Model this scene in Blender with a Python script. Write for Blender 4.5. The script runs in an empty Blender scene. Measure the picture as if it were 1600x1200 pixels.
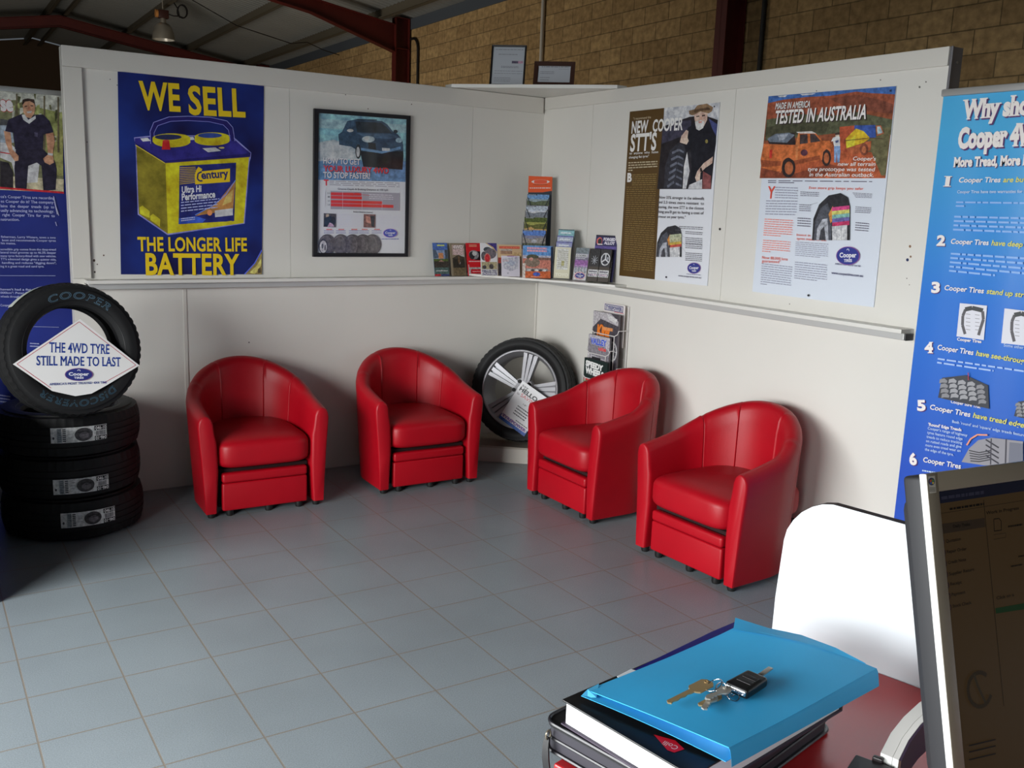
import bpy, bmesh, math, random
from mathutils import Vector, Matrix
from math import sin, cos, pi, radians
random.seed(7)
sc = bpy.context.scene

# ------------------------------------------------------------------ camera
F_PX = 1476.2                       # focal length in pixels of the 1600 x 1200 frame
YAW, PITCH, ROLL = radians(32.902), radians(10.784), radians(2.140)
CAM = Vector((-3.6481, -5.3681, 1.6545))
_F = Vector((sin(YAW)*cos(PITCH), cos(YAW)*cos(PITCH), -sin(PITCH)))
_R0 = Vector((cos(YAW), -sin(YAW), 0))
_U0 = _R0.cross(_F)
_R = cos(ROLL)*_R0 + sin(ROLL)*_U0
_U = -sin(ROLL)*_R0 + cos(ROLL)*_U0
cd = bpy.data.cameras.new('camera'); cam = bpy.data.objects.new('camera', cd)
sc.collection.objects.link(cam)
cd.sensor_width = 36.0; cd.lens = F_PX/1600*36.0; cd.clip_start = 0.05; cd.clip_end = 200
cam.matrix_world = Matrix(((_R.x, _U.x, -_F.x, CAM.x), (_R.y, _U.y, -_F.y, CAM.y), (_R.z, _U.z, -_F.z, CAM.z), (0, 0, 0, 1)))
sc.camera = cam

# ------------------------------------------------------------------ exposure, world, daylight
sc.view_settings.view_transform = 'Standard'
try: sc.view_settings.look = 'None'
except Exception: pass
sc.view_settings.gamma = 1.0
sc.view_settings.use_curve_mapping = False
sc.view_settings.exposure = 0.0
sc.cycles.max_bounces = 8
sc.cycles.diffuse_bounces = 5
sc.cycles.use_denoising = True
w = bpy.data.worlds.new('overcast_sky'); sc.world = w; w.use_nodes = True
bg = w.node_tree.nodes['Background']; bg.inputs[0].default_value = (0.80, 0.90, 1.0, 1); bg.inputs[1].default_value = 0.11

def area(name, loc, to, sx, sy, power, col, spread=180):
    l = bpy.data.lights.new(name, 'AREA'); l.shape = 'RECTANGLE'; l.size = sx; l.size_y = sy
    l.energy = power; l.color = col; l.spread = radians(spread)
    o = bpy.data.objects.new(name, l); sc.collection.objects.link(o); o.location = loc
    d = (Vector(to)-Vector(loc)).normalized(); o.rotation_euler = d.to_track_quat('-Z', 'Y').to_euler()
    return o
# overcast sky panel beyond an unseen door, added on the left (the door opening itself is built in the left wall)
area('sky_beyond_added_door', (-10.5, -4.2, 3.6), (0, -4.2, 2.6), 12.5, 5.0, 4400, (0.965, 0.985, 0.985))
# added area light inside the shed, standing for unseen daylight from its left
area('workshop_daylight', (-4.6, 8.5, 1.6), (2.6, 13.0, 4.4), 5.0, 3.0, 270, (1.0, 0.93, 0.82))

# ------------------------------------------------------------------ pixel -> place
def ray(x, y): return _F + (x-800)/F_PX*_R - (y-600)/F_PX*_U
def on_plane(x, y, P, n):
    d = ray(x, y); P = Vector(P); n = Vector(n)
    return CAM + d*((P-CAM).dot(n)/d.dot(n))
def onA(x, y, yy=0.0): return on_plane(x, y, (0, yy, 0), (0, 1, 0))
def onB(x, y, xx=0.0): return on_plane(x, y, (xx, 0, 0), (1, 0, 0))
def onZ(x, y, z=0.0): return on_plane(x, y, (0, 0, z), (0, 0, 1))

# ------------------------------------------------------------------ materials
def lin(c):
    c = c/255.0
    return c/12.92 if c <= 0.04045 else ((c+0.055)/1.055)**2.4
def rgb(c, k=1.0):
    if isinstance(c, str):
        c = c.lstrip('#'); c = tuple(int(c[i:i+2], 16) for i in (0, 2, 4))
    q = [lin(v)/k for v in c]; m = max(q)
    if m > 0.84: q = [v*0.84/m for v in q]
    return tuple(max(0.0015, v) for v in q)
_mats = {}
def mat(name, color, rough=0.6, metal=0.0, spec=0.5, k=1.0, bump=None, coat=0.0, var=None):
    """color sRGB 0-255 or hex; bump = (scale, strength, distance); var = (scale, amount)"""
    if name in _mats: return _mats[name]
    m = bpy.data.materials.new(name); m.use_nodes = True; nt = m.node_tree; b = nt.nodes['Principled BSDF']
    c = rgb(color, k)
    b.inputs['Base Color'].default_value = (*c, 1); b.inputs['Roughness'].default_value = rough
    b.inputs['Metallic'].default_value = metal; b.inputs['Specular IOR Level'].default_value = spec
    if coat: b.inputs['Coat Weight'].default_value = coat; b.inputs['Coat Roughness'].default_value = 0.12
    tc = None
    if bump or var: tc = nt.nodes.new('ShaderNodeTexCoord')
    if bump:
        n = nt.nodes.new('ShaderNodeTexNoise'); n.inputs['Scale'].default_value = bump[0]; n.inputs['Detail'].default_value = 4
        nt.links.new(tc.outputs['Object'], n.inputs['Vector'])
        bp = nt.nodes.new('ShaderNodeBump'); bp.inputs['Strength'].default_value = bump[1]; bp.inputs['Distance'].default_value = bump[2]
        nt.links.new(n.outputs['Fac'], bp.inputs['Height']); nt.links.new(bp.outputs['Normal'], b.inputs['Normal'])
    if var:
        n2 = nt.nodes.new('ShaderNodeTexNoise'); n2.inputs['Scale'].default_value = var[0]; n2.inputs['Detail'].default_value = 6
        nt.links.new(tc.outputs['Object'], n2.inputs['Vector'])
        mr = nt.nodes.new('ShaderNodeMapRange'); mr.inputs[1].default_value = 0.3; mr.inputs[2].default_value = 0.7
        mr.inputs[3].default_value = 1-var[1]; mr.inputs[4].default_value = 1+var[1]
        nt.links.new(n2.outputs['Fac'], mr.inputs[0])
        mx = nt.nodes.new('ShaderNodeMix'); mx.data_type = 'RGBA'; mx.blend_type = 'MULTIPLY'; mx.inputs[0].default_value = 1
        mx.inputs[6].default_value = (*c, 1); nt.links.new(mr.outputs[0], mx.inputs[7]); nt.links.new(mx.outputs[2], b.inputs['Base Color'])
    _mats[name] = m
    return m
def ink(color, k=1.0, rough=0.45, grain=0):
    c = rgb(color, k)
    key = 'print_%03d_%03d_%03d_%d_%d' % (round(c[0]*250), round(c[1]*250), round(c[2]*250), round(rough*100), grain)
    if key in _mats: return _mats[key]
    m = bpy.data.materials.new(key); m.use_nodes = True; b = m.node_tree.nodes['Principled BSDF']
    b.inputs['Base Color'].default_value = (*c, 1); b.inputs['Roughness'].default_value = rough; b.inputs['Specular IOR Level'].default_value = 0.3
    if grain:       # photographs: uneven, grainy ink
        nt = m.node_tree; tc = nt.nodes.new('ShaderNodeTexCoord'); n = nt.nodes.new('ShaderNodeTexNoise'); n.inputs['Scale'].default_value = grain; n.inputs['Detail'].default_value = 5; n.inputs['Roughness'].default_value = 0.65
        nt.links.new(tc.outputs['Object'], n.inputs['Vector'])
        cr = nt.nodes.new('ShaderNodeValToRGB'); e = cr.color_ramp.elements; e[0].position = 0.34; e[1].position = 0.68
        e[0].color = (*[v*0.55 for v in c], 1); e[1].color = (*[min(0.86, v*1.45+0.004) for v in c], 1)
        nt.links.new(n.outputs['Fac'], cr.inputs[0]); nt.links.new(cr.outputs[0], b.inputs['Base Color'])
    _mats[key] = m
    return m

# ------------------------------------------------------------------ object helpers
def link(o, parent=None):
    sc.collection.objects.link(o)
    if parent is not None: o.parent = parent
    return o
def tag(o, label=None, cat=None, group=None, kind=None):
    if label: o['label'] = label
    if cat: o['category'] = cat
    if group: o['group'] = group
    if kind: o['kind'] = kind
    return o
def empty(name, label, cat, M=None, group=None):
    o = bpy.data.objects.new(name, None); o.empty_display_size = 0.1; link(o)
    if M is not None: o.matrix_world = M
    return tag(o, label, cat, group)
def frame(origin, xa, ya):
    """4x4 with x axis xa, y axis ~ya, z = x cross y"""
    x = Vector(xa).normalized(); z = x.cross(Vector(ya)).normalized(); y = z.cross(x)
    o = Vector(origin)
    return Matrix(((x.x, y.x, z.x, o.x), (x.y, y.y, z.y, o.y), (x.z, y.z, z.z, o.z), (0, 0, 0, 1)))
def at(x, y, z=0, rz=0): return Matrix.Translation((x, y, z)) @ Matrix.Rotation(rz, 4, 'Z')

class MB:
    """collects shapes into one mesh"""
    def __init__(self): self.v = []; self.f = []; self.m = []; self.mats = []; self.T = Matrix.Identity(4)
    def mi(self, m):
        if m not in self.mats: self.mats.append(m)
        return self.mats.index(m)
    def add(self, vs, fs, m):
        b = len(self.v); self.v += [tuple(self.T @ Vector(p)) for p in vs]; i = self.mi(m)
        for f in fs: self.f.append(tuple(b+j for j in f)); self.m.append(i)
        return self
    def box(self, x0, x1, y0, y1, z0, z1, m):
        vs = [(x, y, z) for x in (x0, x1) for y in (y0, y1) for z in (z0, z1)]
        return self.add(vs, [(0, 1, 3, 2), (4, 6, 7, 5), (0, 4, 5, 1), (2, 3, 7, 6), (0, 2, 6, 4), (1, 5, 7, 3)], m)
    def rbox(self, x0, x1, y0, y1, z0, z1, m, r=0.004, seg=2):
        bm = bmesh.new()
        bmesh.ops.create_cube(bm, size=1.0)
        for v in bm.verts: v.co = Vector(((x0+x1)/2+v.co.x*(x1-x0), (y0+y1)/2+v.co.y*(y1-y0), (z0+z1)/2+v.co.z*(z1-z0)))
        r = min(r, 0.49*min(abs(x1-x0), abs(y1-y0), abs(z1-z0)))
        bmesh.ops.bevel(bm, geom=list(bm.edges), offset=r, segments=seg, affect='EDGES', profile=0.5)
        self.bm(bm, m); return self
    def bm(self, bm, m):
        bm.verts.index_update()
        self.add([tuple(v.co) for v in bm.verts], [tuple(v.index for v in f.verts) for f in bm.faces], m); bm.free()
    def prism(self, pts, z0, z1, m, mside=None):
        """polygon in xy extruded along z"""
        n = len(pts)
        a = sum(pts[i][0]*pts[(i+1) % n][1]-pts[(i+1) % n][0]*pts[i][1] for i in range(n))
        if a < 0: pts = pts[::-1]
        self.add([(x, y, z1) for x, y in pts], [tuple(range(n))], m)
        self.add([(x, y, z0) for x, y in pts], [tuple(range(n))[::-1]], m)
        self.add([(x, y, z0) for x, y in pts]+[(x, y, z1) for x, y in pts], [(i, (i+1) % n, n+(i+1) % n, n+i) for i in range(n)], mside or m)
        return self
    def lathe(self, prof, m, n=32, a0=0.0, a1=2*pi, closed=False):
        """profile (r, z) around z"""
        full = abs(a1-a0-2*pi) < 1e-6; k = n if full else n+1
        vs = []
        for i in range(k):
            a = a0+(a1-a0)*i/n
            for r, z in prof: vs.append((r*cos(a), r*sin(a), z))
        p = len(prof); fs = []
        for i in range(n):
            i2 = (i+1) % k
            for j in range(p if closed else p-1):
                j2 = (j+1) % p
                fs.append((i*p+j, i2*p+j, i2*p+j2, i*p+j2))
        return self.add(vs, fs, m)
    def tube(self, path, r, m, n=8, closed=False, caps=True):
        P = [Vector(q) for q in path]; vs = []; N = len(P); u = None
        for i, q in enumerate(P):
            if closed: t = P[(i+1) % N]-P[i-1]
            else: t = P[min(i+1, N-1)]-P[max(i-1, 0)]
            t.normalize()
            if u is None:
                u = t.orthogonal().normalized()
            u = (u-t*u.dot(t)).normalized(); w_ = t.cross(u)
            rr = r[i] if isinstance(r, (list, tuple)) else r
            for j in range(n):
                a = 2*pi*j/n; vs.append(tuple(q+rr*(cos(a)*u+sin(a)*w_)))
        fs = []
        for i in range(N if closed else N-1):
            i2 = (i+1) % N
            for j in range(n): fs.append((i*n+j, i*n+(j+1) % n, i2*n+(j+1) % n, i2*n+j))
        if caps and not closed: fs += [tuple(range(n))[::-1], tuple((N-1)*n+j for j in range(n))]
        return self.add(vs, fs, m)
    def grid(self, fn, nu, nv, m):
        vs = [tuple(fn(i/nu, j/nv)) for i in range(nu+1) for j in range(nv+1)]
        return self.add(vs, [(i*(nv+1)+j, (i+1)*(nv+1)+j, (i+1)*(nv+1)+j+1, i*(nv+1)+j+1) for i in range(nu) for j in range(nv)], m)
    def build(self, name, parent=None, smooth=None, M=None, recalc=True):
        me = bpy.data.meshes.new(name); me.from_pydata(self.v, [], self.f)
        for m in self.mats: me.materials.append(m)
        me.polygons.foreach_set('material_index', self.m)
        if recalc:
            bm = bmesh.new(); bm.from_mesh(me)
            bmesh.ops.remove_doubles(bm, verts=bm.verts, dist=1e-6)
            bmesh.ops.recalc_face_normals(bm, faces=bm.faces); bm.to_mesh(me); bm.free()
        if smooth is not None:
            me.polygons.foreach_set('use_smooth', [True]*len(me.polygons))
            try: me.set_sharp_from_angle(angle=radians(smooth))
            except Exception: pass
        me.update()
        o = bpy.data.objects.new(name, me); link(o, parent)
        if M is not None: o.matrix_world = M
        return o

# ------------------------------------------------------------------ lettering
_tx = {}
CAP, XH = 0.682, 0.449
def _outline(s, off, shear, spacing):
    cu = bpy.data.curves.new('txt', 'FONT'); cu.body = s; cu.size = 1.0; cu.resolution_u = 3
    cu.shear = shear; cu.space_character = spacing; cu.offset = off
    cu.dimensions = '2D'; cu.fill_mode = 'BOTH'
    ob = bpy.data.objects.new('txt', cu); sc.collection.objects.link(ob)
    dg = bpy.context.evaluated_depsgraph_get(); dg.update()
    me = bpy.data.meshes.new_from_object(ob.evaluated_get(dg))
    vs = [(v.co.x, v.co.y) for v in me.vertices]; fs = [tuple(p.vertices) for p in me.polygons]
    sc.collection.objects.unlink(ob); bpy.data.objects.remove(ob); bpy.data.curves.remove(cu); bpy.data.meshes.remove(me)
    cnt = {}; ar = 0
    for f in fs:
        n = len(f); ar += abs(sum(vs[f[i]][0]*vs[f[(i+1) % n]][1]-vs[f[(i+1) % n]][0]*vs[f[i]][1] for i in range(n)))/2
        for i in range(n):
            e = tuple(sorted((f[i], f[(i+1) % n]))); cnt[e] = cnt.get(e, 0)+1
    edges = [e for e, c in cnt.items() if c == 1]
    per = sum(math.hypot(vs[p][0]-vs[q][0], vs[p][1]-vs[q][1]) for p, q in edges)
    return vs, fs, edges, ar, per
def glyphs(s, bold=0.0, shear=0.0, spacing=1.0, slab=0.0, hollow=0.0):
    """-> verts (x, y, tiny lift), faces, (xmin, xmax); cap height = 1. bold thickens the strokes, slab adds serifs, hollow keeps outlines only"""
    key = (s, bold, shear, spacing, slab, hollow)
    if key in _tx: return _tx[key]
    v0, f0, e0, a0, p0 = _outline(s, 0.0, shear, spacing)
    vs, fs, edges, w = v0, f0, e0, hollow
    if bold and not hollow:
        v1, f1, e1, a1, p1 = _outline(s, bold, shear, spacing)
        if a1 < a0+p0*abs(bold)*1.25+0.002: vs, fs, edges, w = v1, f1, e1, 0.0
        else: w = max(0.0, bold)
    vs = [(x, y, 0.0) for x, y in vs]; fs = [] if hollow else list(fs); lift = 0.0
    def quad(p):
        nonlocal lift
        ar = sum(p[i][0]*p[(i+1) % 4][1]-p[(i+1) % 4][0]*p[i][1] for i in range(4))
        if ar < 0: p = p[::-1]
        lift += 2.5e-6; k = len(vs); vs.extend((x, y, lift) for x, y in p); fs.append((k, k+1, k+2, k+3))
    if w > 0:
        for a, b in edges:
            (xa, ya, _), (xb, yb, _) = vs[a], vs[b]; L = math.hypot(xb-xa, yb-ya)
            if L < 1e-6: continue
            dx, dy = (xb-xa)/L*w, (yb-ya)/L*w
            quad([(xa-dx*0.7-dy, ya-dy*0.7+dx), (xa-dx*0.7+dy, ya-dy*0.7-dx), (xb+dx*0.7+dy, yb+dy*0.7-dx), (xb+dx*0.7-dy, yb+dy*0.7+dx)])
    if slab:
        off = 0.0 if w else bold
        for a, b in edges:
            (xa, ya, _), (xb, yb, _) = vs[a], vs[b]
            if abs(ya-yb) > 0.004 or not (0.06 < abs(xa-xb) < 0.16+2.2*off): continue
            x0, x1 = min(xa, xb)-w, max(xa, xb)+w; t = slab*0.7
            for lev, s_ in ((-off, 1), (CAP+off, -1), (XH+off, -1)):
                if abs(ya-lev) < 0.02:
                    y1 = ya-s_*w; y2 = ya+s_*t
                    quad([(x0-slab, y1), (x1+slab, y1), (x1+slab*0.9, y2), (x0-slab*0.9, y2)]); break
    vs = [(x/CAP, y/CAP, z) for x, y, z in vs]
    xs = [v[0] for v in vs] or [0, 1]
    _tx[key] = (vs, fs, (min(xs), max(xs)))
    return _tx[key]

class Art:
    """flat printed artwork on a board; coordinates given through board.loc"""
    def __init__(self, board, k=None):
        self.b = board; self.mb = MB(); self.k = k if k is not None else board.k; self.grain = getattr(board, 'grain', 0)
    def z(self):
        self.b.layer += 1; return self.b.z0+self.b.layer*self.b.dz
    def L(self, p): return self.b.loc(*p)
    def poly(self, pts, c, local=False, rough=0.45):
        z = self.z(); q = pts if local else [self.L(p) for p in pts]
        n = len(q); a = sum(q[i][0]*q[(i+1) % n][1]-q[(i+1) % n][0]*q[i][1] for i in range(n))
        if a < 0: q = q[::-1]
        self.mb.add([(x, y, z) for x, y in q], [tuple(range(n))], ink(c, self.k, rough, self.grain) if self.grain else ink(c, self.k, rough)); return self
    def rect(self, x0, y0, x1, y1, c): return self.poly([(x0, y0), (x1, y0), (x1, y1), (x0, y1)], c)
    def ell(self, x, y, rx, ry, c, n=28, a=0):
        return self.poly([(x+rx*cos(2*pi*i/n)*cos(a)-ry*sin(2*pi*i/n)*sin(a), y+rx*cos(2*pi*i/n)*sin(a)+ry*sin(2*pi*i/n)*cos(a)) for i in range(n)], c)
    def line(self, pts, w, c):
        """polyline in board units, w = local width in metres"""
        z = self.z(); q = [Vector(self.L(p)) for p in pts]; vs = []; fs = []
        for i in range(len(q)-1):
            d = (q[i+1]-q[i]); 
            if d.length < 1e-9: continue
            d.normalize(); nn = Vector((-d.y, d.x))*w/2; b = len(vs)
            vs += [(*(q[i]+nn), z), (*(q[i]-nn), z), (*(q[i+1]-nn), z), (*(q[i+1]+nn), z)]; fs.append((b, b+1, b+2, b+3))
        self.mb.add(vs, fs, ink(c, self.k)); return self
    def text(self, s, p0, p1, h, c, bold=0.012, shear=0.0, spacing=1.0, slab=0.0, shadow=None, outline=None):
        """baseline p0 -> p1 (left and right ends of the lettering), h = cap height in the same units"""
        o = Vector(self.L(p0)); e = Vector(self.L(p1)); ux = e-o; up = Vector((-ux.y, ux.x)).normalized()
        hh = abs(h)*self.b.unit(p0, p1)
        def lay(off, col, bl):
            vs, fs, (a, b) = glyphs(s, bl, shear, spacing, slab); z = self.z()
            sx = ux/(b-a)
            self.mb.add([(*(o+off+sx*(x-a)+up*hh*y), z+zi) for x, y, zi in vs], fs, ink(col, self.k)); self.b.layer += int(max((v[2] for v in vs), default=0)/self.b.dz)
        if shadow: lay(ux.normalized()*hh*0.08-up*hh*0.08, shadow, bold)
        if outline: lay(Vector((0, 0)), outline, bold+0.03)
        lay(Vector((0, 0)), c, bold); return self
    def lines(self, x0, y0, x1, y1, n, c, fill=0.55, seed=1, last=1.0, quad=None):
        """rows of tiny unreadable print"""
        rnd = random.Random(seed); z = self.z(); vs = []; fs = []
        def pt(u, v):
            if quad:
                a, b, c_, d = quad
                px = (a[0]*(1-u)+b[0]*u)*(1-v)+(d[0]*(1-u)+c_[0]*u)*v; py = (a[1]*(1-u)+b[1]*u)*(1-v)+(d[1]*(1-u)+c_[1]*u)*v
            else: px, py = x0+(x1-x0)*u, y0+(y1-y0)*v
            return (*self.L((px, py)), z)
        for i in range(n):
            u = 0.0; end = 1.0 if i < n-1 else last
            va = (i+0.5-fill/2)/n; vb = (i+0.5+fill/2)/n
            while u < end-0.01:
                wd = rnd.uniform(0.05, 0.17); u2 = min(end, u+wd); b = len(vs)
                vs += [pt(u, vb), pt(u2, vb), pt(u2, va), pt(u, va)]; fs.append((b, b+1, b+2, b+3)); u = u2+0.022
        self.mb.add(vs, fs, ink(c, self.k)); return self
    def done(self, name, parent=None, label=None):
        if not self.mb.v: return None
        o = self.mb.build(name, parent or self.b.root, recalc=False)
        if label: o['label'] = label
        return o

class Board:
    """a flat printed face: M maps local (x right, y up, z out) to the world; loc() turns picture points into local ones"""
    def __init__(self, M, root, k=1.0, z0=0.0004, dz=0.00006):
        self.M = M; self.Mi = M.inverted(); self.root = root; self.k = k; self.z0 = z0; self.dz = dz; self.layer = 0
        self.P = M.translation; self.n = Vector((M[0][2], M[1][2], M[2][2])); self.zoom = None
    def crop(self, ox, oy, s): self.zoom = (ox, oy, s); return self     # coordinates of an enlarged view
    def px(self, x, y):
        if self.zoom: return self.zoom[0]+x/self.zoom[2], self.zoom[1]+y/self.zoom[2]
        return x, y
    def loc(self, x, y):
        q = self.Mi @ on_plane(*self.px(x, y), self.P, self.n); return (q.x, q.y)
    def unit(self, p0, p1):
        x, y = p0; a = Vector(self.loc(x, y)); b = Vector(self.loc(x, y-10)); return (b-a).length/10
class Flat(Board):
    """same, but loc() takes fractions 0-1 of a w x h face (origin top left), so artwork is laid out on the sheet itself"""
    grain = 70
    def __init__(self, M, root, w, h, k=1.0, z0=0.0004, dz=0.00006):
        super().__init__(M, root, k, z0, dz); self.w = w; self.h = h
    def loc(self, x, y): return ((x-0.5)*self.w, (0.5-y)*self.h)
    def unit(self, p0, p1): return self.h

# ================================================================== THE ROOM
def node_floor():
    m = bpy.data.materials.new('grey_floor_tiles'); m.use_nodes = True; nt = m.node_tree; N = nt.nodes; Lk = nt.links
    b = N['Principled BSDF']; g = N.new('ShaderNodeNewGeometry')
    sub = N.new('ShaderNodeVectorMath'); sub.operation = 'SUBTRACT'; sub.inputs[1].default_value = (-3.7066, -1.2307, 0)
    Lk.new(g.outputs['Position'], sub.inputs[0])
    br = N.new('ShaderNodeTexBrick'); br.offset = 0; br.squash = 1
    br.inputs['Scale'].default_value = 1; br.inputs['Brick Width'].default_value = 0.3; br.inputs['Row Height'].default_value = 0.3
    br.inputs['Mortar Size'].default_value = 0.003; br.inputs['Mortar Smooth'].default_value = 0.15
    br.inputs['Color1'].default_value = (*rgb((129, 138, 143)), 1); br.inputs['Color2'].default_value = (*rgb((127, 136, 141)), 1)
    br.inputs['Mortar'].default_value = (*rgb((124, 117, 108)), 1)
    Lk.new(sub.outputs[0], br.inputs['Vector'])
    n = N.new('ShaderNodeTexNoise'); n.inputs['Scale'].default_value = 260; n.inputs['Detail'].default_value = 3
    Lk.new(g.outputs['Position'], n.inputs['Vector'])
    mr = N.new('ShaderNodeMapRange'); mr.inputs[1].default_value = 0.3; mr.inputs[2].default_value = 0.7; mr.inputs[3].default_value = 0.80; mr.inputs[4].default_value = 1.2
    Lk.new(n.outputs['Fac'], mr.inputs[0])
    n2 = N.new('ShaderNodeTexNoise'); n2.inputs['Scale'].default_value = 2.3; n2.inputs['Detail'].default_value = 3
    Lk.new(g.outputs['Position'], n2.inputs['Vector'])
    mr2 = N.new('ShaderNodeMapRange'); mr2.inputs[1].default_value = 0.3; mr2.inputs[2].default_value = 0.7; mr2.inputs[3].default_value = 0.93; mr2.inputs[4].default_value = 1.06
    Lk.new(n2.outputs['Fac'], mr2.inputs[0])
    mu = N.new('ShaderNodeMath'); mu.operation = 'MULTIPLY'; Lk.new(mr.outputs[0], mu.inputs[0]); Lk.new(mr2.outputs[0], mu.inputs[1])
    mx = N.new('ShaderNodeMix'); mx.data_type = 'RGBA'; mx.blend_type = 'MULTIPLY'; mx.inputs[0].default_value = 1
    Lk.new(br.outputs['Color'], mx.inputs[6]); Lk.new(mu.outputs[0], mx.inputs[7]); Lk.new(mx.outputs[2], b.inputs['Base Color'])
    b.inputs['Roughness'].default_value = 0.34; b.inputs['Specular IOR Level'].default_value = 0.45
    inv = N.new('ShaderNodeMath'); inv.operation = 'SUBTRACT'; inv.inputs[0].default_value = 1; Lk.new(br.outputs['Fac'], inv.inputs[1])
    ad = N.new('ShaderNodeMath'); ad.operation = 'MULTIPLY_ADD'; ad.inputs[1].default_value = 0.12; Lk.new(n.outputs['Fac'], ad.inputs[0]); Lk.new(inv.outputs[0], ad.inputs[2])
    bp = N.new('ShaderNodeBump'); bp.inputs['Strength'].default_value = 0.5; bp.inputs['Distance'].default_value = 0.0015
    Lk.new(ad.outputs[0], bp.inputs['Height']); Lk.new(bp.outputs['Normal'], b.inputs['Normal'])
    return m
def node_blocks(name, c1, c2, cm):
    m = bpy.data.materials.new(name); m.use_nodes = True; nt = m.node_tree; N = nt.nodes; Lk = nt.links
    b = N['Principled BSDF']; tc = N.new('ShaderNodeTexCoord'); sp = N.new('ShaderNodeSeparateXYZ'); cb = N.new('ShaderNodeCombineXYZ')
    Lk.new(tc.outputs['Object'], sp.inputs[0]); Lk.new(sp.outputs['Y'], cb.inputs['X']); Lk.new(sp.outputs['Z'], cb.inputs['Y'])
    br = N.new('ShaderNodeTexBrick'); br.offset = 0.5
    br.inputs['Scale'].default_value = 1; br.inputs['Brick Width'].default_value = 0.43; br.inputs['Row Height'].default_value = 0.2
    br.inputs['Mortar Size'].default_value = 0.006; br.inputs['Mortar Smooth'].default_value = 0.4; br.inputs['Bias'].default_value = 0.1
    br.inputs['Color1'].default_value = (*rgb(c1), 1); br.inputs['Color2'].default_value = (*rgb(c2), 1); br.inputs['Mortar'].default_value = (*rgb(cm), 1)
    Lk.new(cb.outputs[0], br.inputs['Vector'])
    n = N.new('ShaderNodeTexNoise'); n.inputs['Scale'].default_value = 14; n.inputs['Detail'].default_value = 8
    Lk.new(cb.outputs[0], n.inputs['Vector'])
    mr = N.new('ShaderNodeMapRange'); mr.inputs[1].default_value = 0.3; mr.inputs[2].default_value = 0.7; mr.inputs[3].default_value = 0.72; mr.inputs[4].default_value = 1.22
    Lk.new(n.outputs['Fac'], mr.inputs[0])
    mx = N.new('ShaderNodeMix'); mx.data_type = 'RGBA'; mx.blend_type = 'MULTIPLY'; mx.inputs[0].default_value = 1
    Lk.new(br.outputs['Color'], mx.inputs[6]); Lk.new(mr.outputs[0], mx.inputs[7]); Lk.new(mx.outputs[2], b.inputs['Base Color'])
    b.inputs['Roughness'].default_value = 0.9; b.inputs['Specular IOR Level'].default_value = 0.1
    inv = N.new('ShaderNodeMath'); inv.operation = 'SUBTRACT'; inv.inputs[0].default_value = 1; Lk.new(br.outputs['Fac'], inv.inputs[1])
    ad = N.new('ShaderNodeMath'); ad.operation = 'MULTIPLY_ADD'; ad.inputs[1].default_value = 0.5; Lk.new(n.outputs['Fac'], ad.inputs[0]); Lk.new(inv.outputs[0], ad.inputs[2])
    bp = N.new('ShaderNodeBump'); bp.inputs['Strength'].default_value = 0.7; bp.inputs['Distance'].default_value = 0.008
    Lk.new(ad.outputs[0], bp.inputs['Height']); Lk.new(bp.outputs['Normal'], b.inputs['Normal'])
    return m

WHITE = mat('white_wall_paint', (223, 220, 213), rough=0.42, spec=0.4, bump=(30, 0.08, 0.002), var=(1.5, 0.02))
TRIMW = mat('white_trim_paint', (218, 214, 206), rough=0.4, spec=0.4)
SHELFW = mat('white_shelf_board', (226, 224, 218), rough=0.35)
SEAM = mat('panel_joint_shadow_gap', (120, 112, 104), rough=0.8)
def structure(mb, name, smooth=None, M=None):
    return tag(mb.build(name, smooth=smooth, M=M), kind='structure')

fl = MB(); fl.add([(-9, -11, 0), (5, -11, 0), (5, 26, 0), (-9, 26, 0)], [(0, 1, 2, 3)], node_floor()); structure(fl, 'floor')

H = 2.345; XL = -2.915; YR = -2.918; WT = 0.075
def panel_wall(name, a0, a1, seams_low, seams_up, axis):
    """partition along one axis, faced with flat panels that leave a fine joint between them"""
    mb = MB(); g = 0.0022; d = 0.004
    def bx(u0, u1, t0, t1, z0, z1, m):
        if axis == 'x': mb.box(u0, u1, t0, t1, z0, z1, m)
        else: mb.box(t0, t1, u0, u1, z0, z1, m)
    bx(a0, a1, d, WT, 0, H, SEAM if False else WHITE)
    for zz, seams in (((0, 1.17), seams_low), ((1.1705, H), seams_up)):
        cuts = [a0]+sorted(seams)+[a1]
        for i in range(len(cuts)-1):
            bx(cuts[i]+(g/2 if i else 0), cuts[i+1]-(g/2 if i < len(cuts)-2 else 0), 0, d+0.001, zz[0], zz[1], WHITE)
    return structure(mb, name)
panel_wall('wall_back', XL, WT, [-2.35], [-1.745, -0.545], 'x')
panel_wall('wall_right', YR, 0.0, [], [-1.735, -0.535], 'y')

def box_struct(name, x0, x1, y0, y1, z0, z1, m, r=0.003):
    mb = MB(); mb.rbox(x0, x1, y0, y1, z0, z1, m, r, 2); return structure(mb, name)
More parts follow.
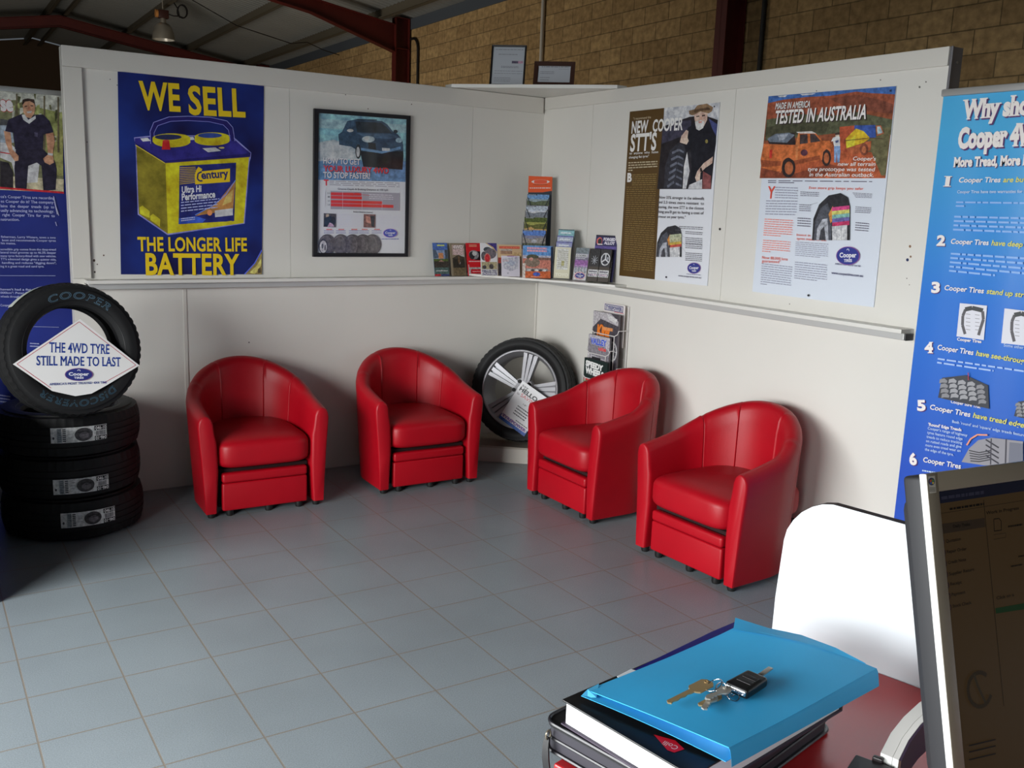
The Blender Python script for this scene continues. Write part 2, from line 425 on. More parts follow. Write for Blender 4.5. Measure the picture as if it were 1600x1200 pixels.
# flat timber trim on the partition: top rails, left post, joint strip and the bare steel end channel
box_struct('trim_1', XL-0.002, -0.02, -0.020, 0.0, 2.247, H+0.002, TRIMW)
box_struct('trim_2', XL-0.002, -2.826, -0.019, 0.0, 1.192, 2.2465, TRIMW)
box_struct('trim_3', -0.012, 0.0, YR, -0.02, 2.273, H+0.003, TRIMW, 0.002)
box_struct('trim_4', -2.362, -2.342, -0.004, 0.0, 0.0, 1.150, TRIMW, 0.0015)
box_struct('trim_5', -0.014, 0.0, -0.014, 0.0, 0.12, 1.17, TRIMW, 0.004)
STEEL = mat('galvanised_channel', (126, 124, 128), rough=0.45, metal=0.4)
mb = MB(); mb.box(-0.001, WT+0.004, YR-0.003, YR, 0, H+0.004, STEEL); mb.box(0.0, 0.006, YR-0.01, YR-0.003, 0, H+0.004, STEEL)
mb.tube([(0.045, YR-0.003, 2.29), (0.045, YR-0.006, 2.29)], 0.006, mat('screw_head', (170, 170, 172), 0.3, 0.8), n=10)
structure(mb, 'trim_6')

# nail holes and rust marks left on the partition panels
wm = bpy.data.objects['wall_back']
bA = Board(frame((0, 0, 0), (1, 0, 0), (0, 0, 1)), wm); bB = Board(frame((0, 0, 0), (0, -1, 0), (0, 0, 1)), wm)
def marks(board, pts, parent, name):
    a = Art(board, 1.0)
    for x, y, r, c in pts: a.ell(x, y, r, r*1.15, c, 9)
    return a
def place(o, M):
    if o is not None: o.matrix_world = M
    return o
a = marks(bA, [(162, 399, 1.2, (96, 74, 60)), (147, 407, 1.9, (82, 62, 52)), (152, 413, 1.0, (96, 80, 70)), (139, 416, 1.0, (100, 84, 74)), (148, 425, 1.5, (90, 80, 74)), (172, 124, 0.8, (90, 84, 80)), (183, 133, 0.8, (90, 84, 80)),
               (540, 148, 0.9, (110, 104, 98)), (575, 170, 0.9, (120, 112, 104)), (643, 163, 0.9, (120, 112, 104)), (389, 535, 1.0, (80, 74, 70)), (136, 222, 0.9, (110, 104, 100))], wm, 'marks')
place(a.done('rust_and_nail_marks', wm), bA.M)
wr = bpy.data.objects['wall_right']
a = marks(bB, [(1422, 385, 2.0, (140, 110, 86)), (1423, 401, 1.6, (140, 112, 90)), (1418, 406, 2.2, (40, 50, 90)), (1417, 435, 0.9, (120, 110, 104)), (1421, 445, 0.8, (130, 120, 110)), (1125, 358, 1.8, (50, 46, 46)), (1437, 136, 1.6, (110, 108, 104)), (1447, 128, 1.2, (120, 118, 112)),
               (1376, 125, 1.1, (140, 134, 126)), (1276, 142, 0.9, (120, 114, 108)), (1234, 475, 0.8, (110, 104, 100)), (1345, 508, 0.9, (80, 76, 72)), (1417, 660, 1.0, (150, 150, 150)), (1401, 790, 1.0, (150, 150, 150))], wr, 'marks')
place(a.done('rust_and_nail_marks', wr), bB.M)

# out of the frame on the left: an unseen low blocker, added to shade the tyre corner from the door opening
lw = MB(); lw.box(-3.50, -3.42, -1.27, -0.02, 0, 0.74, mat('light_blocker_grey', (120, 112, 104), 0.8)); structure(lw, 'light_blocker_left')

# ------------------------------------------------------------------ shed around it (turned one degree against the partition)
TH = radians(1.0); SH = Matrix.Rotation(-TH, 4, 'Z')
D = 3.9; EZ = 4.75; SL = 0.17; RX = -0.75; A_FAR = 24.0; A_NEAR = -10.0; LX = RX-(D-RX)
def roofz(x): return EZ+SL*(D-x) if x >= RX else EZ+SL*(x-LX)
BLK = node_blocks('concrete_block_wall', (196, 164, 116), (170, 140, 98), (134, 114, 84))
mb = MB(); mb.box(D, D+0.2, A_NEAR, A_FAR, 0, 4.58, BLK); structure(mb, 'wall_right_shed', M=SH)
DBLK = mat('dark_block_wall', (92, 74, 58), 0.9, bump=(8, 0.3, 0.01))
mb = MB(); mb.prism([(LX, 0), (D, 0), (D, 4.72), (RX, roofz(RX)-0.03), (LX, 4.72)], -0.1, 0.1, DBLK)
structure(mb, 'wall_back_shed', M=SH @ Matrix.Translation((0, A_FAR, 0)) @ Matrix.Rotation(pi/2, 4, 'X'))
mb = MB(); OY0, OY1, OZ = -5.0, -1.6, 2.18      # unseen door opening, added to let in the daylight
mb.box(LX-0.2, LX, OY1, A_FAR, 0, 4.72, DBLK); WY0, WY1, WZ0, WZ1 = -7.3, -5.7, 0.85, 2.1     # unseen window opening, added to bring more daylight to the desk
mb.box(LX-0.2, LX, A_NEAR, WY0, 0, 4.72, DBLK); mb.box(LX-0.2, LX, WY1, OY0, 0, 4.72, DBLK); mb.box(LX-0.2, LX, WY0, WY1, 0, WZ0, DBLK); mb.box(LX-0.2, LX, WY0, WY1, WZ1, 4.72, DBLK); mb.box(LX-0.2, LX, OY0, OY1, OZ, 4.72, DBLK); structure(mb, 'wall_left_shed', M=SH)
# corrugated roof sheets: ribs run down the slope
ROOF = mat('galvanised_roof_sheet', (160, 161, 158), rough=0.5, metal=0.1, var=(0.6, 0.08))
mb = MB(); ny = int((A_FAR-A_NEAR)/0.15*4); vs = []; fs = []
for i in range(ny+1):
    y = A_NEAR+(A_FAR-A_NEAR)*i/ny; o = 0.032*sin(2*pi*i/4+0.4)
    for x in (D+0.15, RX, LX-0.15): vs.append((x, y, roofz(x)+0.03+o))
for i in range(ny):
    for j in range(2): fs.append((i*3+j, i*3+j+1, i*3+3+j+1, i*3+3+j))
mb.add(vs, fs, ROOF); structure(mb, 'ceiling', smooth=80, M=SH)
# eave flashing above the block wall
mb = MB(); mb.box(D-0.02, D, A_NEAR, A_FAR, 4.56, 4.74, mat('blue_grey_flashing', (98, 106, 116), 0.5, 0.3)); structure(mb, 'trim_7', M=SH)

PURL = mat('purlin_steel', (104, 97, 82), rough=0.6, metal=0.2)
def purlin(x, label):
    mb = MB(); s = 1 if x > RX else -1
    t = SL*(-s); z1 = roofz(x)+0.015
    for (u0, u1, w0, w1) in ((-0.003, 0.003, -0.2, 0.0), (-0.003, 0.07, -0.006, 0.0), (-0.07, 0.003, -0.2, -0.194), (0.064, 0.07, -0.025, 0.0), (-0.07, -0.064, -0.2, -0.175)):
        mb.box(u0, u1, A_NEAR, A_FAR, w0, w1, PURL)
    o = mb.build('roof_purlin'); o.matrix_world = SH @ Matrix.Translation((x, 0, z1)) @ Matrix.Rotation(math.atan(SL)*s, 4, 'Y')
    return tag(o, label, 'roof beam', 'purlins under the roof')
purlin(3.38, 'steel roof purlin closest to the block wall eave')
purlin(2.05, 'steel roof purlin between the eave purlin and the one beside the hanging lamp')
purlin(0.73, 'steel roof purlin passing just above the hanging lamp')
purlin(-0.55, 'steel roof purlin on the near side of the roof ridge')
purlin(-0.95, 'steel roof purlin on the far side of the roof ridge')
purlin(-2.25, 'steel roof purlin on the far slope, first one down from the ridge')

RED = mat('red_oxide_steel', (92, 26, 20), rough=0.55, var=(3, 0.15))
def ibeam(mb, P0, P1, depth0, depth1, bw, M0):
    """I section between two points of the frame plane (x, z); depth below the top line"""
    (x0, z0), (x1, z1) = P0, P1; t = 0.014; h = bw/2
    def slab(a, b, c, d, y0, y1):
        vs = [(p[0], y, p[1]) for y in (y0, y1) for p in (a, b, c, d)]
        mb.add(vs, [(0, 1, 2, 3), (7, 6, 5, 4), (0, 4, 5, 1), (1, 5, 6, 2), (2, 6, 7, 3), (3, 7, 4, 0)], M0)
    slab((x0, z0), (x1, z1), (x1, z1-t), (x0, z0-t), -h, h)
    slab((x0, z0-depth0+t), (x1, z1-depth1+t), (x1, z1-depth1), (x0, z0-depth0), -h, h)
    slab((x0, z0), (x1, z1), (x1, z1-depth1), (x0, z0-depth0), -0.005, 0.005)
def portal(A, cw, label, top=None):
    root = empty('portal_frame', label, 'steel frame', SH @ Matrix.Translation((0, A, 0)), 'red steel portal frames of the shed')
    mb = MB(); h = 0.08; t = 0.014; x0, x1 = D-cw, D-0.03; zt = 4.74
    mb.box(x0, x0+t, -h, h, 0, zt, RED); mb.box(x1-t, x1, -h, h, 0, zt, RED); mb.box(x0, x1, -0.005, 0.005, 0, zt, RED)
    mb.box(x0, x1, -h, h, zt-0.014, zt, RED); mb.box(x0, x1, -h, h, 4.22, 4.234, RED)
    mb.build('column', root)
    z1 = EZ-0.06
    mb = MB(); ibeam(mb, (x0, z1+SL*cw-0.12), (2.1, z1+SL*(D-2.1)-0.14), 0.46, 0.24, 0.14, RED); mb.build('haunch', root)
    mb = MB(); ibeam(mb, (2.1, z1+SL*(D-2.1)-0.14), (RX, z1+SL*(D-RX)-0.16), 0.24, 0.24, 0.14, RED); mb.build('rafter', root)
    mb = MB(); ibeam(mb, (RX, z1+SL*(D-RX)-0.16), (LX, z1-0.14), 0.24, 0.24, 0.14, RED); mb.build('rafter', root)
    return root
portal(10.35, 0.30, 'red steel portal frame whose column stands behind the corner of the white partition')
portal(18.3, 0.30, 'red steel portal frame deep in the shed, its apex above the left wall end')
portal(2.25, 0.30, 'red steel portal frame with the thick column behind the right partition')

# conduits on the block wall
def pipe(path, r, m, name, label, cat, clip=None):
    mb = MB(); mb.tube(path, r, m, n=10)
    return tag(mb.build(name, smooth=50, M=SH), label, cat)
pipe([(D-0.03, 6.05, 0.1), (D-0.03, 6.05, 4.7)], 0.028, mat('white_pvc', (214, 208, 196), 0.4), 'conduit_pipe', 'white conduit pipe running straight up the block wall', 'pipe')
BLKP = mat('black_conduit', (26, 24, 24), 0.5)
pipe([(D-0.03, 1.92, 0.1), (D-0.03, 1.92, 4.7)], 0.026, BLKP, 'conduit_pipe', 'black conduit pipe up the block wall beside the thick red column', 'pipe')
pth = [(D-0.03, 9.95, 0.2), (D-0.03, 9.95, 4.2)]+[(D-0.03, 9.95+0.2*(1-cos(a)), 4.2+0.2*sin(a)) for a in (0.4, 0.8, 1.2, 1.57)]+[(D-0.03, 10.25, 4.4)]
pipe(pth, 0.022, BLKP, 'conduit_pipe', 'thin black conduit bent over at the top towards the red corner column', 'pipe')

# hanging high bay lamp
ALU = mat('spun_aluminium', (186, 180, 168), rough=0.35, metal=0.7)
lamp = empty('pendant_lamp', 'bell shaped aluminium workshop lamp hanging under the tin roof', 'lamp', SH @ Matrix.Translation((0.53, 14.0, 4.45)))
mb = MB(); mb.lathe([(0.205, 0.0), (0.20, 0.05), (0.185, 0.13), (0.155, 0.22), (0.11, 0.28), (0.06, 0.30), (0.05, 0.38), (0.0, 0.38)], ALU, 32)
mb.lathe([(0.205, 0.0), (0.195, 0.0), (0.178, 0.13), (0.145, 0.215), (0.1, 0.27), (0.0, 0.28)], mat('lamp_inside', (226, 222, 212), 0.3, 0.3), 32); mb.build('shade', lamp, 40)
mb = MB(); mb.lathe([(0.0, 0.20), (0.05, 0.18), (0.06, 0.12), (0.04, 0.07), (0.0, 0.05)], mat('lamp_bulb_glass', (236, 234, 226), 0.2), 20); mb.build('bulb', lamp, 60)
mb = MB(); mb.rbox(-0.09, 0.10, -0.06, 0.06, 0.38, 0.53, mat('lamp_gear_box', (64, 34, 28), 0.5), 0.015); mb.build('gear_box', lamp, 40)
mb = MB(); mb.tube([(-0.09, 0, 0.46), (-0.135, 0, 0.46)], 0.07, mat('orange_lamp_cap', (206, 140, 76), 0.5), n=18); mb.build('end_cap', lamp, 40)
mb = MB(); mb.tube([(0.0, 0, 0.53), (0.0, 0, 0.78)], 0.012, ALU); mb.build('hanger', lamp)
mb = MB(); cx, cz = 0.37, 0.56
mb.tube([(0.10, 0, 0.47), (0.2, 0, 0.45), (0.3, 0, 0.46)]+[(cx+0.085*sin(a), 0.01*a, cz-0.12*cos(a)) for a in [i*0.45 for i in range(28)]]+[(0.3, 0.1, 0.6), (0.2, 0.1, 0.75), (0.15, 0.1, 0.82)], 0.011, BLKP, n=6); mb.build('cable', lamp, 60)
# slack cable under the roof sheets
mb = MB(); P = []
for q, A_ in [((290, -6), 11.5), ((370, 40), 12.2), ((455, 68), 12.8), ((480, 66), 13.0), ((505, 78), 13.2), ((530, 86), 13.5)]:
    P.append(tuple(SH.inverted() @ on_plane(*q, SH @ Vector((0, A_, 0)), (sin(TH), cos(TH), 0))))
mb.tube(P, 0.008, BLKP, n=6); tag(mb.build('cable', smooth=60, M=SH), 'thin black cable strung loosely under the roof purlins', 'cable')

# ------------------------------------------------------------------ shelves on the partition and the corner plinth
AL = mat('aluminium_edge', (200, 200, 198), rough=0.35, metal=0.3)
def ledge(axis, a0, a1, ztop, label):
    mb = MB(); d = 0.088
    def bx(u0, u1, t0, t1, z0, z1, m, r=0.002):
        if axis == 'x': mb.rbox(u0, u1, t0, t1, z0, z1, m, r, 2)
        else: mb.rbox(t0, t1, u0, u1, z0, z1, m, r, 2)
    root = empty('wall_ledge', label, 'shelf', None)
    bx(a0, a1, -d, -0.001, ztop-0.018, ztop, SHELFW); mb.build('shelf_board', root)
    mb = MB(); bx(a0+0.01, a1-0.01, -0.052, -0.001, ztop-0.05, ztop-0.0185, AL); mb.build('support_rail', root)
    mb = MB(); e = mat('dark_end_cap', (70, 70, 74), 0.5)
    if axis == 'y': bx(a0-0.004, a0-0.0005, -0.06, -0.004, ztop-0.05, ztop-0.02, e)
    else: bx(a0-0.004, a0-0.0005, -0.06, -0.004, ztop-0.05, ztop-0.02, TRIMW)
    mb.build('end_cap', root); return root
ZA, ZB = 1.186, 1.203
ledge('x', -2.86, -0.002, ZA, 'long white wall ledge under the battery poster and the framed poster')
ledge('y', -2.90, -0.09, ZB-0.013, 'long white wall ledge below the two tyre posters on the right wall')
cs = MB(); cs.prism([(-0.575, -0.0885), (-0.0885, -0.955), (-0.0015, -0.955), (-0.0015, -0.0015), (-0.575, -0.0015)], ZB-0.0125, ZB, SHELFW)
tag(cs.build('corner_shelf'), 'white corner shelf board carrying the brochure racks', 'shelf')
cs = MB(); cs.prism([(-0.715, -0.021), (-0.013, -0.775), (0.06, -0.775), (0.06, 0.06), (-0.715, 0.06)], H+0.004, H+0.024, SHELFW)
tag(cs.build('corner_shelf'), 'white triangular shelf on top of the partition corner under two certificates', 'shelf')
PL0 = onZ(743.5, 720); PL1 = onZ(824.5, 725.5); d_ = (PL1-PL0).normalized()
def hit(x=None, y=None):
    t = ((x-PL0.x)/d_.x) if x is not None else ((y-PL0.y)/d_.y); p = PL0+d_*t; return (p.x, p.y)
pa, pb = hit(y=-0.002), hit(x=-0.002)
mb = MB(); mb.prism([pa, pb, (-0.002, -0.002)], 0.001, 0.095, mat('white_plinth_board', (206, 200, 190), 0.5))
root = tag(mb.build('corner_plinth'), 'low white corner plinth on the floor under the alloy wheel', 'plinth')
mb = MB(); mb.prism([(pa[0]-0.006, pa[1]), (pb[0], pb[1]-0.006), (-0.002, -0.002)], 0.0953, 0.108, mat('plinth_top_board', (176, 166, 152), 0.45)); mb.build('top_board', root)

# ================================================================== ARMCHAIRS
LEATH = mat('red_leather', (166, 2, 24), rough=0.43, spec=0.36, bump=(160, 0.22, 0.0012), var=(6, 0.05))
GLIDE = mat('black_plastic_foot', (20, 20, 20), 0.5)
def tub_section(h, thick, taper):
    """(inward distance, z) from outside foot, over the top, down the inside"""
    return [(taper, 0.028), (taper*0.72, 0.16), (taper*0.42, 0.32), (taper*0.12, h-0.12), (0.0, h-0.055), (0.004, h-0.030), (0.014, h-0.011), (0.030, h-0.002),
            (thick*0.55, h), (thick-0.022, h-0.004), (thick-0.006, h-0.018), (thick+0.003, h-0.042), (thick+0.010, h-0.10), (thick+0.020, 0.40), (thick+0.026, 0.25), (thick+0.012, 0.028)]
WH, YF, YB = 0.345, -0.325, 0.255; YC = YB-WH
def tub_path(n_arm=8, n_arc=44):
    P = []
    for i in range(n_arm+1):
        y = YF+(YC-YF)*i/n_arm; P.append((Vector((-WH, y, 0)), Vector((1, 0, 0)), 0.0, y))
    for i in range(1, n_arc):
        a = pi*i/n_arc; P.append((Vector((-WH*cos(a), YC+WH*sin(a), 0)), Vector((cos(a), -sin(a), 0)), a, 0))
    for i in range(n_arm+1):
        y = YC+(YF-YC)*i/n_arm; P.append((Vector((WH, y, 0)), Vector((-1, 0, 0)), pi, y))
    return P
def tub_h(a, y):
    s = sin(a)
    if a in (0.0, pi) : return 0.545+0.045*((y-YF)/(YC-YF))**1.3
    return 0.590+0.168*s**1.15
def tub_mesh(rng, path, grooves=()):
    rings = []
    def ring(i, inset=0.0, off=None, hoff=0.0):
        p, nrm, a, y = path[i]; h = tub_h(a, y); th = 0.075+0.012*sin(a); tp = 0.032
        sec = tub_section(h, th, tp); mid = th*0.5; o = []
        for k, (d, z) in enumerate(sec):
            if inset:
                d = d+(mid-d)*inset*(1.0 if z > 0.05 else 0.5); z = z-inset*0.02 if z > h-0.06 else z
            if hoff and k >= 7: d -= hoff if k > 9 else hoff*0.5
            q = p+nrm*d
            if off is not None: q = q+off
            o.append((q.x, q.y, z))
        return o
    i0, i1 = rng
    tang = lambda i: (path[min(i+1, len(path)-1)][0]-path[max(i-1, 0)][0]).normalized()
    r = []
    t0 = tang(i0)
    e0 = (0.30, 0.12, 0.03, 0.018) if i0 == 0 else (0.10, 0.03, 0.0, 0.006)
    r.append(ring(i0, e0[0], t0*0.0)); r.append(ring(i0, e0[1], t0*e0[3]*0.17)); r.append(ring(i0, e0[2], t0*e0[3]*0.55)); r.append(ring(i0, 0.0, t0*e0[3]))
    for i in range(i0+1, i1):
        if i in grooves:
            t = tang(i); r.append(ring(i, 0, -t*0.0035)); r.append(ring(i, 0, t*0.0, hoff=-0.006)); r.append(ring(i, 0, t*0.0035))
        else: r.append(ring(i))
    t1 = tang(i1)
    e1 = (0.30, 0.12, 0.03, 0.018) if i1 == len(path)-1 else (0.10, 0.03, 0.0, 0.006)
    r.append(ring(i1, 0.0, -t1*e1[3])); r.append(ring(i1, e1[2], -t1*e1[3]*0.55)); r.append(ring(i1, e1[1], -t1*e1[3]*0.17)); r.append(ring(i1, e1[0], t1*0.0))
    n = len(r[0]); mb = MB(); vs = [v for q in r for v in q]; fs = []
    for i in range(len(r)-1):
        for j in range(n): fs.append((i*n+j, (i+1)*n+j, (i+1)*n+(j+1) % n, i*n+(j+1) % n))
    fs.append(tuple(range(n))[::-1]); fs.append(tuple((len(r)-1)*n+j for j in range(n)))
    mb.add(vs, fs, LEATH); return mb
def cushion(hx, hy, hz, c, crown, e=0.30, n=40, mpar=20, dip=0.0):
    """superellipsoid cushion with a domed top"""
    mb = MB(); vs = []; fs = []
    sg = lambda v, p: math.copysign(abs(v)**p, v)
    for i in range(mpar+1):
        ph = -pi/2+pi*i/mpar
        for j in range(n):
            th = 2*pi*j/n
            x = sg(cos(ph), e)*sg(cos(th), e); y = sg(cos(ph), e)*sg(sin(th), e); z = sg(sin(ph), e*1.5)
            zz = z*hz+(crown*(1-x*x)*(1-0.7*y*y) if z > 0 else 0)
            vs.append((c[0]+x*hx, c[1]+y*hy, c[2]+zz))
    for i in range(mpar):
        for j in range(n): fs.append((i*n+j, i*n+(j+1) % n, (i+1)*n+(j+1) % n, (i+1)*n+j))
    mb.add(vs, fs, LEATH); return mb
def make_armchair(label, M):
    root = empty('armchair', label, 'armchair', M, 'red tub armchairs along the walls')
    path = tub_path(); N = len(path)-1; n_arm, n_arc = 8, 44
    s0 = n_arm+int(n_arc*0.14); s1 = N-s0
    tub_mesh((0, s0), path).build('armrest', root, 50); tub_mesh((s1, N), path).build('armrest', root, 50)
    g = n_arm+int(n_arc*0.36)
    tub_mesh((s0, s1), path, (g, N-g)).build('backrest', root, 50)
    cushion(0.252, 0.285, 0.078, (0, -0.060, 0.327), 0.026).build('seat_cushion', root, 60)
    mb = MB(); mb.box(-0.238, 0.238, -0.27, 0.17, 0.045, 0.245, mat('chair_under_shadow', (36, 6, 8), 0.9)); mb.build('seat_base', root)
    mb = MB(); mb.rbox(-0.226, 0.226, YF+0.012, -0.271, 0.030, 0.178, LEATH, 0.010, 3); mb.build('footrest_front', root, 50)
    mb = MB(); mb.rbox(-0.226, 0.226, YF+0.008, -0.271, 0.180, 0.232, LEATH, 0.014, 4); mb.build('footrest_cushion', root, 50)
    for x, y in ((-0.28, -0.29), (0.28, -0.29), (-0.19, 0.12), (0.19, 0.12), (-0.185, -0.288), (0.185, -0.288), (0.02, -0.285)):
        mb = MB(); mb.lathe([(0, 0.0), (0.017, 0.0), (0.020, 0.010), (0.020, 0.046), (0, 0.046)], GLIDE, 16); mb.T = Matrix.Identity(4)
        o = mb.build('foot', root, 40); o.location = (x, y, 0)
    return root
def copy_thing(root, M, label):
    r = root.copy(); link(r); r.matrix_world = M; r['label'] = label
    for c in list(root.children):
        d = c.copy(); link(d); d.parent = r
    return r
ch = make_armchair('red leather tub armchair standing beside the stack of tyres, under the battery poster', at(-2.105, -0.330, 0, radians(-2.0)))
copy_thing(ch, at(-1.135, -0.330, 0, radians(-1.5)), 'red leather tub armchair below the framed poster, left of the alloy wheel')
copy_thing(ch, at(-0.355, -1.296, 0, radians(-90.5)), 'red leather tub armchair in front of the floor magazine rack, by the alloy wheel')
copy_thing(ch, at(-0.365, -2.290, 0, radians(-87.5)), 'red leather tub armchair closest to the white desk panel')

# ================================================================== TYRES AND THE ALLOY WHEEL
RUB = mat('black_tyre_rubber', (20, 20, 21), rough=0.62, spec=0.35, bump=(60, 0.12, 0.001))
RUBS = mat('tyre_sidewall_rubber', (19, 19, 20), rough=0.5, spec=0.4)
def tyre_mesh(R, rin, wd, seg=156, block=0.0042, grooves=4):
    """tyre around z, width wd; tread blocks cut by grooves and by slots across the shoulders"""
    h = wd/2; mb = MB()
    # sidewall profile, from bead to shoulder
    def side(s):
        return [(rin, s*h*0.60), (rin+0.006, s*h*0.80), (rin+0.018, s*h*0.86), (rin+(R-rin)*0.35, s*h*0.985), (rin+(R-rin)*0.52, s*h*1.0), (rin+(R-rin)*0.70, s*h*0.965), (R-0.034, s*h*0.90), (R-0.020, s*h*0.855)]
    tread = []
    tw = h*0.86; cols = []
    # tread columns across the width: rib, groove, rib ...
    edges = [-1.0, -0.62]; 
    gw = 0.055
    pos = [-0.52, -0.17, 0.17, 0.52] if grooves == 4 else [-0.45, 0.0, 0.45]
    xs = [-1.0]
    prof = []
    cur = -1.0
    for p in pos:
        prof += [(cur, 1), (p-gw, 1), (p-gw*0.8, 0), (p+gw*0.8, 0)]; cur = p+gw
    prof += [(cur, 1), (1.0, 1)]
    def rad(u): return R-0.012*abs(u)**2.6
    vs = []; fs = []; sb, st = side(-1), side(1)[::-1]
    P = len(sb)+len(prof)+len(st)
    for i in range(seg):
        a = 2*pi*i/seg; ca, sa = cos(a), sin(a); slot = (i % 3 == 0); sub = (i % 2 == 0)
        row = [(r, z) for r, z in sb]
        for u, t in prof:
            r = rad(u)
            if t == 0: r -= block*1.2
            elif abs(u) > 0.55 and slot: r -= block
            elif abs(u) <= 0.55 and i % 6 == 0: r -= block*0.6
            row.append((r, u*tw))
        row += [(r, z) for r, z in st]
        if slot:
            row[len(sb)-1] = (row[len(sb)-1][0]-block*0.6, row[len(sb)-1][1]*0.985); k = len(sb)+len(prof); row[k] = (row[k][0]-block*0.6, row[k][1]*0.985)
        tw_ = 0.0
        for r, z in row: vs.append((r*ca, r*sa, z))
    for i in range(seg):
        i2 = (i+1) % seg
        for j in range(P-1): fs.append((i*P+j, i2*P+j, i2*P+j+1, i*P+j+1))
    mb.add(vs, fs, RUB)
    # bead ring and inner liner
    mb.lathe([(rin, -h*0.60), (rin+0.015, -h*0.55), (R-0.055, -h*0.80), (R-0.03, 0), (R-0.055, h*0.80), (rin+0.015, h*0.55), (rin, h*0.60)], RUBS, 64)
    # fine moulded rings on the sidewall
    for s in (-1, 1):
        for rr in (rin+0.026, R-0.040):
            zz = s*h*(0.90 if rr < rin+0.05 else 0.918)
            mb.lathe([(rr-0.002, zz), (rr, zz+s*0.0022), (rr+0.002, zz)], RUBS, 72)
    return mb
class Curved:
    """artwork board wrapped on a cylinder or laid round a ring; loc() keeps flat coordinates, bent afterwards"""
def tread_label(root, R, a_mid, width, height, z_mid, seed):
    """paper label wrapped on the tread; laid out 0-1, then bent round the tyre"""
    fb = Flat(Matrix.Identity(4), root, width, height, k=KT, z0=0.0025, dz=0.00012)
    a = Art(fb)
    for i in range(12): a.rect(i/12, 0, (i+1)/12, 1, (206, 206, 204) if i < 9 else (196, 196, 196))
    def strip(x0, x1, y0, y1, c, n=1):
        for i in range(n): a.rect(x0+(x1-x0)*i/n, y0, x0+(x1-x0)*(i+1)/n, y1, c)
    strip(0.11, 0.19, 0.04, 0.96, (120, 124, 128), 2); strip(0.20, 0.27, 0.05, 0.95, (224, 224, 222), 2)
    for i in range(7): a.rect(0.205, 0.08+i*0.125, 0.262, 0.15+i*0.125, (40, 42, 48))
    for i in range(7): a.rect(0.125, 0.10+i*0.12, 0.182, 0.14+i*0.12, (70, 74, 80))
    a.ell(0.05, 0.66, 0.018, 0.09, (50, 50, 54), 12)
    for i in range(3): a.rect(0.30, 0.2+i*0.2, 0.38, 0.27+i*0.2, (150, 150, 152))
    a.ell(0.565, 0.5, 0.155, 0.44, (52, 50, 52), 32); a.ell(0.575, 0.56, 0.085, 0.22, (84, 80, 84), 24); a.ell(0.57, 0.36, 0.11, 0.09, (36, 34, 36), 20)
    strip(0.76, 0.985, 0.02, 0.32, (20, 20, 22), 3); strip(0.76, 0.985, 0.70, 0.98, (20, 20, 22), 3)
    rnd = random.Random(seed); x = 0.785
    while x < 0.95:
        wd = rnd.uniform(0.006, 0.016); a.rect(x, 0.37, x+wd, 0.66, (70, 70, 74)); x += wd+0.008
    a.text('046-10', (0.775, 0.28), (0.975, 0.28), 0.22, (226, 226, 226), bold=0.015)
    a.text('046-10', (0.972, 0.735), (0.772, 0.735), 0.22, (226, 226, 226), bold=0.015)
    vs = []
    for x, y, z in a.mb.v:
        an = a_mid+x/R; r = R+z-0.012*abs((y+z_mid)/(TW*0.43))**2.6*0.9 if False else R+z
        vs.append((r*cos(an), r*sin(an), y+z_mid))
    a.mb.v = vs
    o = a.mb.build('tread_label', root, recalc=False); o['label'] = 'white paper size label with tyre picture'; return o
KT = 0.62; TR, TW = 0.325, 0.205
SX, SY = -3.015, -0.375
cdir = math.atan2(CAM.y-SY, CAM.x-SX)
labs = [('lowest tyre of the black stack, lying flat on the floor', 0.0, 0.19, 0.012), ('middle tyre of the black stack, between two others', 0.0, 0.14, -0.03), ('top tyre of the flat stack with a standing tyre on it', 0.0, 0.13, 0.012)]
tyre0 = None
for i, (lab, _, da, dz) in enumerate(labs):
    M = at(SX+(0.004, -0.004, 0.0)[i], SY+(0, 0.003, -0.002)[i], TW/2+0.001+i*(TW+0.001), 0)
    t = tag(tyre_mesh(TR, 0.205, TW).build('car_tyre', None, 38), lab, 'tyre', 'new tyres in the stack'); t.matrix_world = M
    tread_label(t, TR, cdir+da, 0.245, 0.072, dz, i)
# tyre standing on the stack
ZT = 3*(TW+0.001)+0.001
R2, W2 = 0.303, 0.19
nrm = Vector((0.16, -0.972, 0.17)).normalized()           # faces the room, leaning back a little
up = (Vector((0, 0, 1))-nrm*nrm.z).normalized(); rt = up.cross(nrm).normalized()
cz = ZT+R2*up.z+(W2/2)*abs(nrm.z)-0.002
fc = on_plane(119, 546, (0, 0, cz+nrm.z*W2/2), (0, 0, 1))
ctr = fc-nrm*W2/2
MS = Matrix(((rt.x, up.x, nrm.x, ctr.x), (rt.y, up.y, nrm.y, ctr.y), (rt.z, up.z, nrm.z, ctr.z), (0, 0, 0, 1)))
st = tag(tyre_mesh(R2, 0.192, W2).build('car_tyre', None, 38), 'black tyre standing upright on top of the stack behind the diamond sign', 'tyre'); st.matrix_world = MS
def ring_text(s, root, a_mid, arc, r0, hgt, z, c, flip=False, outline_only=True):
    vs, fs, (xa, xb) = glyphs(s, 0.0, 0.15, 1.15, 0.0, 0.013)
    out = MB()
    for (V, Fs, c_, zz) in ((vs, fs, c, 0),):
        P = []
        for x, y, zi in V:
            u = (x-xa)/(xb-xa)-0.5
            an = a_mid-u*arc; r = r0+hgt*y
            if flip: an = a_mid+u*arc; r = r0+hgt-hgt*y
            rr = (r-0.192)/(R2-0.192); zc = z_side(r)
            P.append((r*cos(an), r*sin(an), zc+0.0016+zz+zi))
        out.add(P, Fs, ink(c_, 1.0, 0.6))
    o = out.build('sidewall_lettering', root, recalc=False); o['label'] = 'pale blue outlined lettering'; return o
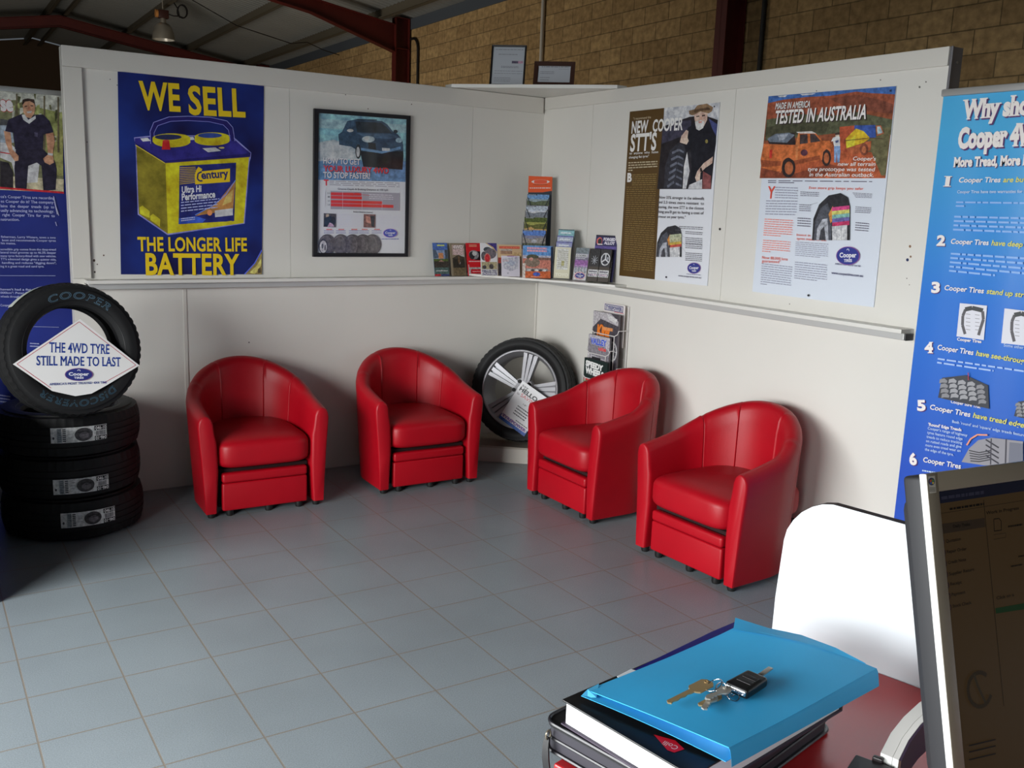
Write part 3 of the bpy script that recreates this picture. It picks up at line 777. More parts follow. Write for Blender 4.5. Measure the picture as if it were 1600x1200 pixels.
def z_side(r):
    h = W2/2; pts = [(0.192, 0.60), (0.198, 0.80), (0.210, 0.86), (0.192+(R2-0.192)*0.35, 0.985), (0.192+(R2-0.192)*0.52, 1.0), (0.192+(R2-0.192)*0.70, 0.965), (R2-0.034, 0.90), (R2-0.020, 0.855)]
    for (a, za), (b, zb) in zip(pts, pts[1:]):
        if a <= r <= b: return h*(za+(zb-za)*(r-a)/(b-a))
    return h*0.9
ring_text('COOPER', st, radians(80), radians(66), 0.226, 0.030, 0, (96, 128, 150))
ring_text('DISCOVERER', st, radians(-92), radians(82), 0.226, 0.028, 0, (60, 96, 116), flip=False)
# paper size label on the tread, upper left
mb = MB(); n = 14
a0, a1 = radians(108), radians(138)
vs = []; fs = []
for i in range(n+1):
    an = a0+(a1-a0)*i/n
    for zz in (-0.035, 0.04): vs.append(((R2+0.002)*cos(an), (R2+0.002)*sin(an), zz))
for i in range(n): fs.append((2*i, 2*i+1, 2*i+3, 2*i+2))
mb.add(vs, fs, ink((190, 194, 186), 1.0)); mb.build('tread_label', st)['label'] = 'pale paper label on the tread'

# diamond shaped card sign held in the standing tyre
up2 = (Vector((0, 0, 1))-nrm*nrm.z).normalized()
P0 = fc+nrm*0.0085
MD = frame(P0, rt, up2)
dboard = Board(MD, None)
cor = [dboard.loc(*q) for q in ((20.5, 569), (125, 498.5), (218, 571), (165, 603), (143, 615), (118, 619), (95, 614), (82, 611))]
mb = MB(); mb.prism(cor, -0.004, 0.0, ink((226, 224, 222), 1.0, 0.4))
sign = tag(mb.build('diamond_sign'), 'white diamond shaped sign with blue lettering propped in the standing tyre', 'sign'); sign.matrix_world = MD
dboard.root = sign; dboard.k = 1.0
NAVY = (34, 60, 140); CRIM = (180, 40, 60)
a = Art(dboard); a.crop_ = None
dboard.crop(0, 430, 2.79)
inn = [(74, 387), (345, 203), (592, 392), (445, 476), (330, 514), (226, 492)]
a.line(inn[:3], 0.0022, CRIM); a.line([(592, 392), (452, 470)], 0.0022, CRIM); a.line([(74, 387), (222, 492)], 0.0022, CRIM); a.done('border')
a = Art(dboard)
a.text('THE 4WD TYRE', (214, 335), (477, 343), 42, NAVY, bold=0.016, slab=0.055); a.text('STILL MADE TO LAST', (158, 392), (526, 397), 40, NAVY, bold=0.016, slab=0.055)
a.text("AMERICA'S MOST TRUSTED 4X4 TIRE", (214, 480), (465, 471), 9, NAVY, bold=0.02, slab=0.05); a.done('lettering')
def emblem(board, x, y, rx, ry, kfn=None, edge=(120, 70, 130), fill=(44, 52, 120), a_=0.0):
    a = Art(board); a.ell(x, y, rx*1.06, ry*1.07, edge, 36, a_); a.ell(x, y, rx, ry, fill, 36, a_)
    W = (226, 226, 232); ca, sa = cos(a_), sin(a_)
    def R_(dx, dy): return (x+dx*ca-dy*sa, y+dx*sa+dy*ca)
    a.text('Cooper', R_(-rx*0.76, ry*0.17), R_(rx*0.76, ry*0.17), ry*0.52, W, bold=0.03, slab=0.05)
    a.text('TIRES', R_(-rx*0.36, ry*0.70), R_(rx*0.36, ry*0.70), ry*0.30, W, bold=0.03, slab=0.05)
    a.line([R_(rx*0.10*cos(t), -ry*0.62-ry*0.17*sin(t)) for t in [i*pi/8-0.4 for i in range(10)]], board.unit(R_(0, 0), R_(rx, 0))*rx*0.05, W)
    return a.done('emblem')
emblem(dboard, 343, 433, 58, 26)

# alloy wheel in the corner -------------------------------------------------
SIL = mat('silver_alloy', (176, 176, 180), rough=0.45, metal=0.6); SILD = mat('machined_groove', (120, 120, 124), rough=0.4, metal=0.8)
RW, RR, WW = 0.342, 0.253, 0.225
nw = Vector((-0.775, -0.60, 0.20)).normalized(); uw = (Vector((0, 0, 1))-nw*nw.z).normalized(); rw = uw.cross(nw)
czw = 0.109+RW*uw.z+WW/2*nw.z*0.9
cw = on_plane(812, 608.5, (0, 0, czw+nw.z*WW/2*0.8), (0, 0, 1))-nw*WW/2*0.8
MW = Matrix(((rw.x, uw.x, nw.x, cw.x), (rw.y, uw.y, nw.y, cw.y), (rw.z, uw.z, nw.z, cw.z), (0, 0, 0, 1)))
wheel = empty('alloy_wheel', 'silver alloy wheel with a low profile tyre leaning in the corner on the plinth', 'wheel', MW)
tyre_mesh(RW, RR-0.004, WW, seg=156, block=0.0042).build('tyre', wheel, 38)
mb = MB(); h = WW/2
mb.lathe([(RR+0.002, h*0.80), (RR+0.004, h*0.85), (RR, h*0.87), (RR-0.007, h*0.85), (RR-0.012, h*0.70), (RR-0.028, h*0.45), (RR-0.034, -h*0.2), (RR-0.02, -h*0.8), (RR+0.004, -h*0.86)], SIL, 72); mb.build('rim', wheel, 40)
face = h*0.66
for k in range(5):
    an = radians(78+72*k); mb = MB(); mb.T = Matrix.Rotation(an, 4, 'Z')
    # web below, three ribs above
    r0, r1 = 0.045, RR-0.016; w0, w1 = 0.026, 0.050
    mb.add([(r0, -w0, face-0.050), (r1, -w1, face-0.012), (r1, w1, face-0.012), (r0, w0, face-0.050), (r0, -w0, face-0.075), (r1, -w1, face-0.05), (r1, w1, face-0.05), (r0, w0, face-0.075)],
           [(0, 1, 2, 3), (7, 6, 5, 4), (0, 4, 5, 1), (1, 5, 6, 2), (2, 6, 7, 3), (3, 7, 4, 0)], SILD)
    for u in (-1, 0, 1):
        hw0, hw1 = 0.0085, 0.0125
        c0, c1 = u*(w0-hw0), u*(w1-hw1); zt0, zt1 = face-0.040, face+0.006
        mb.add([(r0, c0-hw0, zt0), (r1, c1-hw1, zt1), (r1, c1+hw1, zt1), (r0, c0+hw0, zt0), (r0, c0-hw0*1.15, zt0-0.02), (r1, c1-hw1*1.15, zt1-0.03), (r1, c1+hw1*1.15, zt1-0.03), (r0, c0+hw0*1.15, zt0-0.02)],
               [(0, 1, 2, 3), (7, 6, 5, 4), (0, 4, 5, 1), (1, 5, 6, 2), (2, 6, 7, 3), (3, 7, 4, 0)], SIL)
    mb.build('spoke', wheel)
mb = MB(); mb.lathe([(0, face-0.028), (0.032, face-0.028), (0.036, face-0.034), (0.074, face-0.042), (0.080, face-0.052), (0.080, face-0.085), (0, face-0.085)], SIL, 40)
hub = mb.build('hub', wheel, 35)
for k in range(5):
    an = radians(78+36+72*k); mb = MB(); mb.T = Matrix.Translation((0.057*cos(an), 0.057*sin(an), 0))
    mb.lathe([(0, face-0.030), (0.0125, face-0.030), (0.0125, face-0.06)], mat('dark_lug_hole', (12, 12, 12), 0.7), 16); mb.build('lug_hole', hub, 30)
# price card on the spokes
Pc = cw+nw*(WW/2*1.0+0.006)
MC = frame(Pc, rw, uw); cb = Board(MC, None); cb.crop(730, 460, 4.444)
q = [cb.loc(*p) for p in ((391, 604), (569, 731), (391, 981), (213, 853))]
cen = Vector((sum(p[0] for p in q)/4, sum(p[1] for p in q)/4)); ux = (Vector(q[1])-Vector(q[0])).normalized()
cw_ = (Vector(q[2])-Vector(q[3])).length; chh = (Vector(q[0])-Vector(q[3])).length
wx = MC.to_3x3() @ Vector((ux.x, ux.y, 0)); wy = MC.to_3x3() @ Vector((-ux.y, ux.x, 0))
MCC = frame(MC @ Vector((cen.x, cen.y, 0)), wx, wy)
mb = MB(); mb.box(-cw_/2, cw_/2, -chh/2, chh/2, -0.003, 0, ink((224, 224, 226), 1.0)); card = tag(mb.build('price_card'), 'white price card with blue foot tilted across the alloy wheel', 'card'); card.matrix_world = MCC
fb = Flat(MCC, card, cw_, chh, 1.0); a = Art(fb)
a.text('say', (0.07, 0.105), (0.30, 0.105), 0.062, (40, 40, 44), bold=0.0); a.text('HELLO', (0.06, 0.215), (0.72, 0.215), 0.088, (36, 36, 40), bold=0.035)
a.text('to', (0.06, 0.315), (0.15, 0.315), 0.055, (60, 60, 64), 0.0); a.text('SAVINGS', (0.20, 0.315), (0.92, 0.315), 0.082, (206, 60, 66), bold=-0.004)
a.text('18"', (0.42, 0.44), (0.56, 0.44), 0.035, (60, 60, 62), 0.0); a.done('lettering')
a = Art(fb); a.lines(0.30, 0.49, 0.75, 0.74, 4, (70, 70, 74), fill=0.4, seed=4); a.lines(0.5, 0.80, 0.95, 0.83, 1, (60, 60, 64), 0.6, 5); a.done('handwriting')
a = Art(fb); a.rect(0, 0.87, 1, 1.0, (52, 92, 170)); a.rect(0.02, 0.845, 0.98, 0.93, (214, 200, 214)); a.text('TYREPOWER', (0.05, 0.915), (0.95, 0.915), 0.055, (64, 88, 160), bold=0.03, outline=(206, 110, 120)); a.done('logo')

# ================================================================== POSTERS AND BANNERS
KA, KB = 0.36, 0.70
GRAIN = {'battery_picture': 9, 'car_picture': 22, 'man_photo': 26, 'outback_photo': 34, 'corner_picture': 30, 'cutaway_tyre_picture': 60, 'tyre_row_picture': 60, 'mechanic_photos': 60}
def ink2(name, c1, c2, scale, k, rough=0.4, stretch=(1, 1, 1)):
    """printed background that drifts between two inks"""
    if name in _mats: return _mats[name]
    m = bpy.data.materials.new(name); m.use_nodes = True; nt = m.node_tree; b = nt.nodes['Principled BSDF']
    tc = nt.nodes.new('ShaderNodeTexCoord'); mp = nt.nodes.new('ShaderNodeMapping'); mp.inputs['Scale'].default_value = stretch
    n = nt.nodes.new('ShaderNodeTexNoise'); n.inputs['Scale'].default_value = scale; n.inputs['Detail'].default_value = 3
    cr = nt.nodes.new('ShaderNodeValToRGB'); cr.color_ramp.elements[0].position = 0.38; cr.color_ramp.elements[1].position = 0.66
    cr.color_ramp.elements[0].color = (*rgb(c1, k), 1); cr.color_ramp.elements[1].color = (*rgb(c2, k), 1)
    nt.links.new(tc.outputs['Object'], mp.inputs[0]); nt.links.new(mp.outputs[0], n.inputs['Vector']); nt.links.new(n.outputs['Fac'], cr.inputs[0]); nt.links.new(cr.outputs[0], b.inputs['Base Color'])
    b.inputs['Roughness'].default_value = rough; b.inputs['Specular IOR Level'].default_value = 0.3
    _mats[name] = m; return m
def wall_frame(wall, off, u, z):
    if wall == 'A': return frame((u, -off, z), (1, 0, 0), (0, 0, 1))
    return frame((-off, u, z), (0, -1, 0), (0, 0, 1))
def sheet(name, label, cat, wall, off, corners, crop, k, face, thick=0.003, group=None):
    """flat sheet on a wall; corners = TL, TR, BR, BL in the enlarged view"""
    b = Board(wall_frame(wall, off, 0, 0), None, k).crop(*crop)
    q = [b.loc(*p) for p in corners]; cx = sum(p[0] for p in q)/4; cy = sum(p[1] for p in q)/4
    M = b.M @ Matrix.Translation((cx, cy, 0)); b = Board(M, None, k).crop(*crop)
    mb = MB(); mb.prism([b.loc(*p) for p in corners], -thick, 0, face)
    root = tag(mb.build(name), label, cat, group); root.matrix_world = M; b.root = root
    return b
def polys(board, name, items, label=None):
    a = Art(board)
    if name.endswith('photo') or name.endswith('picture') or name.endswith('photos'): a.grain = GRAIN.get(name, 40)
    for it in items:
        if it[0] == 'e': a.ell(*it[1:6])
        elif it[0] == 'l': a.line(it[1], it[2], it[3])
        elif it[0] == 'r': a.rect(*it[1:6])
        else: a.poly(it[1], it[0])
    return a.done(name, label=label)

# ---- battery poster
b = sheet('battery_poster', 'navy battery poster with a big yellow battery and yellow lettering on the left wall', 'poster', 'A', 0.006,
          [(14, 42), (820, 112), (808, 1160), (32, 1160)], (180, 100, 3.529), KA, ink2('battery_poster_ink', (12, 10, 42), (17, 32, 88), 2.2, KA), 0.004)
YL, YD, NV = (196, 166, 28), (88, 80, 22), (28, 24, 82)
polys(b, 'battery_picture', [
    ((96, 96, 160), [(104, 405), (196, 395), (640, 392), (690, 435), (750, 488), (747, 520), (740, 540), (714, 880), (290, 944), (124, 830), (112, 455)]),
    (YD, [(116, 450), (278, 546), (290, 936), (130, 826)]), (YL, [(277, 546), (738, 512), (708, 877), (290, 936)]),
    ((150, 130, 26), [(672, 528), (690, 526), (672, 880), (656, 882)]),
    (NV, [(108, 410), (205, 400), (640, 398), (684, 440), (746, 492), (272, 534), (108, 432)]), ((20, 16, 64), [(108, 432), (272, 534), (746, 492), (743, 514), (274, 548), (112, 447)]),
    ('l', [(112, 447), (274, 547)], 0.004, (206, 190, 60)), ('l', [(274, 548), (743, 514)], 0.003, (120, 104, 24)),
    ('l', [(205, 440), (202, 372), (222, 330), (300, 304), (400, 300), (520, 306), (606, 325), (636, 356), (648, 425)], 0.018, (22, 18, 66)),
    ('l', [(196, 440), (192, 372), (212, 322), (296, 292), (400, 288), (524, 294), (616, 314), (648, 350), (660, 425)], 0.003, (110, 112, 170)),
    ('l', [(216, 436), (214, 380), (234, 340), (306, 316), (400, 312), (516, 318), (596, 336), (624, 364), (636, 425)], 0.003, (84, 84, 140)),
    ((222, 222, 232), [(138, 411), (178, 406), (196, 424), (152, 428)]), ((222, 222, 232), [(398, 402), (430, 402), (438, 418), (408, 420)]),
    ('e', 312, 428, 103, 32, (170, 142, 22)), ((190, 160, 24), [(206, 410), (414, 410), (414, 430), (206, 430)]), ('e', 310, 409, 104, 26, YL), ('e', 292, 403, 74, 15, (24, 28, 56)),
    ('e', 534, 422, 97, 28, (170, 142, 22)), ((190, 160, 24), [(438, 402), (630, 402), (630, 424), (438, 424)]), ('e', 533, 402, 96, 25, YL), ('e', 522, 394, 66, 14, (30, 46, 96)),
    ((206, 36, 40), [(262, 424), (298, 424), (304, 472), (256, 472)]), ('e', 280, 424, 18, 6, (224, 60, 56)),
    ((228, 228, 236), [(480, 465), (552, 460), (583, 479), (512, 487)]), ('e', 586, 462, 16, 5, (160, 140, 80)),
    ((20, 24, 74), [(354, 562), (666, 544), (655, 866), (350, 883)]),
    ((120, 84, 44), [(662, 640), (650, 800), (600, 812), (440, 838), (560, 768)]), ((160, 124, 70), [(650, 690), (640, 760), (590, 780), (610, 730)]),
    ('l', [(663, 640), (610, 720), (540, 780), (440, 832)], 0.004, (90, 120, 190)), ((36, 58, 130), [(350, 850), (440, 838), (500, 856), (480, 874), (350, 883)]),
    ((190, 160, 30), [(366, 906), (420, 896), (438, 908), (366, 918)]), ((200, 172, 40), [(445, 896), (500, 886), (510, 898), (446, 908)]), ((200, 172, 40), [(518, 884), (572, 876), (584, 888), (520, 896)]), ((200, 172, 40), [(592, 872), (640, 864), (650, 876), (594, 884)]),
    ((196, 172, 40), [(134, 790), (150, 780), (190, 812), (190, 850), (136, 826)]), ((196, 172, 40), [(192, 838), (208, 826), (248, 856), (246, 898), (194, 860)]),
    ((228, 228, 236), [(548, 808), (648, 795), (648, 834), (550, 845)])])
a = Art(b)
for i in range(10): a.line([(356, 572+i*10), (452-abs(i-4)*2.5, 569+i*9.3)], 0.0028, YL)
a.poly([(448, 582), (458, 566), (480, 580), (474, 592), (632, 576), (632, 650), (440, 664), (438, 610)], YL)
a.text('entury', (476, 634), (628, 622), 42, (24, 26, 66), bold=0.03, slab=0.05, outline=YL); a.line([(476, 594), (456, 604), (452, 632), (464, 645), (480, 644)], 0.008, (24, 26, 66)); a.done('brand_mark')
a = Art(b); a.text('Ultra Hi', (368, 711), (478, 703), 34, (228, 228, 236), bold=0.03, shear=0.2); a.text('Performance', (366, 752), (552, 735), 36, (228, 228, 236), bold=0.03, shear=0.2)
a.lines(0, 0, 0, 0, 4, (150, 154, 190), fill=0.35, seed=3, quad=[(362, 756), (575, 735), (560, 798), (362, 820)]); a.lines(0, 0, 0, 0, 2, (190, 194, 220), fill=0.4, seed=8, quad=[(362, 848), (440, 840), (440, 860), (362, 870)])
a.ell(520, 820, 14, 16, (150, 96, 60), 16); a.done('label_print')
a = Art(b); a.text('WE', (136, 246), (360, 259), 146, (206, 176, 30), bold=0.03, spacing=1.05); a.text('SELL', (406, 274), (718, 290), 148, (206, 176, 30), bold=0.03, spacing=1.05); a.done('headline')
a = Art(b); a.text('THE LONGER LIFE', (124, 1030), (726, 1031), 74, (206, 176, 30), bold=0.028, spacing=1.04); a.text('BATTERY', (168, 1160), (684, 1160), 113, (206, 176, 30), bold=0.03, spacing=1.05); a.done('slogan')
polys(b, 'corner_picture', [((96, 84, 50), [(716, 1159), (770, 1100), (807, 1036), (806, 1159)]), ((190, 160, 90), [(740, 1150), (780, 1110), (804, 1070), (804, 1110), (770, 1159)]), ((50, 40, 30), [(786, 1130), (800, 1120), (804, 1150), (786, 1154)]), ('l', [(712, 1159), (768, 1098), (807, 1026)], 0.006, (60, 70, 150))])

# ---- framed poster
def glass_mat():
    if 'picture_glass' in _mats: return _mats['picture_glass']
    m = bpy.data.materials.new('picture_glass'); m.use_nodes = True; nt = m.node_tree; nt.nodes.remove(nt.nodes['Principled BSDF'])
    t = nt.nodes.new('ShaderNodeBsdfTransparent'); g = nt.nodes.new('ShaderNodeBsdfGlossy'); g.inputs['Roughness'].default_value = 0.06
    mx = nt.nodes.new('ShaderNodeMixShader'); mx.inputs[0].default_value = 0.05
    nt.links.new(t.outputs[0], mx.inputs[1]); nt.links.new(g.outputs[0], mx.inputs[2]); nt.links.new(mx.outputs[0], nt.nodes['Material Output'].inputs[0])
    _mats['picture_glass'] = m; return m
def frame_border(board, outer, inner, m, depth, name='frame'):
    """mitred border between two quads"""
    o = [board.loc(*p) for p in outer]; i = [board.loc(*p) for p in inner]; mb = MB()
    for a_ in range(4):
        c = (a_+1) % 4
        vs = [(*o[a_], -0.008), (*o[c], -0.008), (*i[c], -0.008), (*i[a_], -0.008), (*o[a_], depth), (*o[c], depth), (*i[c], depth*0.85), (*i[a_], depth*0.85)]
        mb.add(vs, [(3, 2, 1, 0), (4, 5, 6, 7), (0, 1, 5, 4), (2, 3, 7, 6), (1, 2, 6, 5), (3, 0, 4, 7)], m)
    return mb.build(name, board.root)
b = sheet('framed_poster', 'black framed tyre poster showing a dark blue car driving through water', 'poster', 'A', 0.012,
          [(80, 78), (744, 126), (732, 1134), (70, 1130)], (480, 160, 4.8), KA, ink((196, 196, 200), KA), 0.004)
frame_border(b, [(48, 46), (769, 101), (749, 1157), (40, 1157)], [(82, 80), (743, 128), (730, 1132), (72, 1128)], mat('black_frame', (24, 22, 26), 0.4), 0.014)
SKY = (104, 140, 164)
polys(b, 'car_picture', [
    (SKY, [(82, 80), (743, 128), (736, 596), (78, 580)]), ((126, 156, 176), [(82, 120), (742, 168), (741, 230), (82, 190)]), ((88, 124, 150), [(82, 190), (260, 210), (250, 250), (81, 240)]),
    ((70, 96, 126), [(80, 430), (738, 440), (736, 596), (78, 580)]), ((156, 172, 184), [(80, 300), (200, 280), (360, 330), (400, 420), (300, 430), (80, 440)]), ((178, 188, 196), [(90, 350), (220, 320), (350, 370), (340, 410), (120, 425)]),
    ((34, 50, 66), [(232, 240), (262, 220), (300, 140), (372, 126), (560, 140), (600, 165), (646, 222), (680, 240), (714, 282), (722, 346), (712, 500), (420, 478), (396, 372), (330, 332), (240, 318)]),
    ((30, 40, 50), [(372, 124), (520, 128), (524, 136), (374, 134)]),
    ((24, 30, 36), [(360, 142), (548, 152), (588, 178), (636, 232), (374, 224)]), ((40, 58, 76), [(272, 216), (302, 150), (326, 143), (312, 220)]), ((40, 58, 76), [(318, 222), (332, 144), (350, 143), (358, 222)]),
    ((48, 66, 84), [(372, 232), (640, 240), (690, 262), (610, 274), (430, 262)]),
    ((20, 22, 26), [(398, 366), (560, 376), (720, 364), (722, 400), (714, 506), (420, 482)]), ((16, 18, 22), [(456, 300), (512, 306), (516, 356), (460, 346)]), ((70, 96, 122), [(400, 340), (560, 366), (700, 330), (700, 352), (560, 384), (404, 360)]),
    ('e', 458, 276, 48, 24, (120, 136, 148)), ('e', 446, 272, 20, 15, (190, 196, 196)), ('e', 688, 284, 26, 18, (100, 120, 136)), ('e', 322, 211, 24, 12, (150, 150, 146)), ('e', 662, 219, 16, 14, (28, 34, 40)),
    ('e', 382, 368, 22, 54, (30, 32, 36)), ('e', 380, 372, 13, 38, (150, 152, 156)), ((150, 160, 168), [(560, 340), (620, 345), (618, 366), (560, 362)])])
a = Art(b); SH_ = (40, 36, 60)
a.text('HOW TO GET', (120, 457), (396, 468), 42, (222, 218, 220), bold=0.024, shadow=SH_); a.text('YOUR LUXURY 4WD', (120, 514), (610, 533), 42, (206, 52, 50), bold=0.024, shadow=SH_); a.text('TO STOP FASTER!', (120, 565), (470, 573), 43, (222, 218, 220), bold=0.024, shadow=SH_); a.done('headline')
a = Art(b); a.text('T', (124, 622), (160, 623), 42, (200, 40, 46), bold=0.03)
a.lines(0, 0, 0, 0, 3, (110, 106, 114), fill=0.4, seed=1, quad=[(166, 584), (692, 600), (692, 640), (166, 624)])
a.text('Groove Depth & Braking Distance at 100 kph', (228, 655), (605, 664), 14, (70, 66, 74), bold=0.012)
a.text('Braking Distance (metres)', (345, 825), (490, 830), 10, (60, 56, 64), bold=0.02)
for q_, s_ in (([(222, 832), (412, 842), (412, 936), (222, 934)], 2), ([(516, 842), (692, 850), (690, 940), (516, 938)], 3)): a.lines(0, 0, 0, 0, 8, (150, 148, 156), fill=0.35, seed=s_, quad=q_)
for i, x in enumerate((122, 212, 310, 388, 480)):
    a.lines(x+20, 945, x+64, 960, 1, (204, 90, 90), 0.5, i); a.lines(x+2, 956, x+76, 986, 2, (90, 90, 120), 0.35, i+9)
a.done('body_print')
chart = [((112, 108, 116), [(174, 664), (692, 680), (690, 812), (174, 800)])]
for y0, x1 in ((674, 405), (700, 410), (732, 562), (757, 645)):
    chart.append(((198, 50, 46), [(176, y0), (x1, y0+(x1-176)*0.026), (x1, y0+22+(x1-176)*0.026), (176, y0+22)]))
for x in (264, 410, 560): chart.append(('l', [(x, 668), (x, 806)], 0.0015, (170, 166, 172)))
chart += [('l', [(346, 686), (352, 678), (384, 677), (404, 686), (400, 696), (370, 700), (350, 696), (346, 686)], 0.0018, (110, 60, 80)), ('l', [(404, 690), (465, 699)], 0.002, (210, 60, 60))]
polys(b, 'bar_chart', chart)
a = Art(b); a.lines(0, 0, 0, 0, 3, (176, 172, 178), fill=0.35, seed=5, quad=[(462, 684), (636, 690), (650, 734), (462, 728)])
for i, y in enumerate((680, 708, 738, 766)): a.text(('11', '8', '3.5', '1.6')[i], (152, y+6), (168, y+6), 11, (60, 56, 64), 0.01)
a.line([(130, 665), (130, 780)], 0.004, (160, 158, 164)); a.done('chart_labels')
polys(b, 'mechanic_photos', [((60, 54, 54), [(122, 831), (215, 835), (213, 937), (120, 933)]), ((150, 120, 104), [(140, 838), (160, 838), (160, 862), (140, 862)]), ((26, 30, 36), [(126, 866), (180, 850), (186, 930), (124, 930)]), ('e', 192, 888, 20, 34, (30, 28, 30)), ((176, 130, 150), [(166, 900), (190, 912), (200, 930), (150, 932)]),
      ((84, 56, 54), [(422, 837), (510, 841), (508, 940), (420, 937)]), ((140, 90, 80), [(436, 850), (470, 860), (480, 910), (440, 900)]), ((28, 28, 34), [(470, 850), (505, 850), (500, 935), (480, 930)])])
ty = []
for i, x in enumerate((500, 428, 350, 262, 160)):
    ty += [('e', x-12, 1066+(4-i)*0, 66, 78, (58, 54, 56)), ('e', x-24, 1070, 46, 72, (76, 71, 72)), ('e', x-22, 1072, 40, 66, (64, 60, 62))]
ty += [('e', 118, 1080, 34, 56, (44, 42, 46)), ('e', 118, 1082, 27, 46, (150, 144, 152)), ('e', 112, 1078, 8, 20, (60, 58, 62)), ('e', 132, 1090, 7, 22, (66, 62, 66)), ((196, 196, 200), [(70, 1129.5), (560, 1131.5), (560, 1160), (70, 1160)])]
polys(b, 'tyre_row_picture', ty[:-1])
emblem(b, 620, 980, 50, 31)
a = Art(b); a.lines(555, 1020, 685, 1028, 1, (80, 80, 120), 0.7, 2); a.done('web_line')
mb = MB(); q = [b.loc(*p) for p in [(80, 78), (744, 126), (732, 1134), (70, 1130)]]; mb.add([(*p, 0.0105) for p in q][::-1], [(0, 1, 2, 3)], glass_mat()); mb.build('glass', b.root)

# ---- right wall, brown and white poster
b = sheet('tyre_poster', 'poster with brown left column and a bearded man in a hat leaning on a tyre', 'poster', 'B', 0.006,
          [(97, 98), (658, 40), (580, 1187), (30, 1122)], (960, 150, 4.0), KB, ink((206, 208, 214), KB, 0.35), 0.004)
polys(b, 'brown_column', [((76, 56, 26), [(97, 98), (312, 75), (252, 1147), (30, 1122)])])
polys(b, 'man_photo', [
    ((30, 26, 30), [(312, 75), (658, 40), (605, 582), (268, 582)]), ((176, 180, 194), [(312, 75), (658, 40), (648, 150), (560, 120), (470, 130), (306, 190)]), ((206, 210, 220), [(330, 90), (470, 74), (470, 100), (350, 120)]),
    ((52, 50, 66), [(300, 210), (380, 160), (480, 150), (480, 230), (296, 300)]),
    ((22, 22, 30), [(460, 200), (500, 170), (560, 160), (640, 190), (636, 290), (612, 470), (560, 560), (470, 560), (440, 300)]), ((60, 66, 110), [(590, 140), (642, 176), (636, 250), (610, 200)]),
    ((206, 160, 146), [(498, 110), (520, 84), (570, 78), (584, 110), (580, 150), (560, 190), (520, 190), (502, 150)]), ((222, 216, 212), [(504, 160), (540, 150), (566, 160), (556, 200), (530, 216), (512, 206)]), ((196, 130, 120), [(526, 160), (548, 156), (546, 168), (528, 170)]),
    ((60, 44, 40), [(512, 126), (532, 122), (532, 130), (512, 132)]), ((60, 44, 40), [(548, 120), (568, 116), (568, 125), (548, 128)]), ((186, 140, 124), [(536, 126), (546, 124), (550, 150), (534, 152)]),
    ((120, 96, 72), [(466, 92), (500, 84), (520, 58), (580, 48), (600, 60), (618, 70), (610, 96), (590, 110), (540, 96), (490, 122), (470, 114)]), ((84, 64, 48), [(500, 86), (580, 72), (600, 78), (600, 86), (540, 92), (500, 104)]),
    ((206, 164, 150), [(420, 250), (450, 212), (464, 220), (458, 260), (466, 280), (452, 304), (410, 290)]),
    ((44, 44, 52), [(310, 580), (318, 440), (350, 340), (400, 290), (440, 310), (446, 360), (430, 450), (424, 580)])]+
    [((92, 96, 108), [(330+i*6, 560-i*42), (372+i*6, 530-i*40), (376+i*6, 544-i*40), (334+i*6, 574-i*42)]) for i in range(6)]+[((92, 96, 108), [(386+i*4, 540-i*42), (420+i*3, 556-i*42), (420+i*3, 568-i*42), (384+i*4, 552-i*42)]) for i in range(6)]+
    [((200, 200, 210), [(428, 580), (436, 440), (456, 350), (470, 370), (472, 470), (450, 578)]), ((40, 38, 44), [(456, 350), (480, 330), (486, 440), (466, 570), (450, 578), (472, 470)]),
    ((206, 162, 148), [(618, 378), (614, 420), (570, 450), (540, 480), (536, 530), (520, 548), (506, 510), (520, 470), (560, 420)]), ((30, 26, 30), [(536, 452), (546, 446), (552, 470), (540, 476)]), ((120, 70, 70), [(556, 470), (606, 500), (604, 580), (550, 580)]), ('e', 578, 284, 9, 12, (120, 110, 60)), ((190, 190, 200), [(470, 556), (550, 520), (550, 580), (462, 580)])])
W3 = (222, 220, 218)
a = Art(b); a.text('"I recommend the', (120, 150), (230, 139), 14, (190, 176, 150), 0.0); a.text('NEW', (108, 233), (212, 224), 70, W3, bold=0.03, spacing=1.03, shear=0.06); a.text('COOPER', (240, 222), (428, 210), 70, W3, bold=0.03, spacing=1.03, shear=0.06)
a.text("STT'S", (100, 345), (262, 335), 100, W3, bold=0.03, spacing=1.05, shear=0.06); a.text('to  anyone  who  hates', (96, 366), (276, 356), 14, W3, 0.01); a.text('changing flat tyres"', (93, 391), (218, 382), 14, W3, 0.01); a.done('headline')
a = Art(b); a.lines(0, 0, 0, 0, 4, (176, 166, 140), fill=0.4, seed=4, last=0.15, quad=[(90, 410), (272, 402), (270, 462), (88, 474)]); a.text('B', (82, 535), (110, 534), 50, W3, bold=0.05)
a.lines(0, 0, 0, 0, 6, (126, 106, 64), fill=0.38, seed=6, quad=[(114, 488), (268, 482), (264, 560), (112, 562)]); a.lines(0, 0, 0, 0, 40, (118, 98, 58), fill=0.36, seed=7, last=0.4, quad=[(80, 564), (262, 562), (244, 1112), (58, 1090)]); a.done('column_print')
T3 = (64, 60, 66); a = Art(b)
for s, p, q in (('"Now 33% stronger in the sidewalls', (275, 641), (563, 650)), ('and 2.5 times more resistant  to', (273, 671), (562, 681)), ('tearing, the new STT is the closest', (272, 701), (561, 711)), ("thing you'll get to having a coat of", (271, 731), (560, 741)), ('armour on your tyres."', (270, 761), (447, 767))):
    a.text(s, p, q, 17, T3, bold=0.008)
a.done('quotation')
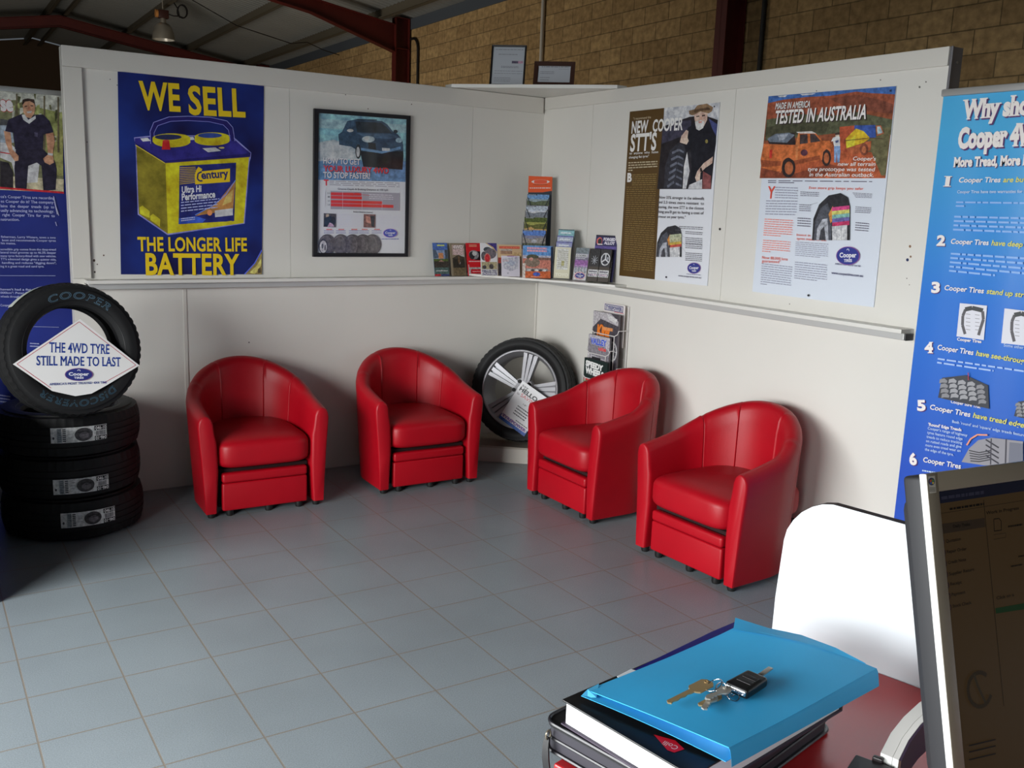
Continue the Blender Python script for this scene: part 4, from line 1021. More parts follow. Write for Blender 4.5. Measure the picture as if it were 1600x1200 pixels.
def cutaway(b, x, y, s, cols):
    """picture of a sliced tyre"""
    P = lambda u, v: (x+u*s, y+v*s)
    polys(b, 'cutaway_tyre_picture', [((40, 40, 44), [P(0, 200), P(6, 110), P(30, 50), P(70, 12), P(120, 2), P(150, 20), P(160, 60), P(158, 200)]), ((70, 72, 80), [P(8, 200), P(14, 120), P(36, 66), P(66, 44), P(82, 90), P(80, 200)]), ((150, 152, 160), [P(18, 200), P(22, 150), P(44, 112), P(66, 108), P(70, 200)]), ((60, 60, 66), [P(30, 200), P(36, 160), P(52, 140), P(58, 200)]),
        ((190, 120, 60), [P(70, 90), P(88, 56), P(92, 110), P(78, 130)])]+[(c, [P(84+i*0.5, 62+i*16), P(158, 54+i*16), P(158, 72+i*16), P(84+i*0.5, 80+i*16)]) for i, c in enumerate(cols)]+[((176, 178, 186), [P(84, 142), P(148, 136), P(148, 200), P(86, 200)]), ('l', [P(104, 140), P(104, 200)], 0.0015, (120, 122, 130)), ('l', [P(124, 139), P(124, 200)], 0.0015, (120, 122, 130))])
cutaway(b, 264, 806, 1.0, [(150, 156, 130), (164, 166, 140), (156, 156, 124), (170, 146, 66), (170, 74, 64)])
a = Art(b)
for i, (y, n) in enumerate(((810, 2), (842, 2), (880, 4), (920, 3), (975, 5))):
    a.lines(0, 0, 0, 0, n, (90, 88, 96), fill=0.4, seed=i+20, quad=[(448+(i == 0)*-40, y), (556-i, y+7), (553-i, y+7+n*11), (446+(i == 0)*-40, y+n*11)])
for p in ([(385, 836), (440, 844)], [(400, 850), (450, 890)], [(380, 880), (445, 930)], [(410, 930), (450, 975)]): a.line(p, 0.0009, (120, 118, 126))
a.text('www.coopertires.com.au', (403, 1127), (545, 1141), 11, (70, 66, 90), 0.015); a.lines(0, 0, 0, 0, 1, (60, 60, 100), 0.5, 3, quad=[(455, 1108), (545, 1116), (545, 1123), (455, 1115)]); a.ell(327, 1132, 5, 6, (30, 28, 40), 12); a.ell(628, 66, 4, 5, (30, 28, 40), 12); a.done('small_print')
emblem(b, 501, 1076, 39, 32)

# ---- right wall, outback poster
b = sheet('tyre_poster', 'white tyre poster with a photo of an orange ute in the red outback', 'poster', 'B', 0.006,
          [(103, 68), (768, 15), (650, 1167), (18, 1085)], (1170, 130, 3.3333), KB, ink((198, 204, 214), KB, 0.35), 0.004)
polys(b, 'outback_photo', [
    ((120, 66, 44), [(103, 68), (768, 15), (712, 495), (57, 495)]), ((58, 92, 150), [(103, 68), (768, 15), (762, 58), (640, 52), (560, 44), (420, 66), (300, 72), (180, 86), (101, 104)]),
    ((206, 208, 212), [(150, 66), (200, 63), (190, 72), (160, 73)]), ((206, 208, 212), [(268, 57), (350, 52), (330, 60), (280, 64)]),
    ((132, 70, 50), [(101, 104), (180, 86), (300, 72), (420, 66), (560, 44), (640, 52), (762, 58), (752, 150), (560, 140), (98, 190)]), ((108, 60, 46), [(420, 80), (560, 60), (700, 90), (752, 110), (748, 160), (520, 130)]),
    ((76, 78, 58), [(94, 190), (260, 160), (440, 170), (560, 150), (748, 190), (740, 270), (560, 250), (86, 300)]), ((62, 62, 46), [(90, 230), (250, 200), (420, 210), (400, 260), (86, 280)]),
    ((88, 84, 58), [(640, 240), (740, 230), (712, 480), (680, 480), (650, 380), (600, 360)]),
    ((156, 78, 48), [(70, 400), (250, 380), (450, 330), (640, 360), (690, 480), (714, 495), (57, 495)]), ((112, 56, 38), [(57, 495), (66, 440), (240, 470), (420, 420), (500, 440), (330, 495)]),
    ((40, 32, 34), [(100, 300), (180, 262), (240, 258), (244, 320), (110, 324)]), ((96, 104, 116), [(96, 290), (140, 264), (210, 258), (240, 270), (200, 310), (110, 306)]), ((140, 146, 156), [(150, 270), (205, 264), (190, 292), (160, 300)]),
    ((170, 92, 50), [(78, 316), (244, 322), (260, 258), (320, 250), (352, 262), (384, 300), (420, 300), (438, 324), (432, 350), (390, 360), (370, 400), (250, 424), (240, 440), (150, 460), (66, 440), (62, 400)]),
    ((212, 200, 190), [(248, 254), (330, 250), (352, 262), (262, 262)]), ((60, 50, 50), [(268, 268), (306, 264), (308, 312), (266, 318)]), ((60, 50, 50), [(320, 264), (346, 266), (376, 302), (322, 310)]),
    ((130, 66, 40), [(66, 400), (160, 406), (250, 400), (370, 376), (372, 396), (250, 424), (66, 438)]), ((190, 110, 66), [(244, 322), (260, 258), (266, 258), (254, 400), (246, 402)]),
    ('e', 208, 440, 36, 52, (44, 34, 34)), ('e', 210, 442, 22, 34, (150, 84, 52)), ('e', 405, 388, 24, 44, (44, 34, 34)), ('e', 406, 390, 14, 28, (150, 84, 52)), ('l', [(164, 466), (176, 400), (206, 378), (240, 400)], 0.010, (180, 100, 58)), ('l', [(380, 400), (386, 356), (406, 338), (428, 352)], 0.008, (180, 100, 58)),
    ((220, 60, 50), [(110, 348), (124, 346), (122, 390), (108, 392)]), ('e', 290, 362, 18, 17, (76, 44, 56)),
    ((206, 170, 150), [(452, 262), (472, 262), (474, 282), (454, 284)]), ((60, 44, 40), [(450, 260), (474, 256), (474, 268), (452, 270)]), ((226, 226, 230), [(440, 284), (460, 276), (486, 282), (492, 300), (482, 326), (446, 328), (440, 302), (430, 304)]), ((110, 136, 176), [(446, 328), (482, 326), (474, 412), (462, 414), (460, 350), (456, 414), (446, 412)]), ((60, 70, 110), [(452, 300), (470, 296), (468, 308), (454, 312)]),
    ((150, 70, 46), [(474, 228), (560, 220), (560, 320), (510, 360), (478, 350)]), ((52, 76, 142), [(552, 220), (660, 218), (664, 282), (600, 290), (552, 280)]), ((212, 160, 40), [(506, 290), (560, 236), (600, 250), (634, 286), (600, 310), (510, 340)]), ((228, 200, 60), [(510, 306), (560, 270), (550, 330), (512, 340)]),
    ((160, 90, 60), [(664, 222), (690, 220), (706, 262), (668, 276)]), ((150, 170, 180), [(670, 226), (686, 226), (700, 258), (672, 266)]), ((150, 80, 50), [(506, 340), (640, 300), (636, 350), (540, 372)]), ('e', 602, 344, 22, 32, (110, 60, 44)), ('e', 602, 346, 12, 18, (160, 92, 60)), ('l', [(500, 300), (640, 285), (700, 290)], 0.003, (70, 50, 40))])
W4 = (226, 222, 220); a = Art(b)
a.text('MADE IN AMERICA', (140, 136), (320, 125), 31, W4, bold=0.024, spacing=1.04, shear=0.18, shadow=(50, 36, 40)); a.text('TESTED IN AUSTRALIA', (138, 211), (612, 184), 64, W4, bold=0.026, spacing=1.04, shear=0.15, shadow=(50, 36, 40))
for s, p, q in (("Cooper's", (545, 402), (664, 403)), ('new all terrain', (466, 430), (662, 431)), ('tyre prototype was tested', (310, 457), (660, 459)), ('in the Australian outback.', (318, 485), (653, 488))): a.text(s, p, q, 19, W4, bold=0.012, shear=0.12)
a.done('headline')
a = Art(b); R4 = (196, 88, 70); G4 = (140, 142, 156)
a.lines(0, 0, 0, 0, 2, (90, 86, 100), 0.45, 3, 0.25, quad=[(103, 503), (645, 508), (645, 528), (103, 522)]); a.text('Y', (98, 600), (136, 601), 62, (190, 70, 56), 0.01)
a.lines(0, 0, 0, 0, 5, G4, 0.4, 5, quad=[(140, 536), (260, 540), (256, 606), (138, 602)]); a.lines(0, 0, 0, 0, 6, G4, 0.4, 6, 0.95, quad=[(94, 606), (256, 608), (250, 692), (88, 688)])
a.text('Even more grip keeps you safer', (316, 551), (600, 556), 13, R4, 0.005)
a.lines(0, 0, 0, 0, 8, (206, 130, 120), 0.4, 8, 0.6, quad=[(86, 702), (236, 710), (228, 806), (78, 796)]); a.lines(0, 0, 0, 0, 6, (206, 130, 120), 0.4, 9, 0.3, quad=[(78, 812), (222, 822), (216, 892), (72, 880)])
a.text('Invest in', (252, 795), (324, 799), 12, R4, 0.005); a.text('tyres made to last', (252, 815), (408, 823), 13, R4, 0.005); a.text('Now 80,000 kms', (72, 914), (205, 924), 14, R4, 0.005); a.text('guaranteed"', (71, 932), (168, 938), 14, R4, 0.005)
a.lines(0, 0, 0, 0, 8, G4, 0.4, 11, 0.8, quad=[(248, 822), (418, 834), (412, 916), (244, 900)]); a.lines(0, 0, 0, 0, 8, G4, 0.4, 12, 0.7, quad=[(244, 926), (412, 942), (408, 1040), (240, 1020)]); a.lines(0, 0, 0, 0, 10, G4, 0.4, 13, 0.2, quad=[(70, 934), (230, 952), (222, 1070), (64, 1050)])
for i, q_ in enumerate(([(272, 562), (370, 566), (368, 592), (272, 590)], [(266, 628), (328, 630), (326, 670), (266, 668)], [(258, 696), (326, 700), (326, 752), (256, 748)], [(542, 568), (646, 574), (644, 600), (562, 598)], [(560, 640), (640, 646), (636, 680), (556, 676)], [(560, 720), (630, 726), (626, 776), (556, 770)])): a.lines(0, 0, 0, 0, 3+(i > 0), (100, 98, 110), 0.4, 30+i, quad=q_)
a.line([(320, 634), (362, 622)], 0.001, (110, 110, 120))
a.text('www.coopertires.com.au', (433, 993), (598, 1010), 13, (56, 56, 90), bold=0.02, slab=0.04); a.text("AMERICA'S MOST TRUSTED 4X4 TIRE", (453, 944), (585, 957), 8, (60, 60, 96), bold=0.02, slab=0.04); a.ell(315, 1105, 6, 6, (30, 30, 36), 12); a.ell(742, 40, 5, 6, (40, 46, 70), 12); a.done('body_print')
cutaway(b, 334, 570, 1.24, [(176, 60, 110), (186, 176, 96), (112, 156, 148), (96, 90, 146), (166, 50, 88)])
emblem(b, 522, 899, 58, 45)

# ---- pull-up banner on the right
XB = -0.12
Mb = frame((XB, -3.41, 1.1), (0, -1, 0), (0, 0, 1))
bn = empty('pull_up_banner', 'bright blue pull up banner with numbered white and yellow text at the right wall end', 'banner', frame((XB, -3.41, 0), (0, -1, 0), (0, 0, 1)))
KB2 = 0.86; b = Board(Mb, None, KB2); tl = b.loc(1474.5, 149); w2 = 0.85
blue = bpy.data.materials.new('blue_banner_print'); blue.use_nodes = True; nt = blue.node_tree; bs = nt.nodes['Principled BSDF']
tc = nt.nodes.new('ShaderNodeTexCoord'); sp = nt.nodes.new('ShaderNodeSeparateXYZ'); cr = nt.nodes.new('ShaderNodeValToRGB'); mr = nt.nodes.new('ShaderNodeMapRange'); mr.inputs[1].default_value = -1.0; mr.inputs[2].default_value = 1.0
nt.links.new(tc.outputs['Object'], sp.inputs[0]); nt.links.new(sp.outputs['Y'], mr.inputs[0]); nt.links.new(mr.outputs[0], cr.inputs[0]); nt.links.new(cr.outputs[0], bs.inputs['Base Color'])
e = cr.color_ramp.elements; e[0].position = 0.25; e[0].color = (*rgb((44, 80, 176), KB2), 1); e[1].position = 0.95; e[1].color = (*rgb((72, 160, 208), KB2), 1); e2 = e.new(0.62); e2.color = (*rgb((50, 112, 196), KB2), 1)
bs.inputs['Roughness'].default_value = 0.3
mb = MB(); mb.add([(tl[0]+w2*i/16, y, 0.0025*sin(i*1.3)) for i in range(17) for y in (-1.04, tl[1])], [(2*i, 2*i+2, 2*i+3, 2*i+1) for i in range(16)], blue)
pr = mb.build('printed_sheet', bn, 60); pr.matrix_world = Mb
b.root = bn
b.z0 = 0.004
def done(a, nm): 
    o = a.done(nm); o.matrix_local = Matrix.Translation((0, 1.1, 0)); return o
mb = MB(); mb.rbox(tl[0]-0.004, tl[0]+w2+0.004, 1.1+tl[1]-0.006, 1.1+tl[1]+0.022, -0.012, 0.014, mat('silver_rail', (188, 188, 186), 0.35, 0.5), 0.005); mb.build('top_rail', bn, 40)
mb = MB(); mb.rbox(tl[0]-0.02, tl[0]+w2+0.02, 0.0, 0.075, -0.10, 0.06, mat('silver_rail', (188, 188, 186)), 0.02, 3); mb.build('base_case', bn, 40)
mb = MB(); mb.tube([(tl[0]+w2/2, 0.06, -0.03), (tl[0]+w2/2, 2.1, -0.022)], 0.01, mat('silver_rail', (188, 188, 186))); mb.build('support_pole', bn, 40)
CW, YW = (232, 226, 222), (206, 200, 96); SHD = (86, 50, 100)
b.crop(1400, 130, 3.43); a = Art(b)
a.text('Why should', (352, 190), (848, 153), 92, CW, bold=0.05, slab=0.07, shadow=SHD); a.text('Cooper 4WD', (332, 346), (815, 321), 98, CW, bold=0.06, slab=0.07, shadow=SHD); a.text('More Tread, More M', (309, 447), (722, 436), 46, CW, bold=0.05, slab=0.06, shadow=SHD); done(a, 'headline')
def item(num, np_, h, p0, p1, q1, yel):
    a.text(num, np_, (np_[0]+(46 if num != '1' else 42), np_[1]+1), h, CW, bold=0.05, slab=0.08, shadow=SHD)
    a.text('Cooper Tires', p0, p1, 26, CW, bold=0.02, shear=0.12); a.text(yel, (p1[0]+14, p1[1]+(p1[1]-p0[1])*14/(p1[0]-p0[0])), q1, 27, YW, bold=0.02, shear=0.15)
a = Art(b); item('1', (256, 550), 48, (340, 532), (563, 531), (686, 530), 'are bu'); item('2', (220, 868), 50, (297, 860), (500, 868), (682, 878), 'have deep'); item('3', (192, 1120), 52, (263, 1108), (474, 1126), (690, 1148), 'stand up str'); done(a, 'numbered_points')
b.crop(1400, 470, 3.43); a = Art(b); item('4', (157, 276), 52, (226, 260), (418, 290), (690, 336), 'have see-throug'); item('5', (118, 586), 52, (186, 580), (402, 622), (690, 680), 'have tread edge')
a.text('6', (78, 876), (118, 876), 56, CW, bold=0.05, slab=0.08, shadow=SHD); a.text('Cooper Tires', (150, 862), (352, 900), 26, CW, bold=0.02, shear=0.12); done(a, 'numbered_points')
b.crop(1400, 130, 3.43); a = Art(b); L4 = (186, 206, 232)
a.text('Cooper Tires have two warranties for the', (332, 590), (720, 588), 15, L4, 0.02, slab=0.04)
for i, q_ in enumerate(([(328, 628), (700, 632), (698, 676), (324, 668)], [(318, 704), (700, 712), (700, 812), (310, 796)], [(300, 902), (700, 926), (700, 1060), (288, 1016)])): a.lines(0, 0, 0, 0, (2, 4, 5)[i], (134, 170, 220), 0.42, 40+i, (0.12, 1, 0.6)[i], quad=q_)
b.crop(1400, 470, 3.43)
a.lines(0, 0, 0, 0, 2, (160, 186, 228), 0.42, 45, 0.65, quad=[(230, 300), (690, 366), (690, 410), (224, 340)])
a.text('Cooper Tires', (332, 212), (462, 226), 15, CW, 0.03, slab=0.05); a.text('Some other', (582, 244), (688, 258), 15, L4, 0.01, slab=0.03); a.text('Cooper Sure Trac', (298, 546), (458, 576), 15, CW, 0.02, slab=0.04)
a.text("Both 'round' and 'square' edge treads feature in", (306, 652), (720, 732), 14, L4, 0.01, slab=0.03); a.text("'Round' Edge Treads", (178, 668), (356, 698), 15, CW, 0.03, slab=0.05)
for i, s in enumerate(("Cooper's range of highway", 'tyres feature round edge', 'treads to reduce tracking', 'on rutted roads and give', 'more even tread wear on', 'the edge of the tyre.')):
    a.text(s, (175-i*3, 688+i*22.5), ((388, 362, 360, 356, 352, 314)[i], (727, 746, 768, 789, 810, 830)[i]), 14, L4, 0.01, slab=0.03)
a.lines(0, 0, 0, 0, 1, L4, 0.5, 51, quad=[(146, 900), (250, 918), (250, 934), (146, 916)]); done(a, 'body_print')
it = []
for x0, s_ in ((330, 0), (570, 1)):
    x1 = x0+(164 if not s_ else 180); it += [((206, 206, 214), [(x0+18, 12+s_*28), (x1, 26+s_*34), (x1-18, 210+s_*34), (x0, 190+s_*36)])]
    c = x0+84+s_*24; it += [('l', [(c-38, 178+s_*40), (c-52, 130+s_*30), (c-50, 80+s_*30), (c-36, 46+s_*30)], 0.012, (90, 88, 92)), ('l', [(c-38, 46+s_*30), (c, 38+s_*30), (c+58, 52+s_*32)], 0.017, (70, 72, 74)), ('l', [(c+56, 56+s_*32), (c+60, 100+s_*32), (c+44, 150+s_*34), (c+34, 184+s_*36)], 0.012, (90, 88, 92))]
    it += [('l', [(c-34, y+s_*34), (c-10, y+3+s_*34)], 0.002, (130, 128, 132)) for y in (70, 92, 112, 132, 152)]+[('l', [(c+16, y+s_*34), (c+40, y+3+s_*34)], 0.002, (130, 128, 132)) for y in (74, 94, 114, 134, 154)]
def treadpic(x, y, w_, h_, skew, n=5):
    rnd = random.Random(int(x)); o = [((64, 66, 72), [(x+22, y), (x+w_*0.55, y-14), (x+w_, y+skew), (x+w_+6, y+h_+skew+16), (x, y+h_-4)])]
    for r in range(4):
        for c in range(n):
            u = x+10+(w_-20)*(c+0.08*r)/n; v = y+8+r*h_/4.2+skew*(c/n)-(8 if c in (1, 2, 3) else 0); bw = (w_-20)/n*0.82
            o.append(((150, 150, 154) if c not in (0, n-1) else (130, 130, 134), [(u, v), (u+bw*0.6, v-5), (u+bw, v+8), (u+bw*0.9, v+h_/5.6), (u+bw*0.3, v+h_/6.4), (u-4, v+h_/5)]))
    return o
it += treadpic(232, 412, 268, 110, 40)+treadpic(640, 540, 200, 80, 30)
it += [((140, 138, 144), [(360, 862), (400, 790), (450, 745), (520, 732), (690, 752), (690, 880), (480, 880)])]+[('l', [(400+i*2, 800+i*14), (455, 812+i*12), (520, 800+i*12)], 0.004, (56, 54, 60)) for i in range(5)]+[('l', [(490, 742+i*28), (560, 786+i*28)], 0.006, (60, 58, 66)) for i in range(4)]+[('l', [(600, 740), (596, 870)], 0.006, (70, 68, 76)), ('l', [(520, 736), (516, 876)], 0.005, (70, 68, 76)), ((110, 112, 124), [(618, 756), (690, 764), (690, 874), (612, 872)]), ('l', [(388, 772), (410, 738), (446, 716), (500, 718)], 0.006, (226, 150, 120)), ('l', [(396, 384), (398, 424)], 0.004, (150, 60, 80))]
a = Art(b)
for q_ in it:
    if q_[0] == 'l': a.line(q_[1], q_[2], q_[3])
    else: a.poly(q_[1], q_[0])
done(a, 'tyre_pictures')

# ---- pull-up banner on the left, behind the wall end
YBN = 0.20; KL = 0.50
Ml = frame((-3.285, YBN, 1.1), (1, 0, 0), (0, 0, 1)); b = Board(Ml, None, KL).crop(0, 130, 3.87)
bn = empty('pull_up_banner', 'dark blue pull up banner with a photo of a standing man, behind the tyres', 'banner', frame((-3.285, YBN, 0), (1, 0, 0), (0, 0, 1)))
b.root = bn; b.z0 = 0.003; ty_ = b.loc(186, 58)[1]; tr_ = 0.425
mb = MB(); mb.box(-tr_, tr_, -1.03, ty_, -0.001, 0.0, ink2('left_banner_ink', (26, 32, 86), (34, 44, 110), 1.5, KL)); pr = mb.build('printed_sheet', bn); pr.matrix_local = Matrix.Translation((0, 1.1, 0))
mb = MB(); mb.rbox(-tr_-0.004, tr_+0.004, 1.1+ty_-0.004, 1.1+ty_+0.022, -0.012, 0.012, mat('silver_rail', (188, 188, 186)), 0.005); mb.build('top_rail', bn, 40)
mb = MB(); mb.rbox(-tr_-0.02, tr_+0.02, 0.0, 0.075, -0.07, 0.07, mat('silver_rail', (188, 188, 186)), 0.02, 3); mb.build('base_case', bn, 40)
mb = MB(); mb.tube([(0, 0.06, -0.03), (0, 2.1, -0.022)], 0.01, mat('silver_rail', (188, 188, 186))); mb.build('support_pole', bn, 40)
rnd = random.Random(3)
ph = [((92, 92, 66), [(-600, 42-46), (376, 78), (384, 660), (-600, 600)]), ((150, 150, 140), [(0, 48), (372, 78), (376, 200), (240, 160), (120, 100), (0, 110)]), ((112, 116, 70), [(200, 140), (374, 180), (380, 500), (300, 520), (240, 300)]), ((124, 122, 74), [(300, 300), (380, 280), (382, 560), (320, 560)])]
for i in range(26):
    x = rnd.uniform(0, 372); y = rnd.uniform(60, 330); ph.append((((60, 62, 40), (130, 134, 84), (84, 84, 56), (160, 158, 140))[i % 4], [(x, y), (x+rnd.uniform(6, 22), y+rnd.uniform(-10, 6)), (x+rnd.uniform(10, 26), y+rnd.uniform(16, 50)), (x+rnd.uniform(-6, 8), y+rnd.uniform(20, 60))]))
for x in (96, 262, 346): ph.append(((84, 76, 58), [(x, 56+x*0.08), (x+9, 56+x*0.08), (x+12, 420), (x, 420)]))
ph += [((150, 140, 116), [(0, 560), (384, 580), (384, 662), (0, 645)]),
    ((60, 60, 62), [(0, 215), (60, 225), (60, 300), (0, 300)]), ((120, 130, 140), [(0, 255), (40, 255), (76, 300), (84, 360), (0, 360)]), ((176, 172, 176), [(0, 358), (60, 362), (100, 400), (240, 470), (226, 600), (100, 606), (70, 480), (0, 450)]), ((170, 40, 46), [(0, 414), (60, 424), (60, 430), (0, 420)]), ((34, 30, 34), [(0, 470), (50, 480), (78, 540), (80, 640), (0, 640)]),
    ((30, 26, 40), [(96, 380), (240, 380), (330, 470), (342, 520), (336, 645), (262, 652), (250, 500), (222, 480), (170, 500), (160, 645), (92, 640), (86, 520)]),
    ((32, 28, 44), [(130, 186), (166, 208), (215, 190), (260, 190), (300, 230), (322, 296), (262, 312), (258, 400), (90, 400), (80, 300), (30, 290), (50, 220)]), ((170, 170, 176), [(130, 192), (150, 190), (170, 222), (214, 196), (216, 214), (176, 246), (140, 222)]),
    ((168, 116, 92), [(136, 120), (160, 100), (200, 104), (212, 140), (208, 180), (186, 212), (160, 206), (140, 176)]), ((44, 32, 28), [(132, 130), (136, 100), (166, 92), (204, 98), (212, 140), (204, 122), (180, 108), (150, 112), (138, 130)]),
    ((230, 220, 214), [(160, 172), (194, 168), (188, 180), (166, 182)]), ((50, 36, 32), [(148, 138), (164, 136), (164, 142), (148, 144)]), ((50, 36, 32), [(184, 134), (200, 134), (200, 140), (184, 140)]), ((150, 98, 78), [(170, 142), (180, 140), (186, 162), (168, 164)]),
    ((164, 112, 88), [(22, 288), (62, 298), (74, 400), (112, 440), (110, 468), (90, 472), (60, 430), (34, 360)]), ((164, 112, 88), [(276, 306), (322, 300), (330, 350), (318, 430), (326, 480), (300, 494), (270, 480), (260, 456), (290, 430)]), ((200, 196, 190), [(288, 420), (320, 426), (318, 440), (288, 434)]), ((60, 56, 76), [(206, 296), (228, 300), (226, 326), (208, 322)]),
    ((160, 34, 40), [(-600, 640-58), (384, 656), (386, 668), (-600, 592)])]
a = Art(b); a.grain = 30
for c, q_ in ph: a.poly([(max(-580, x), y) for x, y in q_], c)
done(a, 'man_photo')
a = Art(b); a.text('se', (4, 164), (82, 167), 84, (190, 186, 186), bold=0.05, slab=0.05, outline=(150, 40, 44)); done(a, 'headline')
b.crop(0, 280, 6.0); a = Art(b); LB = (140, 144, 176)
for s, p, q, h in (("ca's Cooper Tires are recording", (4, 174), (510, 190), 25), ('es Cooper do it? The company', (6, 218), (503, 229), 25), ('lains  the  deeper  treads  (up  to', (4, 262), (508, 273), 25), ('ually advancing its technology.', (4, 304), (506, 313), 25), ('right  Cooper  Tire  for  you  to', (20, 345), (513, 355), 25), ('nstruction.', (4, 388), (182, 390), 25),
                   ('fisherman, Larry Waters, tows a two', (6, 548), (520, 556), 19), ('boat and recommends Cooper tyres', (18, 580), (521, 585), 19), ('his mates.', (6, 608), (148, 611), 19),
                   ('ncredible grip comes from the deep-tread', (2, 665), (524, 668), 19), ('lateral tread grooves up to 46.3% deeper', (2, 695), (524, 698), 19), ('many tyres factory-fitted with new vehicles.', (2, 727), (524, 730), 19), ("TT's advanced design gives a quieter ride,", (6, 757), (526, 762), 19), ('handling and reduces "digging down",', (16, 791), (526, 794), 19), ('ing it a great road and sand tyre.', (2, 825), (412, 826), 19),
                   ("haven't had a flat and the tyres", (2, 1040), (520, 1046), 19), ('000km": Peter Davis', (2, 1072), (320, 1076), 19), ('wheels throughout', (2, 1106), (222, 1110), 19), ("Cooper's ATR", (2, 1190), (170, 1188), 19)):
    a.text(s, p, q, h, LB, bold=0.014, slab=0.035)
a.line([(-300, 902), (518, 904)], 0.003, (110, 116, 150)); a.line([(500, 160), (520, 250), (548, 340)], 0.003, (150, 150, 170)); a.line([(508, 210), (535, 330)], 0.003, (150, 150, 170)); a.line([(518, 400), (530, 438)], 0.003, (140, 140, 165))
b.crop(0, 430, 2.79); a.line([(90, 222), (256, 226)], 0.003, (110, 116, 150)); a.lines(0, 0, 0, 0, 2, LB, 0.4, 3, quad=[(130, 290), (170, 292), (170, 316), (130, 314)]); a.lines(0, 0, 0, 0, 3, LB, 0.45, 6, quad=[(0, 515), (44, 522), (44, 560), (0, 556)]); done(a, 'body_print')

# ================================================================== BROCHURES, RACKS, CERTIFICATES
def card_frame(base, n_h, lean):
    """base point on the shelf, horizontal facing direction, backward lean in degrees"""
    n = Vector((n_h[0], n_h[1], 0)).normalized(); x = Vector((0, 0, 1)).cross(n).normalized()
    y = Vector((0, 0, 1))*cos(radians(lean))-n*sin(radians(lean))
    return frame(base, x, y)
def card_sheet(name, label, cat, M0, corners, crop, k, face, thick=0.004, group=None, foot=True):
    b = Board(M0, None, k).crop(*crop); q = [b.loc(*p) for p in corners]
    x0 = (q[0][0]+q[3][0])/2; x1 = (q[1][0]+q[2][0])/2; yt = (q[0][1]+q[1][1])/2; yb = 0.0012+thick*0.25 if foot else (q[2][1]+q[3][1])/2
    M = M0 @ Matrix.Translation(((x0+x1)/2, (yt+yb)/2, 0)); w_, h_ = x1-x0, yt-yb
    mb = MB(); mb.box(-w_/2, w_/2, -h_/2, h_/2, -thick, 0, face)
    root = tag(mb.build(name), label, cat, group); root.matrix_world = M
    return Flat(M, root, w_, h_, k)
G1 = 'brochures along the corner shelf'
C7 = (660, 260, 5.0); C8 = (660, 370, 9.41); C9 = (860, 340, 11.425)
KS = 0.62
MA = card_frame((0, -0.062, ZA), (0, -1), 12)
# 1 holiday leaflet
f = card_sheet('brochure', 'blue and green holiday leaflet at the left end of the shelf row', 'brochure', MA, [(150, 88), (368, 92), (392, 570), (180, 570)], C8, KS, ink((84, 100, 120), KS), 0.004, G1)
a = Art(f); a.rect(0, 0, 1, 0.3, (66, 92, 150)); a.rect(0, 0.22, 1, 0.48, (110, 124, 150)); a.rect(0.35, 0.3, 0.68, 0.47, (196, 120, 80)); a.poly([(0, 0.2), (0.2, 0.22), (0.36, 0.45), (0, 0.46)], (70, 80, 96)); a.rect(0.8, 0.2, 1, 0.5, (60, 70, 80)); a.rect(0, 0.48, 1, 0.57, (70, 84, 40)); a.rect(0, 0.55, 1, 0.74, (52, 46, 40)); a.poly([(0.3, 0.57), (0.5, 0.5), (0.7, 0.57)], (130, 100, 90)); a.rect(0, 0.74, 1, 1, (66, 84, 80)); a.poly([(0.1, 0.83), (0.45, 0.83), (0.5, 0.81), (0.56, 0.83), (0.9, 0.83), (0.9, 0.85), (0.1, 0.85)], (190, 196, 190)); a.rect(0, 0.94, 0.4, 1, (160, 40, 46)); a.rect(0.45, 0.94, 1, 1, (50, 56, 100)); a.lines(0.3, 0.05, 0.8, 0.1, 1, (190, 200, 90), 0.8); a.done('cover_picture')
# 2 driving guide
f = card_sheet('brochure', 'grey brown four wheel drive guide booklet, second in the shelf row', 'brochure', MA, [(408, 95), (612, 95), (645, 566), (430, 568)], C8, KS, ink((116, 104, 86), KS), 0.006, G1)
a = Art(f); a.rect(0.12, 0.05, 0.98, 0.36, (150, 132, 124)); a.poly([(0.1, 0.5), (0.5, 0.38), (0.95, 0.36), (0.95, 0.5)], (190, 188, 180)); a.rect(0.12, 0.45, 0.96, 0.75, (44, 40, 34)); a.poly([(0.12, 0.46), (0.5, 0.36), (0.96, 0.42), (0.96, 0.5)], (60, 52, 44)); a.rect(0.12, 0.75, 0.96, 1, (92, 80, 60)); a.ell(0.6, 0.6, 0.05, 0.04, (150, 150, 150)); a.rect(0.5, 0.4, 0.62, 0.62, (90, 70, 50)); a.done('cover_picture')
a = Art(f); a.text('4WD', (0.2, 0.165), (0.9, 0.165), 0.10, (206, 196, 196), bold=0.04); a.text('RIDE', (0.2, 0.26), (0.9, 0.26), 0.07, (196, 170, 172), bold=0.04); a.text('GUIDE', (0.2, 0.35), (0.9, 0.35), 0.07, (196, 170, 172), bold=0.04); a.done('title')
